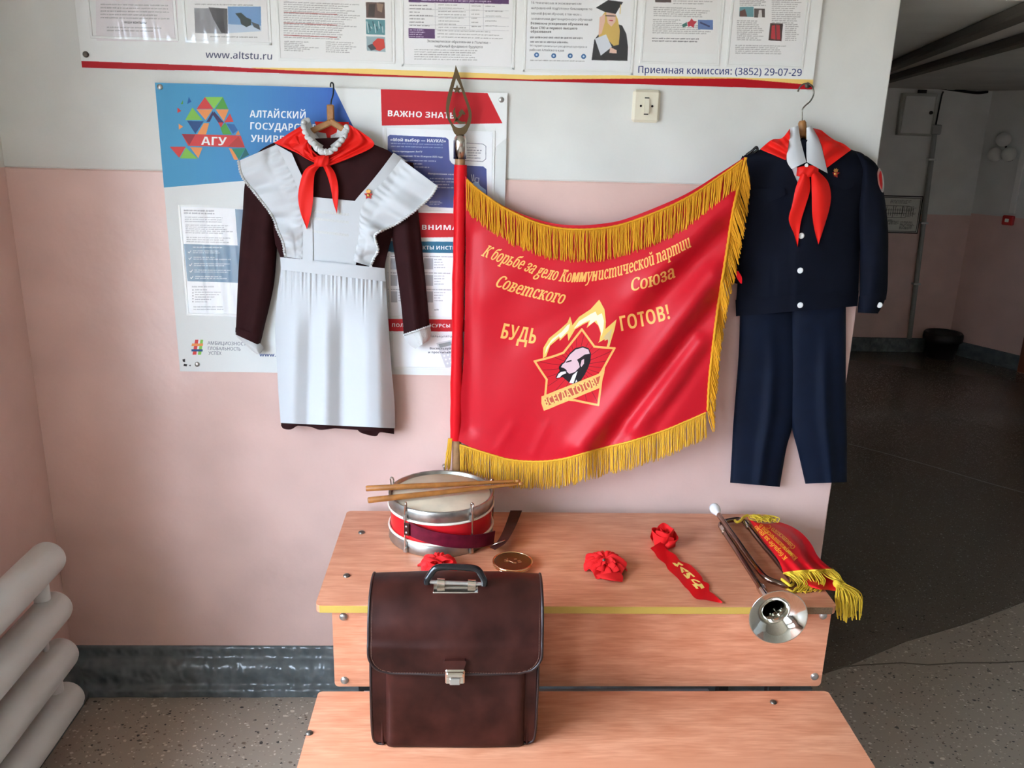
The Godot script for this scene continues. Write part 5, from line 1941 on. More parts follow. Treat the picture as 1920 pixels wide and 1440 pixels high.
func build_suit() -> void:
	var h := thing("coat_hanger", "wooden hanger with large steel hook above the navy jacket", "hanger")
	var st := new_st()
	var pts := PackedVector3Array()
	for q in [[1496, 172], [1500, 163], [1507, 157.5], [1515, 157], [1522, 161], [1525.5, 169], [1525, 179], [1519, 190], [1509, 199], [1504.5, 206], [1504, 216], [1504, 228]]:
		pts.append(wz(q[0], q[1], 0.050))
	tube(st, smooth3(pts), 0.0024, 8)
	part(st, "hook", mats["wire_steel"], h, "bright steel hook")
	st = new_st()
	var a := wz(1504, 226, 0.052)
	var b := wz(1505, 254, 0.052)
	tube(st, PackedVector3Array([a, a.lerp(b, 0.15), a.lerp(b, 0.6), b]), [0.008, 0.012, 0.0125, 0.010], 14)
	part(st, "neck", mats["wood_hanger"], h)
	for e in [[1504, 250, 1450, 292], [1506, 250, 1570, 292]]:
		st = new_st()
		tube(st, PackedVector3Array([wz(e[0], e[1], 0.05), wz(e[2], e[3], 0.045)]), [0.011, 0.009], 12)
		part(st, "arm", mats["wood_hanger"], h)

	# trousers
	var tr := thing("trousers", "navy trousers with pressed creases hanging below the jacket", "trousers")
	var leg := func(crease: float, ph: float) -> Callable:
		return func(u: float, v: float, p: Vector2) -> float:
			var round_ := 0.030 * pow(maxf(0.0, 1.0 - pow(2.0 * u - 1.0, 2.0)), 0.5)
			var cr := exp(-pow((u - crease) / 0.10, 2.0)) * 0.016 * smoothstep(0.1, 0.5, v)
			var wave := sin(v * 5.0 + ph + u * 3.0) * 0.004 * sin(PI * u)
			return 0.030 + round_ + cr + wave
	var flat := func(u: float, v: float, p: Vector2) -> float: return 0.022
	st = new_st()
	cloth(st, v2([1388, 560, 1386, 640, 1383, 693, 1375, 793, 1372, 850, 1369, 905]), v2([1486, 560, 1490, 640, 1494, 700, 1487, 790, 1474, 843, 1462, 913]), 36, 50, leg.call(0.58, 0.3), flat)
	part(st, "leg", mats["navy_trouser"], tr)
	st = new_st()
	cloth(st, v2([1484, 560, 1482, 640, 1480, 720, 1484, 795, 1497, 850, 1510, 907]), v2([1586, 560, 1586, 640, 1586, 727, 1588, 827, 1588, 870, 1588, 904]), 36, 50, leg.call(0.62, 2.0), flat)
	part(st, "leg", mats["navy_trouser"], tr)

	var o := thing("suit_jacket", "navy school jacket with silver buttons and a sleeve patch", "jacket")
	st = new_st()
	cloth(st, v2([1478, 262, 1450, 272, 1424, 281, 1394, 293, 1389, 330, 1387, 400, 1385, 480, 1382, 540, 1380, 568]), v2([1530, 262, 1570, 272, 1597, 281, 1622, 292, 1628, 330, 1616, 390, 1612, 470, 1610, 530, 1609, 560]), 44, 50,
		func(u: float, v: float, p: Vector2) -> float:
			var seam := -0.003 * (exp(-pow((p.x - 1450.0) / 1.6, 2.0)) + exp(-pow((p.x - 1552.0) / 1.6, 2.0))) * smoothstep(375.0, 395.0, p.y)
			return suit_depth(p) + seam + sin(p.x * 0.05 + p.y * 0.03) * 0.003 + (0.004 if p.x > 1487.0 and p.y > 350.0 else 0.0),
		flat)
	part(st, "body", mats["navy_wool"], o)
	st = new_st()
	cloth(st, v2([1379, 562, 1380, 593]), v2([1610, 545, 1608, 574]), 44, 5, func(u: float, v: float, p: Vector2) -> float: return suit_depth(p) + 0.006 + (0.004 if p.x > 1487.0 else 0.0), flat)
	part(st, "waistband", mats["navy_wool"], o)
	st = new_st()
	cloth(st, v2([1604, 285, 1612, 320, 1610, 390, 1612, 460, 1612, 543, 1610, 560]), v2([1626, 293, 1647, 314, 1657, 360, 1665, 427, 1665, 500, 1664, 540, 1661, 562]), 22, 44,
		func(u: float, v: float, p: Vector2) -> float: return 0.034 + 0.046 * pow(maxf(0.0, 1.0 - pow(2.0 * u - 1.0, 2.0)), 0.5) + sin(u * 5.0 + v * 6.0) * 0.005 * sin(PI * u), flat)
	part(st, "sleeve", mats["navy_wool"], o)
	st = new_st()
	cloth(st, v2([1610, 556, 1609, 570, 1608, 586]), v2([1663, 545, 1658, 566, 1646, 588]), 20, 6,
		func(u: float, v: float, p: Vector2) -> float: return 0.036 + 0.048 * pow(maxf(0.0, 1.0 - pow(2.0 * u - 1.0, 2.0)), 0.5), flat)
	part(st, "cuff", mats["navy_wool"], o)
	# the far sleeve is tucked behind the banner
	st = new_st()
	cloth(st, v2([1392, 292, 1378, 330, 1374, 400, 1373, 470, 1372, 530]), v2([1412, 300, 1408, 340, 1402, 400, 1398, 470, 1396, 535]), 12, 24,
		func(u: float, v: float, p: Vector2) -> float: return 0.028 + 0.024 * sin(PI * u), func(u: float, v: float, p: Vector2) -> float: return 0.018)
	part(st, "sleeve", mats["navy_wool"], o)
	# lapels, flaps, loop, buttons, patch
	st = new_st()
	cloth(st, v2([1470, 296, 1462, 312, 1458, 330, 1500, 352]), v2([1476, 297, 1484, 318, 1494, 340, 1508, 360]), 8, 14, func(u: float, v: float, p: Vector2) -> float: return suit_depth(p) + 0.008, 0.003)
	part(st, "lapel", mats["navy_wool"], o)
	st = new_st()
	cloth(st, v2([1549, 318, 1543, 332, 1530, 350]), v2([1556, 316, 1564, 332, 1556, 352]), 8, 14, func(u: float, v: float, p: Vector2) -> float: return suit_depth(p) + 0.008, 0.003)
	part(st, "lapel", mats["navy_wool"], o)
	for q in [[[1407, 354, 1408, 366, 1437, 381], [1470, 353, 1471, 366, 1439, 381]], [[1557, 334, 1557, 344, 1580, 355], [1600, 338, 1600, 350, 1584, 356]]]:
		st = new_st()
		cloth(st, v2(q[0]), v2(q[1]), 10, 8, func(u: float, v: float, p: Vector2) -> float: return suit_depth(p) + 0.008, 0.0035)
		part(st, "pocket_flap", mats["navy_wool"], o)
	st = new_st()
	tube(st, smooth3(PackedVector3Array([wz(1400, 290, 0.05), wz(1410, 283, 0.056), wz(1418, 276, 0.06), wz(1420, 281, 0.06), wz(1413, 287, 0.058)])), 0.004, 8)
	part(st, "shoulder_loop", mats["black_plastic"], o, "black shoulder loop")
	for q in [[1502, 442], [1500, 507], [1500, 572]]:
		button(Vector2(q[0], q[1]), suit_depth(Vector2(q[0], q[1])) + (0.011 if q[1] == 572 else 0.005), o)
	button(Vector2(1649, 572), 0.072, o)
	st = new_st()
	cloth(st, v2([1648, 315, 1645, 325, 1647, 345, 1653, 360]), v2([1650, 315, 1656, 330, 1658, 348, 1656, 361]), 8, 12, func(u: float, v: float, p: Vector2) -> float: return 0.078 - 0.030 * u, 0.003)
	part(st, "sleeve_patch", mats["globe_white"], o, "oval sleeve patch with a pale rim")
	st = new_st()
	cloth(st, v2([1650, 321, 1648, 330, 1650, 345, 1653, 354]), v2([1652, 321, 1654.5, 331, 1656, 346, 1655, 355]), 8, 12, func(u: float, v: float, p: Vector2) -> float: return 0.0795 - 0.028 * u, 0.003)
	part(st, "patch_field", mats["rosette_red"], o)

	# shirt collar
	var s := thing("white_shirt", "white shirt with pointed collar worn under the navy jacket", "shirt")
	st = new_st()
	cloth(st, v2([1482, 240, 1478, 270, 1475, 300, 1484, 317]), v2([1497, 236, 1501, 262, 1508, 290, 1512, 304]), 14, 24, func(u: float, v: float, p: Vector2) -> float: return lerpf(0.075, 0.118, v) + sin(PI * u) * 0.008, 0.003)
	part(st, "collar_leaf", mats["white_cotton"], s)
	st = new_st()
	cloth(st, v2([1512, 240, 1512, 265, 1512, 290, 1513, 304]), v2([1521, 236, 1537, 265, 1546, 298, 1552, 325]), 14, 24, func(u: float, v: float, p: Vector2) -> float: return lerpf(0.075, 0.118, v) + sin(PI * u) * 0.008, 0.003)
	part(st, "collar_leaf", mats["white_cotton"], s)
	st = new_st()
	cloth(st, v2([1484, 314, 1490, 330, 1496, 343]), v2([1512, 312, 1508, 330, 1500, 344]), 6, 8, func(u: float, v: float, p: Vector2) -> float: return suit_depth(p) + 0.004, 0.003)
	part(st, "shirt_front", mats["white_cotton"], s)
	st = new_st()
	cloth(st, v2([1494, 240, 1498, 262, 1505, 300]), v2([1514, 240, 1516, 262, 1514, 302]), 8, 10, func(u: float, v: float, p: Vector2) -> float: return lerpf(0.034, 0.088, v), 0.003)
	part(st, "neck_shade", mats["navy_wool"], o)  # navy piece stands in for the shade inside the open shirt neck
	button(Vector2(1512, 310), 0.124, s, 0.006)

	# neckerchief
	var sc := thing("neckerchief", "red pioneer neckerchief under the white shirt collar", "neckerchief")
	var lift := func(amount: float, f: float) -> Callable:
		return func(u: float, v: float, p: Vector2) -> float:
			return maxf(suit_depth(p), 0.055) + amount + sin(v * f + u * 2.0) * 0.008 * sin(PI * v) + sin(v * f * 1.9 - u) * 0.004
	st = new_st()
	cloth(st, v2([1481, 241, 1466, 259, 1447, 262, 1425, 280]), v2([1482, 250, 1478, 275, 1474, 298, 1472, 300]), 18, 24, lift.call(0.013, 12.0), 0.002)
	part(st, "wing", mats["red_silk"], sc)
	st = new_st()
	cloth(st, v2([1524, 240, 1538, 266, 1546, 296, 1550, 315]), v2([1540, 244, 1562, 261, 1582, 270, 1596, 281]), 18, 26, lift.call(0.013, 11.0), 0.002)
	part(st, "wing", mats["red_silk"], sc)
	neckerchief_knot(sc, wz(1515, 321, 0.116), 0.030, 0.017)
	st = new_st()
	cloth(st, v2([1502, 326, 1492, 352, 1485, 385, 1479, 412, 1489, 440, 1495, 462]), v2([1517, 328, 1519, 355, 1510, 387, 1502, 414, 1498, 442, 1495.5, 463]), 14, 40,
		func(u: float, v: float, p: Vector2) -> float: return suit_depth(p) + 0.024 * (1.0 - v * 0.6) + sin(PI * u) * 0.010 * (1.0 - v) + sin(u * 5.0 + v * 3.0) * 0.003, 0.002)
	part(st, "tail", mats["red_silk"], sc)
	st = new_st()
	cloth(st, v2([1521, 328, 1522, 365, 1523, 402, 1527, 430, 1534, 458]), v2([1533, 320, 1552, 340, 1558, 366, 1555, 392, 1547, 420, 1534.5, 459]), 14, 40,
		func(u: float, v: float, p: Vector2) -> float: return suit_depth(p) + 0.024 * (1.0 - v * 0.6) + sin(PI * u) * 0.010 * (1.0 - v) + sin(u * 5.0 - v * 3.0) * 0.003, 0.002)
	part(st, "tail", mats["red_silk"], sc)
	star_badge(wz(1566, 326, suit_depth(Vector2(1566, 326)) + 0.006), 0.013, "small gold and red badge pinned to the navy jacket")


func button(p: Vector2, z: float, parent: Node3D, r := 0.0095) -> void:
	var st := new_st()
	lathe(st, [Vector2(r * 0.9, 0), Vector2(r, r * 0.25), Vector2(r * 0.8, r * 0.45), Vector2(r * 0.55, r * 0.35), Vector2(0, r * 0.35)], 18, Transform3D(Basis(Vector3.RIGHT, Vector3.BACK, Vector3.DOWN), on_z(p, z)))
	part(st, "button", mats["ivory_button"], parent)


# ---------- the banner ----------
func flag_depth(u: float, v: float, p: Vector2) -> float:
	var z := lerpf(0.058, 0.128, smoothstep(0.0, 1.0, u)) + 0.028 * sin(PI * u) * (0.4 + 0.6 * v)
	# folds that run down from the pinned corner
	z += 0.030 * ridge(p, Vector2(1372, 380), Vector2(1180, 560), 26.0) * smoothstep(1120.0, 1260.0, p.x)
	z -= 0.022 * ridge(p, Vector2(1360, 430), Vector2(1160, 640), 22.0) * smoothstep(1110.0, 1260.0, p.x)
	z += 0.028 * ridge(p, Vector2(1340, 520), Vector2(1090, 840), 24.0)
	z -= 0.030 * ridge(p, Vector2(1348, 560), Vector2(1130, 845), 20.0)
	z += 0.014 * ridge(p, Vector2(1310, 640), Vector2(1190, 800), 16.0)
	z -= 0.008 * ridge(p, Vector2(1330, 660), Vector2(1230, 800), 13.0)
	z += 0.004 * ridge(p, Vector2(1290, 700), Vector2(1235, 770), 7.0)
	# shallow hollows on the left
	z -= 0.010 * ridge(p, Vector2(884, 440), Vector2(880, 800), 14.0)
	z += 0.006 * ridge(p, Vector2(910, 560), Vector2(1010, 470), 30.0)
	z -= 0.005 * ridge(p, Vector2(960, 640), Vector2(1100, 560), 24.0)
	z += 0.003 * ridge(p, Vector2(935, 840), Vector2(960, 800), 8.0) + 0.003 * ridge(p, Vector2(1000, 850), Vector2(1024, 800), 8.0)
	z += sin(p.x * 0.045 + p.y * 0.02) * 0.0022 + sin(p.x * 0.021 - p.y * 0.033) * 0.003
	return z


func strands(st: SurfaceTool, from: PackedVector3Array, to: PackedVector3Array, r: float, sag: float, seed_: int) -> void:
	# twisted threads, each a little different
	var g := RandomNumberGenerator.new()
	g.seed = seed_
	for k in from.size():
		var a := from[k]
		var b := to[k] + Vector3(g.randf_range(-0.004, 0.004), g.randf_range(-0.007, 0.006), g.randf_range(-0.002, 0.004))
		var side := Vector3(g.randf_range(-1, 1), 0, g.randf_range(-0.2, 0.6)) * sag
		var pts := PackedVector3Array()
		var n := 6
		for i in n + 1:
			var t := float(i) / n
			pts.append(a.lerp(b, t) + side * sin(PI * t) + Vector3(sin(t * 19.0 + k), 0, cos(t * 19.0 + k)) * r * 0.35)
		tube(st, pts, [r, r, r, r, r, r * 1.05, r * 0.7], 4, true, k % 30)


func build_banner() -> void:
	var o := thing("pioneer_banner", "red banner with gold fringe and lettering on a wooden pole", "banner")
	var zp := 0.040
	var top := wz(862.5, 300, zp)
	var low := wz(856, 885, zp)
	var d := (low - top) / (top.y - low.y)
	var foot := low + d * (low.y - 0.113)
	var st := new_st()
	tube(st, PackedVector3Array([foot, low, top + Vector3(0, 0.02, 0)]), 0.0155, 20)
	part(st, "pole", mats["wood_pole"], o)
	# nickel ferrule
	st = new_st()
	var f0 := wz(862.5, 298, zp)
	var f1 := wz(862.5, 256, zp)
	var hgt := f1.y - f0.y
	lathe(st, [Vector2(0.016, 0.0), Vector2(0.0205, 0.0), Vector2(0.0205, hgt * 0.78), Vector2(0.019, hgt * 0.92), Vector2(0.013, hgt * 1.06), Vector2(0.0, hgt * 1.1)], 28, Transform3D(Basis.IDENTITY, f0))
	part(st, "ferrule", mats["nickel"], o, "shiny nickel ferrule")
	# pierced spearhead: a rim with a star, and a hammer and sickle inside
	var fin := Node3D.new()
	fin.name = "spearhead"
	o.add_child(fin)
	var outer := dense(v2([854.5, 122, 851, 138, 844.6, 159.5, 837.5, 188, 836.2, 207, 839, 222, 846.7, 237, 852, 250, 862, 256, 873, 250, 878.5, 240, 883, 229, 884.4, 215.5, 882, 202.6, 874.7, 181, 867, 159.5, 860.5, 138, 854.5, 122]), 72)
	var inner := dense(v2([855.2, 147, 850.5, 164, 844.8, 189.7, 841.8, 205, 843, 220, 848.5, 231, 854, 237.5, 861, 240, 868, 238, 874.5, 231, 878.6, 217.6, 876.5, 203, 870, 183.5, 862.8, 161.7, 855.2, 147]), 72)
	st = new_st()
	var zf := zp - 0.002
	st.set_smooth_group(-1)
	for k in 72:
		for s in [0.0, 0.005]:
			quad(st, on_z(outer[k], zf + s), on_z(outer[k + 1], zf + s), on_z(inner[k + 1], zf + s), on_z(inner[k], zf + s), Vector3(0, 0, s - 0.001))
		var mo := on_z(outer[k], zf) - on_z(inner[k], zf)
		quad(st, on_z(outer[k], zf), on_z(outer[k + 1], zf), on_z(outer[k + 1], zf + 0.005), on_z(outer[k], zf + 0.005), mo)
		quad(st, on_z(inner[k], zf), on_z(inner[k + 1], zf), on_z(inner[k + 1], zf + 0.005), on_z(inner[k], zf + 0.005), -mo)
	part(st, "rim", mats["brass_dull"], fin)
	var cut := func(called: String, flat: Array) -> void:
		var s2 := new_st()
		var pg := PackedVector2Array()
		for q in v2(flat):
			var w := on_z(q, zf)
			pg.append(Vector2(w.x, w.y))
		prism(s2, pg, Transform3D(Basis.IDENTITY, Vector3(0, 0, zf)), 0.005)
		part(s2, called, mats["brass_dull"], fin)
	var star := []
	for k in 10:
		var q := Vector2(857, 168) + Vector2.from_angle(-PI / 2 + TAU * k / 10) * (9.5 if k % 2 == 0 else 4.0)
		star += [q.x, q.y]
	cut.call("star", star)
	cut.call("sickle", [853.5, 200, 849.5, 207, 849.5, 218, 854, 227, 862, 233, 871, 232.5, 874, 228, 867, 228.5, 860.5, 225.5, 855.5, 218.5, 853.5, 209])
	cut.call("hammer", [852, 232, 850, 229, 862, 214.5, 859.5, 211.5, 866, 204, 873, 213, 870, 216, 867, 213.5, 865, 217.5])
	# sleeve of the flag round the pole
	st = new_st()
	var pts := PackedVector3Array()
	var rad := []
	for k in 30:
		var t := k / 29.0
		var p := Vector2(lerpf(863.5, 854.5, t), lerpf(309, 824, t))
		pts.append(on_z(p, zp))
		rad.append(lerpf(0.0192, 0.0200, t) + sin(k * 1.7) * 0.0009 + sin(k * 0.6) * 0.0009)
	tube(st, pts, rad, 18)
	part(st, "pole_sleeve", mats["red_satin"], o)

	# the cloth
	var T := dense(v2([872, 330, 894.5, 352, 931, 378, 959, 393, 1002, 410, 1045, 420, 1085, 422.5, 1125, 420, 1168, 412, 1229.5, 389, 1291, 361, 1352, 323, 1397, 294]), 80)
	var B := dense(v2([858, 826, 882, 838, 907, 847, 959, 861, 1014, 864, 1060.5, 858, 1122, 841, 1183, 826, 1245, 806, 1291, 787, 1326, 772]), 80)
	var L := dense(v2([872, 330, 873, 434, 872, 560, 869, 677, 862, 760, 858, 826]), 60)
	var R := dense(v2([1397, 294, 1380, 366, 1371, 409, 1359, 489, 1346, 569, 1337, 640, 1329, 714, 1326, 772]), 60)
	var net := Coons.new(T, B, L, R)
	var W := 3072
	var H := 3072
	var way := func(p: Vector2) -> Vector2:
		var q := net.inv(p)
		return Vector2(q.x * W, q.y * H)
	var pr := Print.new(W, H, rgb8(198, 20, 36), way)
	var gold := rgb8(232, 176, 92)
	var line_a := []
	for q in dense(v2([902, 479, 931, 490, 983.7, 508, 1014, 520, 1054, 528, 1076, 529, 1125, 525, 1183, 511, 1239, 491, 1296, 463]), 40):
		line_a.append(q)
	pr.text("К борьбе за gело Коммyнuсmuческоŭ napmuu", line_a, 23.0, gold, "Droid Serif", 0.30, 3.0)
	var line_b := []
	for q in dense(v2([927, 536, 977.5, 553, 1054, 570]), 12):
		line_b.append(q)
	pr.text("Совеmского", line_b, 23.5, gold, "Droid Serif", 0.28, 3.8)
	var line_c := []
	for q in dense(v2([1183, 546, 1222, 537, 1266, 520]), 12):
		line_c.append(q)
	pr.text("Союза", line_c, 23.5, gold, "Droid Serif", 0.28, 3.8)
	pr.text("БУДЬ", [Vector2(938, 634), Vector2(970, 640), Vector2(1003, 645)], 29.0, gold, "Droid Sans/bold", 0.06)
	pr.text("ГОТОВ!", [Vector2(1165, 621), Vector2(1210, 611), Vector2(1257, 598)], 28.0, gold, "Droid Sans/bold", 0.06)
	# star, flames, portrait medallion and motto ribbon
	var og := Vector2(970, 540)
	var sc := 5.539
	var pale := rgb8(240, 226, 190)
	var flame := rgb8(226, 188, 96)
	pr.poly([265, 730, 270, 620, 330, 520, 430, 440, 520, 360, 548, 295, 570, 370, 565, 420, 530, 550, 520, 470, 440, 550, 435, 520, 340, 600, 300, 710], flame, og, sc)
	pr.poly([288, 690, 300, 620, 360, 532, 460, 455, 520, 385, 548, 372, 530, 440, 450, 522, 430, 500, 340, 580], pale, og, sc)
	pr.poly([530, 550, 560, 400, 640, 300, 760, 220, 850, 120, 905, 220, 920, 350, 915, 430, 850, 560, 866, 470, 840, 390, 800, 350, 720, 415, 740, 350, 680, 380, 600, 430], flame, og, sc)
	pr.poly([585, 425, 640, 345, 760, 270, 812, 245, 830, 285, 878, 262, 900, 340, 895, 420, 875, 505, 862, 430, 820, 335, 740, 392, 757, 332, 690, 362], pale, og, sc)
	pr.poly([840, 570, 920, 420, 1030, 325, 1010, 430, 970, 560, 955, 612, 928, 612, 950, 530, 905, 550, 910, 530], flame, og, sc)
	pr.poly([872, 540, 930, 472, 985, 420, 962, 540, 945, 596, 940, 535, 905, 540, 908, 512], rgb8(206, 178, 130), og, sc)
	var star_pts := [670, 430, 800, 608, 1010, 625, 885, 850, 840, 1215, 600, 1165, 290, 1110, 305, 950, 180, 760, 480, 670]
	pr.poly(star_pts, rgb8(204, 24, 38), og, sc)
	for k in 26:
		var an := TAU * k / 26.0 + 0.1
		var c := og + Vector2(620, 800) / sc
		var far := 0.0
		for s in 60:
			var q := Vector2(620, 800) + Vector2.from_angle(an) * (s * 8.0)
			if Geometry2D.is_point_in_polygon(q, PackedVector2Array(v2(star_pts))):
				far = s * 8.0
		pr.stroke(c, c + Vector2.from_angle(an) * (far - 16.0) / sc, 0.75, rgb8(96, 12, 26))
	pr.outline(star_pts, 4.0, rgb8(236, 174, 96), og, sc)
	var black := rgb8(26, 18, 22)
	pr.poly([500, 740, 540, 680, 600, 625, 680, 605, 740, 625, 765, 680, 760, 760, 735, 830, 700, 900, 660, 960, 580, 1000, 530, 975, 470, 925, 405, 942, 398, 922, 420, 885, 440, 860, 430, 820, 460, 780, 485, 770], black, og, sc)
	var skin := rgb8(214, 178, 182)
	pr.poly([507, 748, 548, 690, 605, 640, 680, 618, 738, 640, 752, 682, 702, 690, 652, 725, 620, 745, 640, 782, 648, 822, 618, 852, 600, 872, 540, 892, 512, 868, 500, 842, 480, 830, 452, 822, 472, 790, 492, 776], skin, og, sc)
	pr.poly([655, 802, 668, 748, 694, 738, 692, 785, 665, 822], skin, og, sc)
	pr.poly([500, 768, 560, 745, 566, 760, 508, 776], black, og, sc)
	pr.poly([430, 832, 470, 828, 505, 846, 516, 864, 470, 856, 438, 856], black, og, sc)
	pr.poly([407, 934, 427, 892, 452, 872, 500, 864, 508, 886, 466, 902, 440, 930], rgb8(232, 216, 214), og, sc)
	pr.poly([540, 986, 575, 905, 626, 862, 604, 930, 582, 992], rgb8(236, 230, 228), og, sc)
	pr.poly([600, 985, 612, 950, 624, 972], rgb8(236, 230, 228), og, sc)
	pr.poly([845, 890, 898, 815, 912, 820, 900, 900], rgb8(236, 174, 96), og, sc)
	pr.poly([250, 1125, 890, 872, 905, 878, 862, 1035, 275, 1276, 250, 1200], rgb8(236, 178, 100), og, sc)
	pr.poly([272, 1152, 862, 912, 838, 1010, 296, 1230], rgb8(188, 84, 62), og, sc)
	pr.text("ВСЕГДА ГОТОВ!", [og + Vector2(296, 1232) / sc, og + Vector2(844, 1010) / sc], 15.5, rgb8(240, 190, 108), "Droid Sans/bold")
	var ink := printed("flag_print", pr.done(), 0.45)
	ink.heightmap_enabled = false
	var front := func(u: float, v: float) -> Vector3:
		var p := net.at(u, v)
		return on_z(p, flag_depth(u, v, p))
	var back := func(u: float, v: float) -> Vector3:
		var p := net.at(u, v)
		return on_z(p, flag_depth(u, v, p) - 0.0016)
	st = new_st()
	sheet(st, 120, 96, front, back)
	part(st, "flag_cloth", ink, o)

	# fringes: a braid and its hanging threads
	var depth_at := func(p: Vector2) -> float:
		var q := net.inv(p).clamp(Vector2.ZERO, Vector2.ONE)
		return flag_depth(q.x, q.y, p)
	st = new_st()
	var from := PackedVector3Array()
	var to := PackedVector3Array()
	var n := 250
	var topline := dense(v2([875, 336, 897, 356, 936, 384, 960, 397, 1002, 416, 1045, 427, 1085, 430, 1125, 428, 1168, 420, 1229.5, 398, 1291, 369, 1352, 329, 1394, 299]), n)
	for k in n:
		var p := topline[k]
		var z: float = depth_at.call(p) + 0.003
		var ln := lerpf(60, 58, k / float(n))
		from.append(on_z(p, z))
		to.append(on_z(p + Vector2((1.0 - k / float(n) * 2.0) * 2.0 - 6.0 * smoothstep(0.6, 1.0, k / float(n)), ln), depth_at.call(p + Vector2(0, 40)) + 0.006))
	strands(st, from, to, 0.0019, 0.004, 71)
	var braid := PackedVector3Array()
	for k in n:
		braid.append(from[k] + Vector3(0, sin(k * 1.4) * 0.0005, 0.001))
	tube(st, braid, 0.0034, 6)
	stuff(part(st, "upper_fringe", mats["gold_thread"], o))
	st = new_st()
	from = PackedVector3Array()
	to = PackedVector3Array()
	n = 240
	var botline := dense(v2([862, 834, 882, 840, 907, 848, 959, 862, 1014, 865, 1060.5, 859, 1122, 842, 1183, 827, 1245, 807, 1291, 788, 1325, 773]), n)
	for k in n:
		var p := botline[k]
		var q := net.inv(p).clamp(Vector2.ZERO, Vector2.ONE)
		var z := flag_depth(q.x, 1.0, p) + 0.001
		from.append(on_z(p, z))
		to.append(on_z(p + Vector2(0, lerpf(47, 51, sin(PI * k / n))), z - 0.004))
	strands(st, from, to, 0.0019, 0.0025, 73)
	braid = PackedVector3Array()
	for k in n:
		braid.append(from[k] + Vector3(0, sin(k * 1.4) * 0.0005, 0.001))
	tube(st, braid, 0.0034, 6)
	stuff(part(st, "lower_fringe", mats["gold_thread_pale"], o))
	st = new_st()
	from = PackedVector3Array()
	to = PackedVector3Array()
	n = 190
	var sideline := dense(v2([1398, 295, 1381, 366, 1372, 409, 1360, 489, 1347, 569, 1338, 640, 1330, 714, 1327, 772]), n)
	for k in n:
		var p := sideline[k]
		var q := net.inv(p).clamp(Vector2.ZERO, Vector2.ONE)
		var z := flag_depth(1.0, q.y, p) + 0.002
		var t := k / float(n)
		from.append(on_z(p, z))
		to.append(on_z(p + Vector2(lerpf(8, 12, t) + 9.0 * sin(PI * minf(t * 2.2, 1.0)), lerpf(54, 40, t)), z + 0.003))
	strands(st, from, to, 0.0019, 0.003, 79)
	braid = PackedVector3Array()
	for k in n:
		braid.append(from[k] + Vector3(sin(k * 1.4) * 0.0006, 0, 0.001))
	tube(st, braid, 0.0048, 6)
	stuff(part(st, "side_fringe", mats["gold_thread"], o))
	# loose ends: at the pole, a red tie at the far edge
	st = new_st()
	from = PackedVector3Array()
	to = PackedVector3Array()
	for k in 10:
		from.append(wz(841 + k * 0.7, 822, zp + 0.014))
		to.append(wz(833.5 + k * 0.9, 880, zp + 0.016))
	strands(st, from, to, 0.0019, 0.002, 83)
	stuff(part(st, "pole_fringe", mats["gold_thread_pale"], o))
	st = new_st()
	cloth(st, v2([1378, 512, 1382, 522, 1388, 531]), v2([1384, 508, 1391, 520, 1391, 532]), 4, 8, func(u: float, v: float, p: Vector2) -> float: return 0.125, 0.002)
	part(st, "tie", mats["red_satin"], o)


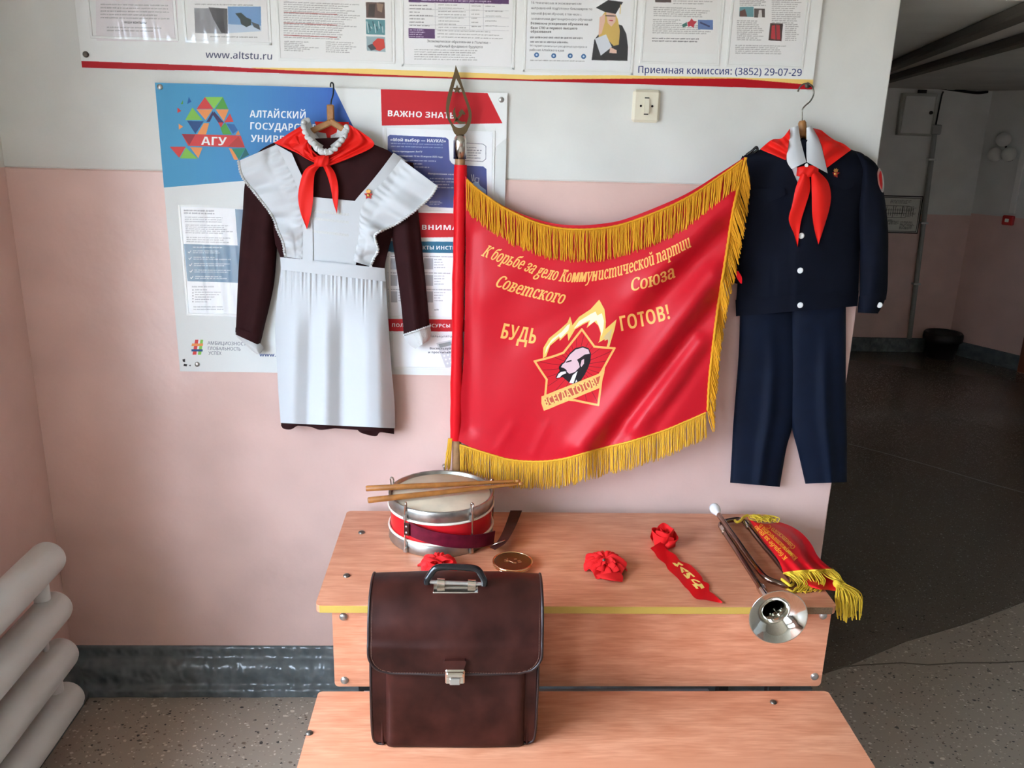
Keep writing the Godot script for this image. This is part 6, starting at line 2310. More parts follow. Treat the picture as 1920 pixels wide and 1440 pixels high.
# ---------- drum ----------
func build_drum() -> void:
	var c := (hy(727, 1008, Y_DESK) + hy(925, 1008, Y_DESK)) * 0.5
	c = Vector3(c.x, Y_DESK, 0.245)
	var r := 0.163
	var h := 0.150
	var o := thing("snare_drum", "red pioneer drum with metal hoops and cream skin", "drum")
	var xf := Transform3D(Basis.IDENTITY, c)
	var st := new_st()
	lathe(st, [Vector2(r - 0.004, 0.036), Vector2(r - 0.004, h - 0.036)], 64, xf)
	part(st, "shell", mats["drum_red"], o)
	for k in 2:
		st = new_st()
		var y0 := 0.0 if k == 0 else h - 0.038
		lathe(st, [Vector2(r - 0.003, y0 + 0.002), Vector2(r, y0), Vector2(r + 0.003, y0 + 0.003), Vector2(r + 0.0015, y0 + 0.02), Vector2(r + 0.003, y0 + 0.035), Vector2(r, y0 + 0.038), Vector2(r - 0.004, y0 + 0.036), Vector2(r - 0.004, y0 + 0.002)], 64, xf)
		part(st, "hoop", mats["drum_metal"], o)
		st = new_st()
		var pts := PackedVector3Array()
		for i in 65:
			var a := TAU * i / 64
			pts.append(c + Vector3(cos(a) * (r + 0.001), 0.041 if k == 0 else h - 0.041, sin(a) * (r + 0.001)))
		tube(st, pts, 0.0042, 8, false)
		part(st, "white_ring", mats["drum_ring"], o)
	st = new_st()
	lathe(st, [Vector2(r - 0.003, h - 0.026), Vector2(r - 0.006, h - 0.013), Vector2(r - 0.012, h - 0.009), Vector2(0.0, h - 0.008)], 64, xf)
	part(st, "drum_skin", mats["drum_head"], o, "cream drum skin")
	for k in 5:
		var a := deg_to_rad(-37.0 + 72.0 * k)
		var d := Vector3(sin(a), 0, cos(a))
		var side := Vector3(cos(a), 0, -sin(a))
		var p := c + d * (r + 0.010)
		st = new_st()
		# rod bent over the hoop into a loop
		tube(st, smooth3(PackedVector3Array([p + Vector3(0, 0.006, 0), p + Vector3(0, 0.08, 0), p + Vector3(0, h - 0.005, 0), p + Vector3(0, h + 0.014, 0) + side * 0.004, p + Vector3(0, h + 0.018, 0) - d * 0.004, p + Vector3(0, h + 0.010, 0) - d * 0.009, p + Vector3(0, h - 0.012, 0) - d * 0.007])), 0.0026, 8)
		part(st, "tension_rod", mats["nickel"], o)
		for y in [0.012, h - 0.030]:
			st = new_st()
			box(st, p + Vector3(0, y, 0) - d * 0.003, Vector3(0.014, 0.018, 0.010), 0.002, Basis(side, Vector3.UP, d))
			part(st, "lug", mats["drum_metal"], o)
	# leather strap, from the bracket round the front of the shell
	var strap := thing("drum_strap", "maroon leather strap slung round the front of the drum", "strap")
	var a0 := deg_to_rad(-33.0)
	var path := []
	for k in 15:
		var t := k / 14.0
		var a := lerpf(a0, deg_to_rad(64.0), t)
		path.append([c + Vector3(sin(a) * (r + 0.008 + 0.014 * t * t), lerpf(0.088, 0.028, t), cos(a) * (r + 0.008 + 0.014 * t * t)), 0.021, lerpf(-0.02, -0.15, t)])
	band(strap, "strap", path, "strap_maroon", 0.0035)
	var tail := new_st()
	cloth(tail, v2([917, 1026, 930, 1018, 941, 1000, 950, 978, 957, 957]), v2([928, 1031, 946, 1020, 958, 1004, 969, 982, 979, 957]), 6, 24,
		func(u: float, v: float, p: Vector2) -> float: return Y_DESK + 0.012 + 0.012 * u + 0.016 * sin(PI * minf(v * 1.4, 1.0)) + 0.012 * v, 0.004, true)
	part(tail, "strap_end", mats["strap_brown"], strap)
	var st2 := new_st()
	var bc := hy(934, 1020, Y_DESK + 0.03)
	var ring := PackedVector3Array()
	for k in 25:
		var a := TAU * k / 24
		ring.append(bc + Vector3(cos(a) * 0.020, sin(a) * 0.006 + cos(a) * 0.008 + 0.004, sin(a) * 0.012))
	tube(st2, ring, 0.0022, 8, false)
	part(st2, "buckle", mats["nickel"], strap, "wire buckle")
	var bp := c + Vector3(sin(a0), 0, cos(a0)) * (r + 0.014) + Vector3(0, 0.086, 0)
	var bd := Vector3(sin(a0), 0, cos(a0))
	st2 = new_st()
	box(st2, bp, Vector3(0.020, 0.040, 0.008), 0.002, Basis(Vector3(cos(a0), 0, -sin(a0)), Vector3.UP, bd))
	part(st2, "bracket", mats["strap_brown"], strap, "riveted bracket")
	for y in [-0.010, 0.010]:
		bolt(bp + Vector3(0, y, 0) + bd * 0.004, bd, 0.0038, strap)

	# drumsticks across the rim
	var rim := Y_DESK + h + 0.002
	var lbl := ["varnished wooden drumstick lying farther back on the drum", "varnished wooden drumstick lying nearer the front of the drum"]
	var ends := [[686, 916, 971, 902], [690, 938, 977, 907]]
	for k in 2:
		var q: Array = ends[k]
		var a := hy(q[0], q[1], rim + 0.009)
		var b := hy(q[2], q[3], rim + 0.006)
		var d := (b - a).normalized()
		var ln := a.distance_to(b)
		var s := thing("drumstick", lbl[k], "drumstick", "pair of drumsticks")
		st = new_st()
		tube(st, PackedVector3Array([a, a + d * 0.002, a + d * ln * 0.35, a + d * ln * 0.6, a + d * ln * 0.97]), [0.0075, 0.0092, 0.0088, 0.0075, 0.0045], 16)
		part(st, "shaft", mats["wood_stick"], s)
		st = new_st()
		var sp := []
		for i in 9:
			var t := -PI / 2 + PI * i / 8
			sp.append(Vector2(maxf(0.0065 * cos(t), 0.0) if i not in [0, 8] else 0.0, 0.0085 * sin(t)))
		lathe(st, sp, 14, Transform3D(Basis(d.cross(Vector3.UP).normalized(), d, d.cross(Vector3.UP).normalized().cross(d)), b))
		part(st, "bead", mats["wood_stick"], s)


func band(parent: Node3D, called: String, path: Array, key: String, thick: float) -> void:
	# a flat strap on edge: path of [middle, half width, lean]
	var st := new_st()
	var n := path.size() - 1
	var mid: Vector3 = path[n / 2][0]
	var at := func(u: float, v: float, off: float) -> Vector3:
		var x := v * n
		var i := clampi(int(floorf(x)), 0, n - 1)
		var f := x - i
		var p: Vector3 = (path[i][0] as Vector3).lerp(path[i + 1][0], f)
		var hw: float = lerpf(path[i][1], path[i + 1][1], f)
		var d: Vector3 = (path[mini(i + 1, n)][0] - path[maxi(i, 0)][0]).normalized()
		var up := (Vector3.UP - d * d.y).normalized()
		var out := d.cross(up)
		return p + up * (1.0 - 2.0 * u) * hw + out * off
	sheet(st, 4, n * 2, func(u: float, v: float) -> Vector3: return at.call(u, v, thick), func(u: float, v: float) -> Vector3: return at.call(u, v, 0.0))
	part(st, called, mats[key], parent)


# ---------- ribbons and the compact ----------
func rosette(parent: Node3D, at: Vector3, r: float, layers: int, rise: float, seed_: int, squash := 1.0) -> void:
	# gathered ribbon: layers of ruffled petals round a knot
	var g := RandomNumberGenerator.new()
	g.seed = seed_
	for l in layers:
		var f := 1.0 - float(l) / layers * 0.62
		var ph := g.randf() * TAU
		var nw := g.randi_range(5, 7)
		var base := rise * (0.10 + 0.26 * l)
		var w1 := g.randf_range(0.7, 1.3)
		var st := new_st()
		var surf := func(u: float, v: float, drop: float) -> Vector3:
			var a := TAU * u
			var rr := r * f * (0.10 + 0.90 * v) * (1.0 + 0.06 * sin(a * nw + ph) * v + 0.07 * sin(a * 2.0 + ph * 2.0) * v)
			var y := base + rise * (0.62 * sin(PI * v * 0.86) + 0.30 * sin(PI * v * 0.6) * sin(a * nw + ph * 1.7) + 0.10 * v * sin(a * (nw * 2 + 1) + ph)) * f
			return at + Vector3(cos(a) * rr, maxf(y - drop, 0.001 - drop * 0.3), sin(a) * rr * squash)
		sheet(st, 72, 12, func(u: float, v: float) -> Vector3: return surf.call(u, v, 0.0), func(u: float, v: float) -> Vector3: return surf.call(u, v, 0.0014))
		part(st, "petal_ring", mats["rosette_red"], parent)


func build_small_things() -> void:
	var y := Y_DESK + 0.001
	var o := thing("ribbon_bow", "red ribbon bow between the drum and the briefcase handle", "bow")
	rosette(o, hy(822, 1068, y), 0.056, 4, 0.034, 5)
	# two upright loops
	for q in [[808, 1058, -0.5], [836, 1056, 0.5]]:
		var st := new_st()
		var base := hy(822, 1066, y)
		var tip := hy(q[0], q[1], y + 0.05)
		var lp := PackedVector3Array()
		var loop := func(u: float, v: float, off: float) -> Vector3:
			var t := PI * v
			var dir := (tip - base)
			return base + dir * (sin(t) * 1.0) + Vector3((u - 0.5) * 0.02 + sin(t * 2.0) * 0.016 * signf(q[2]), 0.012 + u * 0.006 + off, (u - 0.5) * 0.034 + sin(v * 9.0) * 0.004)
		sheet(st, 8, 24, func(u: float, v: float) -> Vector3: return loop.call(u, v, 0.0012), func(u: float, v: float) -> Vector3: return loop.call(u, v, 0.0))
		part(st, "loop", mats["rosette_red"], o)

	o = thing("ribbon_rosette", "red ribbon rosette with a short loose end lying on the desk", "rosette")
	rosette(o, hy(1134, 1066, y), 0.066, 5, 0.030, 12, 1.0)
	var st := new_st()
	cloth(st, v2([1116, 1078, 1128, 1085, 1140, 1088]), v2([1160, 1072, 1168, 1080, 1167, 1091]), 12, 8, func(u: float, v: float, p: Vector2) -> float: return Y_DESK + 0.022 - 0.014 * v + 0.004 * sin(u * 4.0), 0.0016, true)
	part(st, "loose_end", mats["rosette_red"], o)
	st = new_st()
	var cc := hy(1132, 1051, y + 0.048)
	lathe(st, [Vector2(0.0045, 0.0), Vector2(0.004, 0.004), Vector2(0, 0.0055)], 12, Transform3D(Basis.IDENTITY, cc))
	part(st, "wire_pin", mats["dark_zinc"], o)

	# a bud of ribbon with a long printed tail
	o = thing("ribbon_with_emblem", "red ribbon bud with a long tail bearing gold marks", "ribbon")
	# petals wrapped round each other, open at the top
	var bud := hy(1244, 1021, y)
	for q in [[0.014, 0.052, 0.0, 330.0, 0.0], [0.024, 0.060, 150.0, 280.0, 1.3], [0.031, 0.056, 300.0, 270.0, 2.1], [0.037, 0.046, 40.0, 270.0, 3.4], [0.042, 0.036, 190.0, 260.0, 0.7]]:
		st = new_st()
		var petal := func(u: float, v: float, off: float) -> Vector3:
			var an := deg_to_rad(q[2] + q[3] * u) + 0.15 * sin(v * 4.0 + q[4])
			var edge := sin(PI * u)
			var rr: float = q[0] * (0.80 + 0.30 * v * v - 0.12 * v * v * v * v + 0.08 * sin(u * 9.0 + q[4]) + 0.06 * sin(u * 21.0 + v * 3.0)) - off
			var hh: float = q[1] * v * (0.72 + 0.28 * edge + 0.07 * sin(u * 13.0 + q[4] * 2.0))
			return bud + Vector3(cos(an) * rr, 0.002 + hh, sin(an) * rr)
		sheet(st, 28, 10, func(u: float, v: float) -> Vector3: return petal.call(u, v, 0.0), func(u: float, v: float) -> Vector3: return petal.call(u, v, 0.0014))
		part(st, "petal", mats["rosette_red"], o)
	var L := dense(v2([1219, 1028, 1227, 1036, 1234, 1047, 1247, 1057, 1253, 1068, 1271, 1084.5, 1282.6, 1099, 1291, 1107, 1304, 1122, 1324, 1125, 1353, 1131]), 60)
	var R := dense(v2([1240, 1015, 1252, 1031, 1266, 1040, 1275.6, 1051.5, 1290, 1057, 1300, 1064, 1316, 1082, 1318, 1089, 1329, 1095, 1330, 1108, 1337, 1113, 1354.6, 1129]), 60)
	var net := Coons.new(dense([L[0], R[0]], 10), dense([L[60], R[60]], 10), L, R)
	var W := 512
	var H := 2048
	var way := func(p: Vector2) -> Vector2:
		var q := net.inv(p)
		return Vector2(q.x * W, q.y * H)
	var pr := Print.new(W, H, rgb8(206, 8, 20), way)
	var gold := rgb8(238, 206, 110)
	var og := Vector2(1200, 970)
	for f in [
			[510, 720, 560, 725, 590, 748, 602, 712, 632, 718, 692, 758, 665, 770, 620, 748, 600, 785, 558, 772],
			[635, 785, 660, 785, 782, 858, 755, 872, 700, 852, 682, 882, 660, 880, 640, 810],
			[680, 905, 702, 900, 742, 930, 730, 890, 790, 868, 877, 940, 850, 950, 802, 906, 785, 966, 750, 976],
			[805, 990, 850, 980, 920, 1000, 972, 1035, 930, 1030, 880, 1006, 842, 1000, 880, 1040, 930, 1060, 980, 1048, 1027, 1115, 975, 1137, 950, 1100, 900, 1090, 932, 1130, 900, 1137, 820, 1060, 870, 1060]]:
		pr.poly(f, gold, og, 8.47)
	pr.poly([680, 822, 722, 846, 690, 850], rgb8(206, 8, 20), og, 8.47)
	var ink := printed("ribbon_print", pr.done(), 0.5)
	st = new_st()
	var surf := func(u: float, v: float, off: float) -> Vector3:
		return on_y(net.at(u, v), Y_DESK + 0.004 + 0.016 * exp(-v * 14.0) + 0.004 * absf(sin(v * 11.0 + u * 2.0)) * (1.0 - v) + 0.006 * u * sin(v * 7.0 + 0.5) * sin(v * 7.0 + 0.5) - off)
	sheet(st, 12, 60, func(u: float, v: float) -> Vector3: return surf.call(u, v, 0.0), func(u: float, v: float) -> Vector3: return surf.call(u, v, 0.0014))
	part(st, "tail", ink, o)

	# round compact on small feet
	o = thing("round_compact", "round gilt compact with an engraved bronze lid on the desk", "compact")
	var c := (hy(922, 1056, Y_DESK + 0.012) + hy(1000, 1056, Y_DESK + 0.012)) * 0.5
	c.y = Y_DESK
	var r := 0.060
	st = new_st()
	lathe(st, [Vector2(0, 0.003), Vector2(r * 0.7, 0.003), Vector2(r * 0.9, 0.006), Vector2(r * 0.985, 0.0095), Vector2(r * 0.985, 0.0110), Vector2(r * 0.97, 0.0115), Vector2(r * 0.97, 0.0125), Vector2(r, 0.013), Vector2(r, 0.018), Vector2(r * 0.985, 0.0205), Vector2(r * 0.95, 0.0208), Vector2(r * 0.93, 0.0198), Vector2(r * 0.92, 0.0188)], 56, Transform3D(Basis.IDENTITY, c))
	part(st, "case", mats["compact_gold"], o)
	st = new_st()
	lathe(st, [Vector2(r * 0.925, 0.0190), Vector2(r * 0.86, 0.0196), Vector2(r * 0.5, 0.0205), Vector2(0, 0.0208)], 56, Transform3D(Basis.IDENTITY, c))
	part(st, "lid", mats["compact_lid"], o, "dark bronze engraved lid")
	for k in 4:
		var a := deg_to_rad(-24.0 + 48.0 * (k % 2) + 180.0 * (k / 2))
		st = new_st()
		box(st, c + Vector3(sin(a) * r * 0.95, 0.006, cos(a) * r * 0.95), Vector3(0.010, 0.012, 0.008), 0.002, Basis(Vector3.UP, a))
		part(st, "foot", mats["compact_gold"], o)
	# raised engraving: a rider-like scroll of thin bars
	st = new_st()
	for f in [[-0.026, 0.006, -0.010, 0.002], [-0.010, 0.002, 0.000, 0.010], [-0.024, -0.004, -0.014, -0.002], [-0.016, -0.012, -0.012, -0.006], [-0.002, 0.014, 0.010, 0.015], [0.004, -0.008, 0.012, -0.010], [0.014, 0.004, 0.022, 0.000], [0.016, 0.010, 0.026, 0.008]]:
		tube(st, PackedVector3Array([c + Vector3(f[0], 0.0206, f[1]), c + Vector3(f[2], 0.0206, f[3])]), 0.0014, 6)
	part(st, "engraving", mats["compact_gold"], o)


# ---------- bugle with its pennant ----------
func build_bugle() -> void:
	var o := thing("bugle", "chrome bugle with white mouthpiece resting on the desk corner", "bugle")
	var pt := func(x: float, y: float, h: float) -> Vector3: return hy(x, y, Y_DESK + h)
	var st := new_st()
	var run := PackedVector3Array()
	for q in [[1346, 963, 0.030], [1366, 991, 0.029], [1386, 1019, 0.028], [1406, 1047, 0.026], [1421, 1067, 0.024], [1431, 1079, 0.022], [1442, 1087, 0.019], [1458, 1093, 0.015], [1472, 1098, 0.012], [1482, 1097, 0.011], [1485, 1090, 0.011], [1480, 1082, 0.011], [1472, 1072, 0.011]]:
		run.append(pt.call(q[0], q[1], q[2]))
	tube(st, smooth3(run, 5), 0.0085, 14)
	part(st, "lead_pipe", mats["bugle_tube"], o)
	st = new_st()
	run = PackedVector3Array()
	for q in [[1472, 1072, 0.011], [1450, 1045, 0.011], [1424, 1014, 0.011], [1402, 986, 0.011], [1394, 977, 0.011], [1383, 974, 0.011], [1366, 976, 0.011], [1354, 980, 0.011], [1351, 986, 0.011], [1357, 996, 0.011], [1380, 1031, 0.012], [1404, 1068, 0.014], [1428, 1105, 0.018]]:
		run.append(pt.call(q[0], q[1], q[2]))
	tube(st, smooth3(run, 5), 0.0082, 14)
	part(st, "return_pipe", mats["bugle_tube"], o)
	# joint sleeves
	for q in [[1354, 990, 1359, 998, 0.0112], [1398, 981, 1404, 988, 0.0112], [1426, 1101, 1431, 1109, 0.0128]]:
		st = new_st()
		tube(st, PackedVector3Array([pt.call(q[0], q[1], 0.0115), pt.call(q[2], q[3], 0.0125)]), q[4], 14)
		part(st, "sleeve", mats["nickel"], o)
	# bell
	var b0: Vector3 = pt.call(1428, 1105, 0.018)
	var b1: Vector3 = pt.call(1459, 1157, 0.024)
	var ax := (b1 - b0).normalized()
	var ln := b0.distance_to(b1)
	var side := ax.cross(Vector3.UP).normalized()
	var xf := Transform3D(Basis(side, ax, side.cross(ax)), b0)
	var prof := []
	var rim := 0.0775
	for k in 25:
		var t := k / 24.0
		prof.append(Vector2(0.0085 + 0.029 * pow(t, 1.6) + (rim - 0.0375) * pow(t, 10.0), ln * t))
	prof.append(Vector2(rim + 0.0012, ln + 0.001))
	prof.append(Vector2(rim + 0.0004, ln + 0.0026))
	for k in range(24, -1, -1):
		var t := k / 24.0
		prof.append(Vector2(maxf(0.0068 + 0.029 * pow(t, 1.6) + (rim - 0.0375) * pow(t, 10.0), 0.005), ln * t + 0.0016))
	st = new_st()
	lathe(st, prof, 64, xf)
	part(st, "bell", mats["chrome"], o, "wide polished bell")
	# mouthpiece
	var m0: Vector3 = pt.call(1346, 963, 0.030)
	var m1: Vector3 = pt.call(1339, 952, 0.032)
	var md := (m1 - m0).normalized()
	var ms := md.cross(Vector3.UP).normalized()
	st = new_st()
	lathe(st, [Vector2(0.0085, -0.012), Vector2(0.0095, 0.0), Vector2(0.012, 0.01), Vector2(0.0165, 0.022), Vector2(0.0178, 0.034), Vector2(0.0165, 0.044), Vector2(0.012, 0.049), Vector2(0.009, 0.044), Vector2(0.003, 0.03), Vector2(0.0, 0.03)], 28, Transform3D(Basis(ms, md, ms.cross(md)), m0))
	part(st, "mouthpiece", mats["mouthpiece_white"], o, "white mouthpiece")

	# pennant
	var p := thing("bugle_pennant", "red satin pennant with gold lettering and fringe tied to the bugle", "pennant")
	var T := dense(v2([1398, 966, 1414, 978, 1438, 982, 1462, 979]), 30)
	var B := dense(v2([1470, 1075, 1490, 1072, 1515, 1070, 1540, 1069, 1562, 1068]), 30)
	var L := dense(v2([1398, 966, 1415, 990, 1440, 1027, 1458, 1055, 1470, 1075]), 30)
	var R := dense(v2([1462, 979, 1484, 987, 1505, 1001, 1521, 1020, 1533, 1042, 1546, 1056, 1562, 1068]), 30)
	var net := Coons.new(T, B, L, R)
	var W := 1024
	var H := 1024
	var way := func(q: Vector2) -> Vector2:
		var s := net.inv(q)
		return Vector2(s.x * W, s.y * H)
	var pr := Print.new(W, H, rgb8(214, 18, 30), way)
	var gold := rgb8(238, 186, 50)
	pr.text("К борьбе за gело", [Vector2(1477, 1046), Vector2(1448, 1015), Vector2(1419, 985)], 8.5, gold, "Droid Serif", 0.15, 1.6)
	pr.text("Коммyнuсmuческоŭ n", [Vector2(1496, 1046), Vector2(1462, 1014), Vector2(1427, 982)], 8.5, gold, "Droid Serif", 0.15, 1.6)
	pr.text("Совеmского С", [Vector2(1492, 1025), Vector2(1470, 1004), Vector2(1443, 984)], 8.5, gold, "Droid Serif", 0.15, 1.6)
	var ink := printed("pennant_print", pr.done(), 0.38)
	st = new_st()
	var high := func(u: float, v: float) -> float:
		return Y_DESK + 0.014 + 0.022 * sin(PI * minf(u * 1.2, 1.0)) * (0.4 + 0.6 * v) + 0.010 * exp(-pow((u - 0.78 + v * 0.1) / 0.1, 2.0)) * v + 0.004 * sin(u * 22.0) * smoothstep(0.6, 1.0, v)
	sheet(st, 40, 40, func(u: float, v: float) -> Vector3: return on_y(net.at(u, v), high.call(u, v)), func(u: float, v: float) -> Vector3: return on_y(net.at(u, v), high.call(u, v) - 0.0016))
	part(st, "pennant_cloth", ink, p)
	# folded under-layer that shows red below the fringe
	st = new_st()
	cloth(st, v2([1486, 1078, 1500, 1092, 1530, 1104]), v2([1568, 1076, 1572, 1096, 1566, 1108]), 16, 10, func(u: float, v: float, q: Vector2) -> float: return Y_DESK + 0.010 + 0.006 * sin(u * 6.0), 0.002, true)
	part(st, "under_fold", mats["red_satin"], p)
	# fringe: long threads that loop over the desk and off its side
	var g := RandomNumberGenerator.new()
	g.seed = 99
	st = new_st()
	for k in 54:
		var t := k / 53.0
		var u := clampf(t, 0.0, 1.0)
		var s: Vector2 = net.at(u, 1.0)
		var a := on_y(s, high.call(u, 1.0) + 0.002)
		var pts := PackedVector3Array([a])
		var dx := lerpf(26.0, 6.0, t) + g.randf_range(-5, 5)
		if t < 0.72:
			pts.append(hy(s.x + dx * 0.6, s.y + 10 + g.randf_range(-2, 2), Y_DESK + 0.018 + g.randf() * 0.01))
			pts.append(hy(s.x + dx, s.y + 22 + g.randf_range(-3, 3), Y_DESK + 0.008 + g.randf() * 0.008))
			pts.append(hy(s.x + dx * 0.5, s.y + 33 + g.randf_range(-3, 4), Y_DESK + 0.004 + g.randf() * 0.004))
			pts.append(hy(s.x + dx * 0.2 + g.randf_range(-6, 6), s.y + 38 + g.randf_range(-3, 4), Y_DESK + 0.004))
		else:
			pts.append(hy(s.x + 12, s.y + 12 + g.randf_range(-3, 3), Y_DESK + 0.018 + g.randf() * 0.008))
			pts.append(hy(1578 + g.randf_range(-6, 8), s.y + 26, Y_DESK + 0.010))
			pts.append(hy(1584 + g.randf_range(-8, 14), s.y + 48 + g.randf_range(-4, 4), Y_DESK - 0.02))
			pts.append(hy(1588 + g.randf_range(-14, 20), s.y + 82 + g.randf_range(-10, 10), Y_DESK - 0.07))
		tube(st, smooth3(pts, 4), 0.0017, 5, true, k % 30)
	stuff(part(st, "fringe", mats["gold_thread_light"], p))
	st = new_st()
	var braid := PackedVector3Array()
	for k in 40:
		var u := k / 39.0
		braid.append(on_y(net.at(u, 1.0), high.call(u, 1.0) + 0.002 + sin(k * 1.6) * 0.0006))
	tube(st, braid, 0.0034, 8)
	part(st, "braid", mats["gold_thread_light"], p)
	# tassel hanging over the end of the desk
	st = new_st()
	for k in 46:
		var f := k / 45.0
		var a := hy(1572 + g.randf_range(-5, 6), 1096 + g.randf_range(-5, 5), Y_DESK + 0.012 + g.randf() * 0.008)
		var b := hy(lerpf(1567, 1612, f) + g.randf_range(-3, 3), 1120 + g.randf_range(-4, 4) - f * 4.0, Y_DESK - 0.012)
		var e := hy(lerpf(1568, 1616, f) + g.randf_range(-4, 3), 1158 + g.randf_range(-12, 12) - absf(f - 0.4) * 14.0, Y_DESK - 0.07)
		tube(st, smooth3(PackedVector3Array([a, a.lerp(b, 0.5) + Vector3(0, 0.008, 0), b, b.lerp(e, 0.5) + Vector3(g.randf_range(-0.003, 0.003), 0, 0.004), e]), 3), 0.0018, 5, true, k % 30)
	stuff(part(st, "tassel_threads", mats["gold_thread_light"], p))
	st = new_st()
	lathe(st, [Vector2(0.0, -0.006), Vector2(0.009, -0.004), Vector2(0.012, 0.004), Vector2(0.010, 0.012), Vector2(0.004, 0.018), Vector2(0, 0.019)], 16, Transform3D(Basis(Vector3.RIGHT, 1.2), hy(1568, 1094, Y_DESK + 0.014)))
	part(st, "tassel_knot", mats["gold_thread_light"], p)
	# second tassel, bunched at the top of the pennant, with its cord
	st = new_st()
	for k in 40:
		var f := k / 39.0
		var a := hy(1402 + f * 40.0 + g.randf_range(-3, 3), 966 + g.randf_range(-2, 4), Y_DESK + 0.02 + g.randf() * 0.006)
		var b := hy(1412 + f * 44.0 + g.randf_range(-8, 8), 972 + g.randf_range(-4, 4), Y_DESK + 0.024 + g.randf() * 0.010)
		var e := hy(1422 + f * 34.0 + g.randf_range(-6, 6), 977 + g.randf_range(-3, 3), Y_DESK + 0.022 + g.randf() * 0.006)
		tube(st, smooth3(PackedVector3Array([a, b, e]), 4), 0.0018, 5, true, k % 30)
	stuff(part(st, "upper_tassel", mats["gold_thread_light"], p))
	st = new_st()
	tube(st, smooth3(PackedVector3Array([hy(1402, 966, Y_DESK + 0.022), hy(1394, 970, Y_DESK + 0.022), hy(1389, 976, Y_DESK + 0.024), hy(1382, 979, Y_DESK + 0.023), hy(1378, 976, Y_DESK + 0.016)])), 0.0045, 8)
	part(st, "cord", mats["gold_thread_light"], p)
	st = new_st()
	tube(st, smooth3(PackedVector3Array([hy(1466, 1086, Y_DESK + 0.022), hy(1474, 1092, Y_DESK + 0.024), hy(1482, 1098, Y_DESK + 0.022), hy(1488, 1094, Y_DESK + 0.008)])), 0.0045, 8)
	part(st, "cord", mats["gold_thread_light"], p)
	st = new_st()
	tube(st, smooth3(PackedVector3Array([hy(1450, 1090, Y_DESK + 0.004), hy(1468, 1100, Y_DESK + 0.004), hy(1490, 1111, Y_DESK + 0.004)])), 0.003, 8)
	part(st, "cord_end", mats["gold_thread_light"], p)


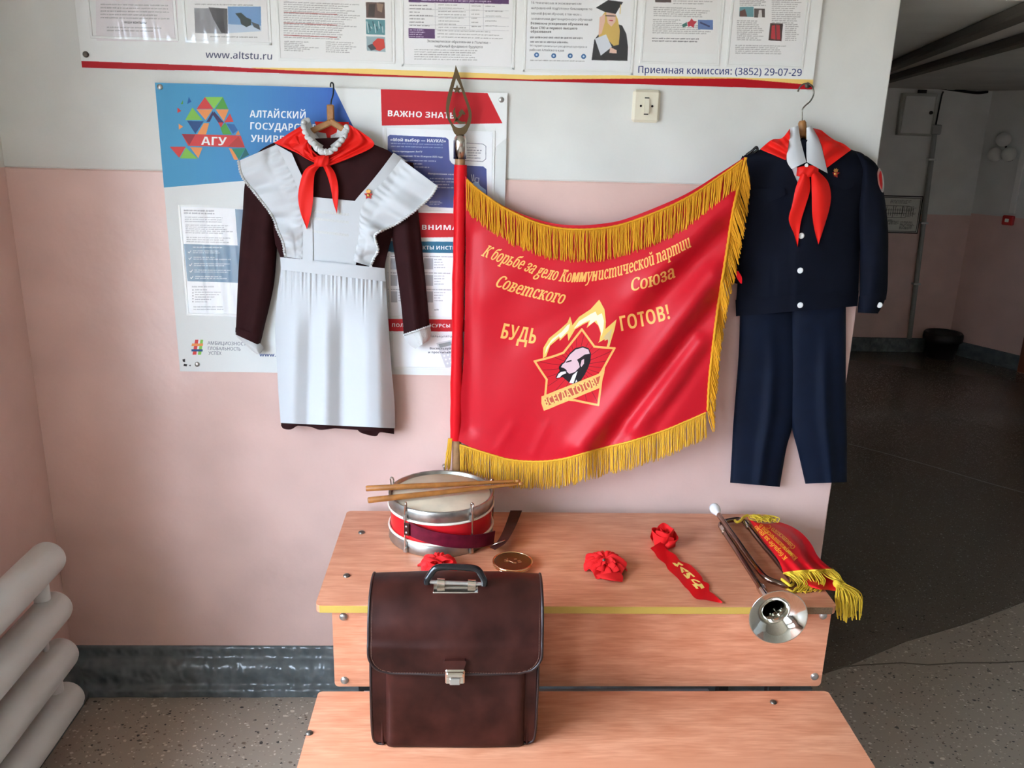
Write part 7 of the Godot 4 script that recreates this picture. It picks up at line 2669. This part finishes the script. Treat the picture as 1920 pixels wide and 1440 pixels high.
# ---------- briefcase ----------
func build_briefcase() -> void:
	var o := thing("briefcase", "brown leather satchel briefcase with flap and metal lock standing on the bench", "briefcase")
	var zf := 0.925
	var zb := 0.765
	var y0 := Y_BENCH
	var xl := wz(697, 1390, zf).x
	var xr := wz(1004, 1400, zf).x
	var ytop := wz(855, 1083, 0.82).y
	var yfl := wz(853, 1262, zf + 0.012).y
	# the body: a gusseted box that narrows towards the top
	var st := new_st()
	var side_prof := PackedVector2Array([Vector2(zb + 0.004, y0), Vector2(zf - 0.012, y0), Vector2(zf - 0.004, y0 + 0.01), Vector2(zf - 0.004, y0 + 0.12), Vector2(zf - 0.012, ytop - 0.12), Vector2(zf - 0.035, ytop - 0.05), Vector2(zf - 0.075, ytop - 0.014), Vector2(zb + 0.03, ytop - 0.014), Vector2(zb, ytop - 0.05), Vector2(zb, y0 + 0.01)])
	prism(st, side_prof, Transform3D(Basis(Vector3.BACK, Vector3.UP, Vector3.LEFT), Vector3(xr - 0.004, 0, 0)), xr - xl - 0.008)
	part(st, "body", mats["leather"], o)
	# front pocket panel with rounded sides
	var pl := wz(723, 1390, zf + 0.01).x
	var prx := wz(983, 1395, zf + 0.01).x
	var yp := ytop - 0.16
	st = new_st()
	var face := func(u: float, v: float) -> Vector3:
		var x := lerpf(pl, prx, u)
		var e := minf(minf(u, 1.0 - u) * (prx - pl), 0.022) / 0.022
		var eb := minf((1.0 - v) * (yp - y0), 0.018) / 0.018
		return Vector3(x, lerpf(yp, y0 + 0.0015, v), zf - 0.004 + 0.018 * sqrt(1.0 - pow(1.0 - e, 2.0)) * sqrt(1.0 - pow(1.0 - eb, 2.0) * 0.6) - 0.012 * (1.0 - v) + sin(u * 6.0 + v * 4.0) * 0.0012)
	sheet(st, 60, 40, face, func(u: float, v: float) -> Vector3:
		var q: Vector3 = face.call(u, v)
		return Vector3(q.x, q.y, zf - 0.03))
	part(st, "front_pocket", mats["leather"], o)
	# gusset pleats at both sides
	for s in [[xl, pl, 1.0], [xr, prx, -1.0]]:
		for k in 2:
			var x0: float = lerpf(s[0], s[1], 0.06 + 0.5 * k)
			var x1: float = lerpf(s[0], s[1], 0.46 + 0.48 * k)
			st = new_st()
			var xa := minf(x0, x1)
			var xb := maxf(x0, x1)
			sheet(st, 8, 14,
				func(u: float, v: float) -> Vector3: return Vector3(lerpf(xa, xb, u), lerpf(yp, y0 + 0.002 + 0.008 * (1 - k), v), zf - 0.008 - 0.004 * (1 - k) + 0.007 * sin(PI * u) - 0.010 * (1.0 - v)),
				func(u: float, v: float) -> Vector3: return Vector3(lerpf(xa, xb, u), lerpf(yp, y0 + 0.002 + 0.008 * (1 - k), v), zf - 0.05))
			part(st, "gusset", mats["leather"], o)
		st = new_st()
		var xe: float = s[0]
		tube(st, smooth3(PackedVector3Array([Vector3(xe, yp, zf - 0.018), Vector3(xe, (yp + y0) * 0.5, zf - 0.006), Vector3(xe + 0.002 * s[2], y0 + 0.03, zf - 0.006), Vector3(xe + 0.012 * s[2], y0 + 0.006, zf - 0.006), Vector3(xe + 0.03 * s[2], y0 + 0.004, zf - 0.004)])), 0.0035, 8)
		part(st, "piping", mats["leather_dark"], o)
	# the flap: over the top and down the front, lower corners rounded
	var prof := dense([Vector2(zb - 0.002, ytop - 0.14), Vector2(zb - 0.003, ytop - 0.05), Vector2(zb + 0.012, ytop - 0.012), Vector2(zb + 0.045, ytop), Vector2(zb + 0.085, ytop - 0.004), Vector2(zb + 0.125, ytop - 0.026), Vector2(zb + 0.152, ytop - 0.068), Vector2(zf + 0.004, ytop - 0.115), Vector2(zf + 0.009, lerpf(ytop, yfl, 0.62)), Vector2(zf + 0.012, lerpf(ytop, yfl, 0.82)), Vector2(zf + 0.013, yfl)], 60)
	var fl := wz(690, 1160, zf).x
	var fr := wz(1018, 1165, zf).x
	var half := (fr - fl) * 0.5
	var xc := (fl + fr) * 0.5
	var flap := func(u: float, v: float, inset: float) -> Vector3:
		var p: Vector2 = prof[int(roundf(v * 60.0))]
		var rr := 0.052
		var up := p.y - yfl
		var w := half
		if v > 0.5 and up < rr:
			w = half - rr + sqrt(maxf(0.0, rr * rr - pow(rr - up, 2.0)))
		var a: Vector2 = prof[maxi(int(roundf(v * 60.0)) - 1, 0)]
		var b: Vector2 = prof[mini(int(roundf(v * 60.0)) + 1, 60)]
		var d := (b - a).normalized()
		var n := Vector2(-d.y, d.x)
		if n.x + n.y < 0.0:
			n = -n
		var puff := 0.006 * sin(PI * clampf(u, 0.0, 1.0)) + 0.0012 * sin(u * 14.0 + v * 9.0) * sin(PI * u)
		var q := p + n * (puff - inset)
		return Vector3(xc + (u * 2.0 - 1.0) * w, q.y, q.x)
	st = new_st()
	sheet(st, 48, 60, func(u: float, v: float) -> Vector3: return flap.call(u, v, 0.0), func(u: float, v: float) -> Vector3: return flap.call(u, v, 0.004))
	part(st, "flap", mats["leather"], o)
	# piping and stitches along the edge of the flap
	var rim := PackedVector3Array()
	var seam := PackedVector3Array()
	for k in range(4, 61):
		rim.append(flap.call(0.0, k / 60.0, 0.001))
	for k in range(1, 24):
		rim.append(flap.call(k / 24.0, 1.0, 0.001))
	for k in range(60, 3, -1):
		rim.append(flap.call(1.0, k / 60.0, 0.001))
	st = new_st()
	tube(st, rim, 0.0036, 8)
	part(st, "flap_piping", mats["leather_dark"], o)
	st = new_st()
	var mid := Vector3(xc, (ytop + yfl) * 0.5, zf)
	for k in range(10, rim.size() - 10):
		var q := rim[k]
		var inw := (Vector3(xc, maxf(q.y, yfl + 0.06), q.z) - q).normalized()
		seam.append(q + inw * 0.0075 + Vector3(0, 0.0, 0.0022 if q.y < ytop - 0.06 else 0.0012))
	for k in range(0, seam.size() - 1):
		for f in [0.0, 0.5]:
			var a := seam[k].lerp(seam[k + 1], f)
			tube(st, PackedVector3Array([a, a.lerp(seam[k + 1], 0.3 if f == 0.0 else 0.6)]), 0.0007, 4)
	part(st, "stitching", mats["stitching"], o)
	# lock and its leather tab
	var lk := wz(853, 1270, zf + 0.03)
	st = new_st()
	var tb := wz(853, 1247, zf + 0.024)
	prism(st, PackedVector2Array([Vector2(-0.025, 0.014), Vector2(0.024, 0.015), Vector2(0.027, 0.010), Vector2(0.020, -0.018), Vector2(-0.020, -0.018), Vector2(-0.027, 0.008)]), Transform3D(Basis.IDENTITY, tb + Vector3(0, 0, -0.006)), 0.010)
	part(st, "lock_tab", mats["leather"], o)
	var lock := Node3D.new()
	lock.name = "lock"
	o.add_child(lock)
	st = new_st()
	box(st, lk + Vector3(0, 0, -0.006), Vector3(0.047, 0.040, 0.014), 0.003)
	part(st, "lock_plate", mats["nickel"], lock)
	st = new_st()
	box(st, lk + Vector3(0, 0.009, 0.003), Vector3(0.042, 0.014, 0.010), 0.003)
	part(st, "latch", mats["nickel"], lock)
	st = new_st()
	box(st, lk + Vector3(0, -0.010, 0.002), Vector3(0.026, 0.018, 0.008), 0.002)
	part(st, "push_button", mats["zinc"], lock)
	# handle on its metal mount
	var zh := zb + 0.095
	var hd := Node3D.new()
	hd.name = "handle"
	o.add_child(hd)
	st = new_st()
	var hp := PackedVector3Array()
	for q in [[801, 1094], [801, 1087], [806, 1079], [813, 1069], [820, 1064.5], [832, 1063], [855, 1063], [880, 1064.5], [892, 1066.5], [898, 1071], [904, 1081], [908, 1089], [908, 1097]]:
		hp.append(wz(q[0], q[1], zh))
	tube(st, smooth3(hp, 4), 0.0085, 14)
	part(st, "grip", mats["black_plastic"], hd, "black plastic grip")
	var m0 := wz(812, 1102, zh + 0.008)
	var m1 := wz(897, 1105, zh + 0.008)
	st = new_st()
	box(st, (m0 + m1) * 0.5 + Vector3(0, -0.002, -0.004), Vector3(m1.x - m0.x, 0.005, 0.030), 0.0015, Basis(Vector3.RIGHT, 0.40))
	part(st, "mount_plate", mats["nickel"], hd, "metal handle plate")
	var r0 := wz(803, 1091, zh)
	var r1 := wz(906, 1095, zh)
	st = new_st()
	tube(st, PackedVector3Array([r0, r1]), 0.0048, 12)
	part(st, "axle", mats["zinc"], hd)
	for f in [[0.16, 0.30], [0.72, 0.86]]:
		st = new_st()
		tube(st, PackedVector3Array([r0.lerp(r1, f[0]), r0.lerp(r1, f[1])]), 0.0098, 16)
		part(st, "knuckle", mats["nickel"], hd)
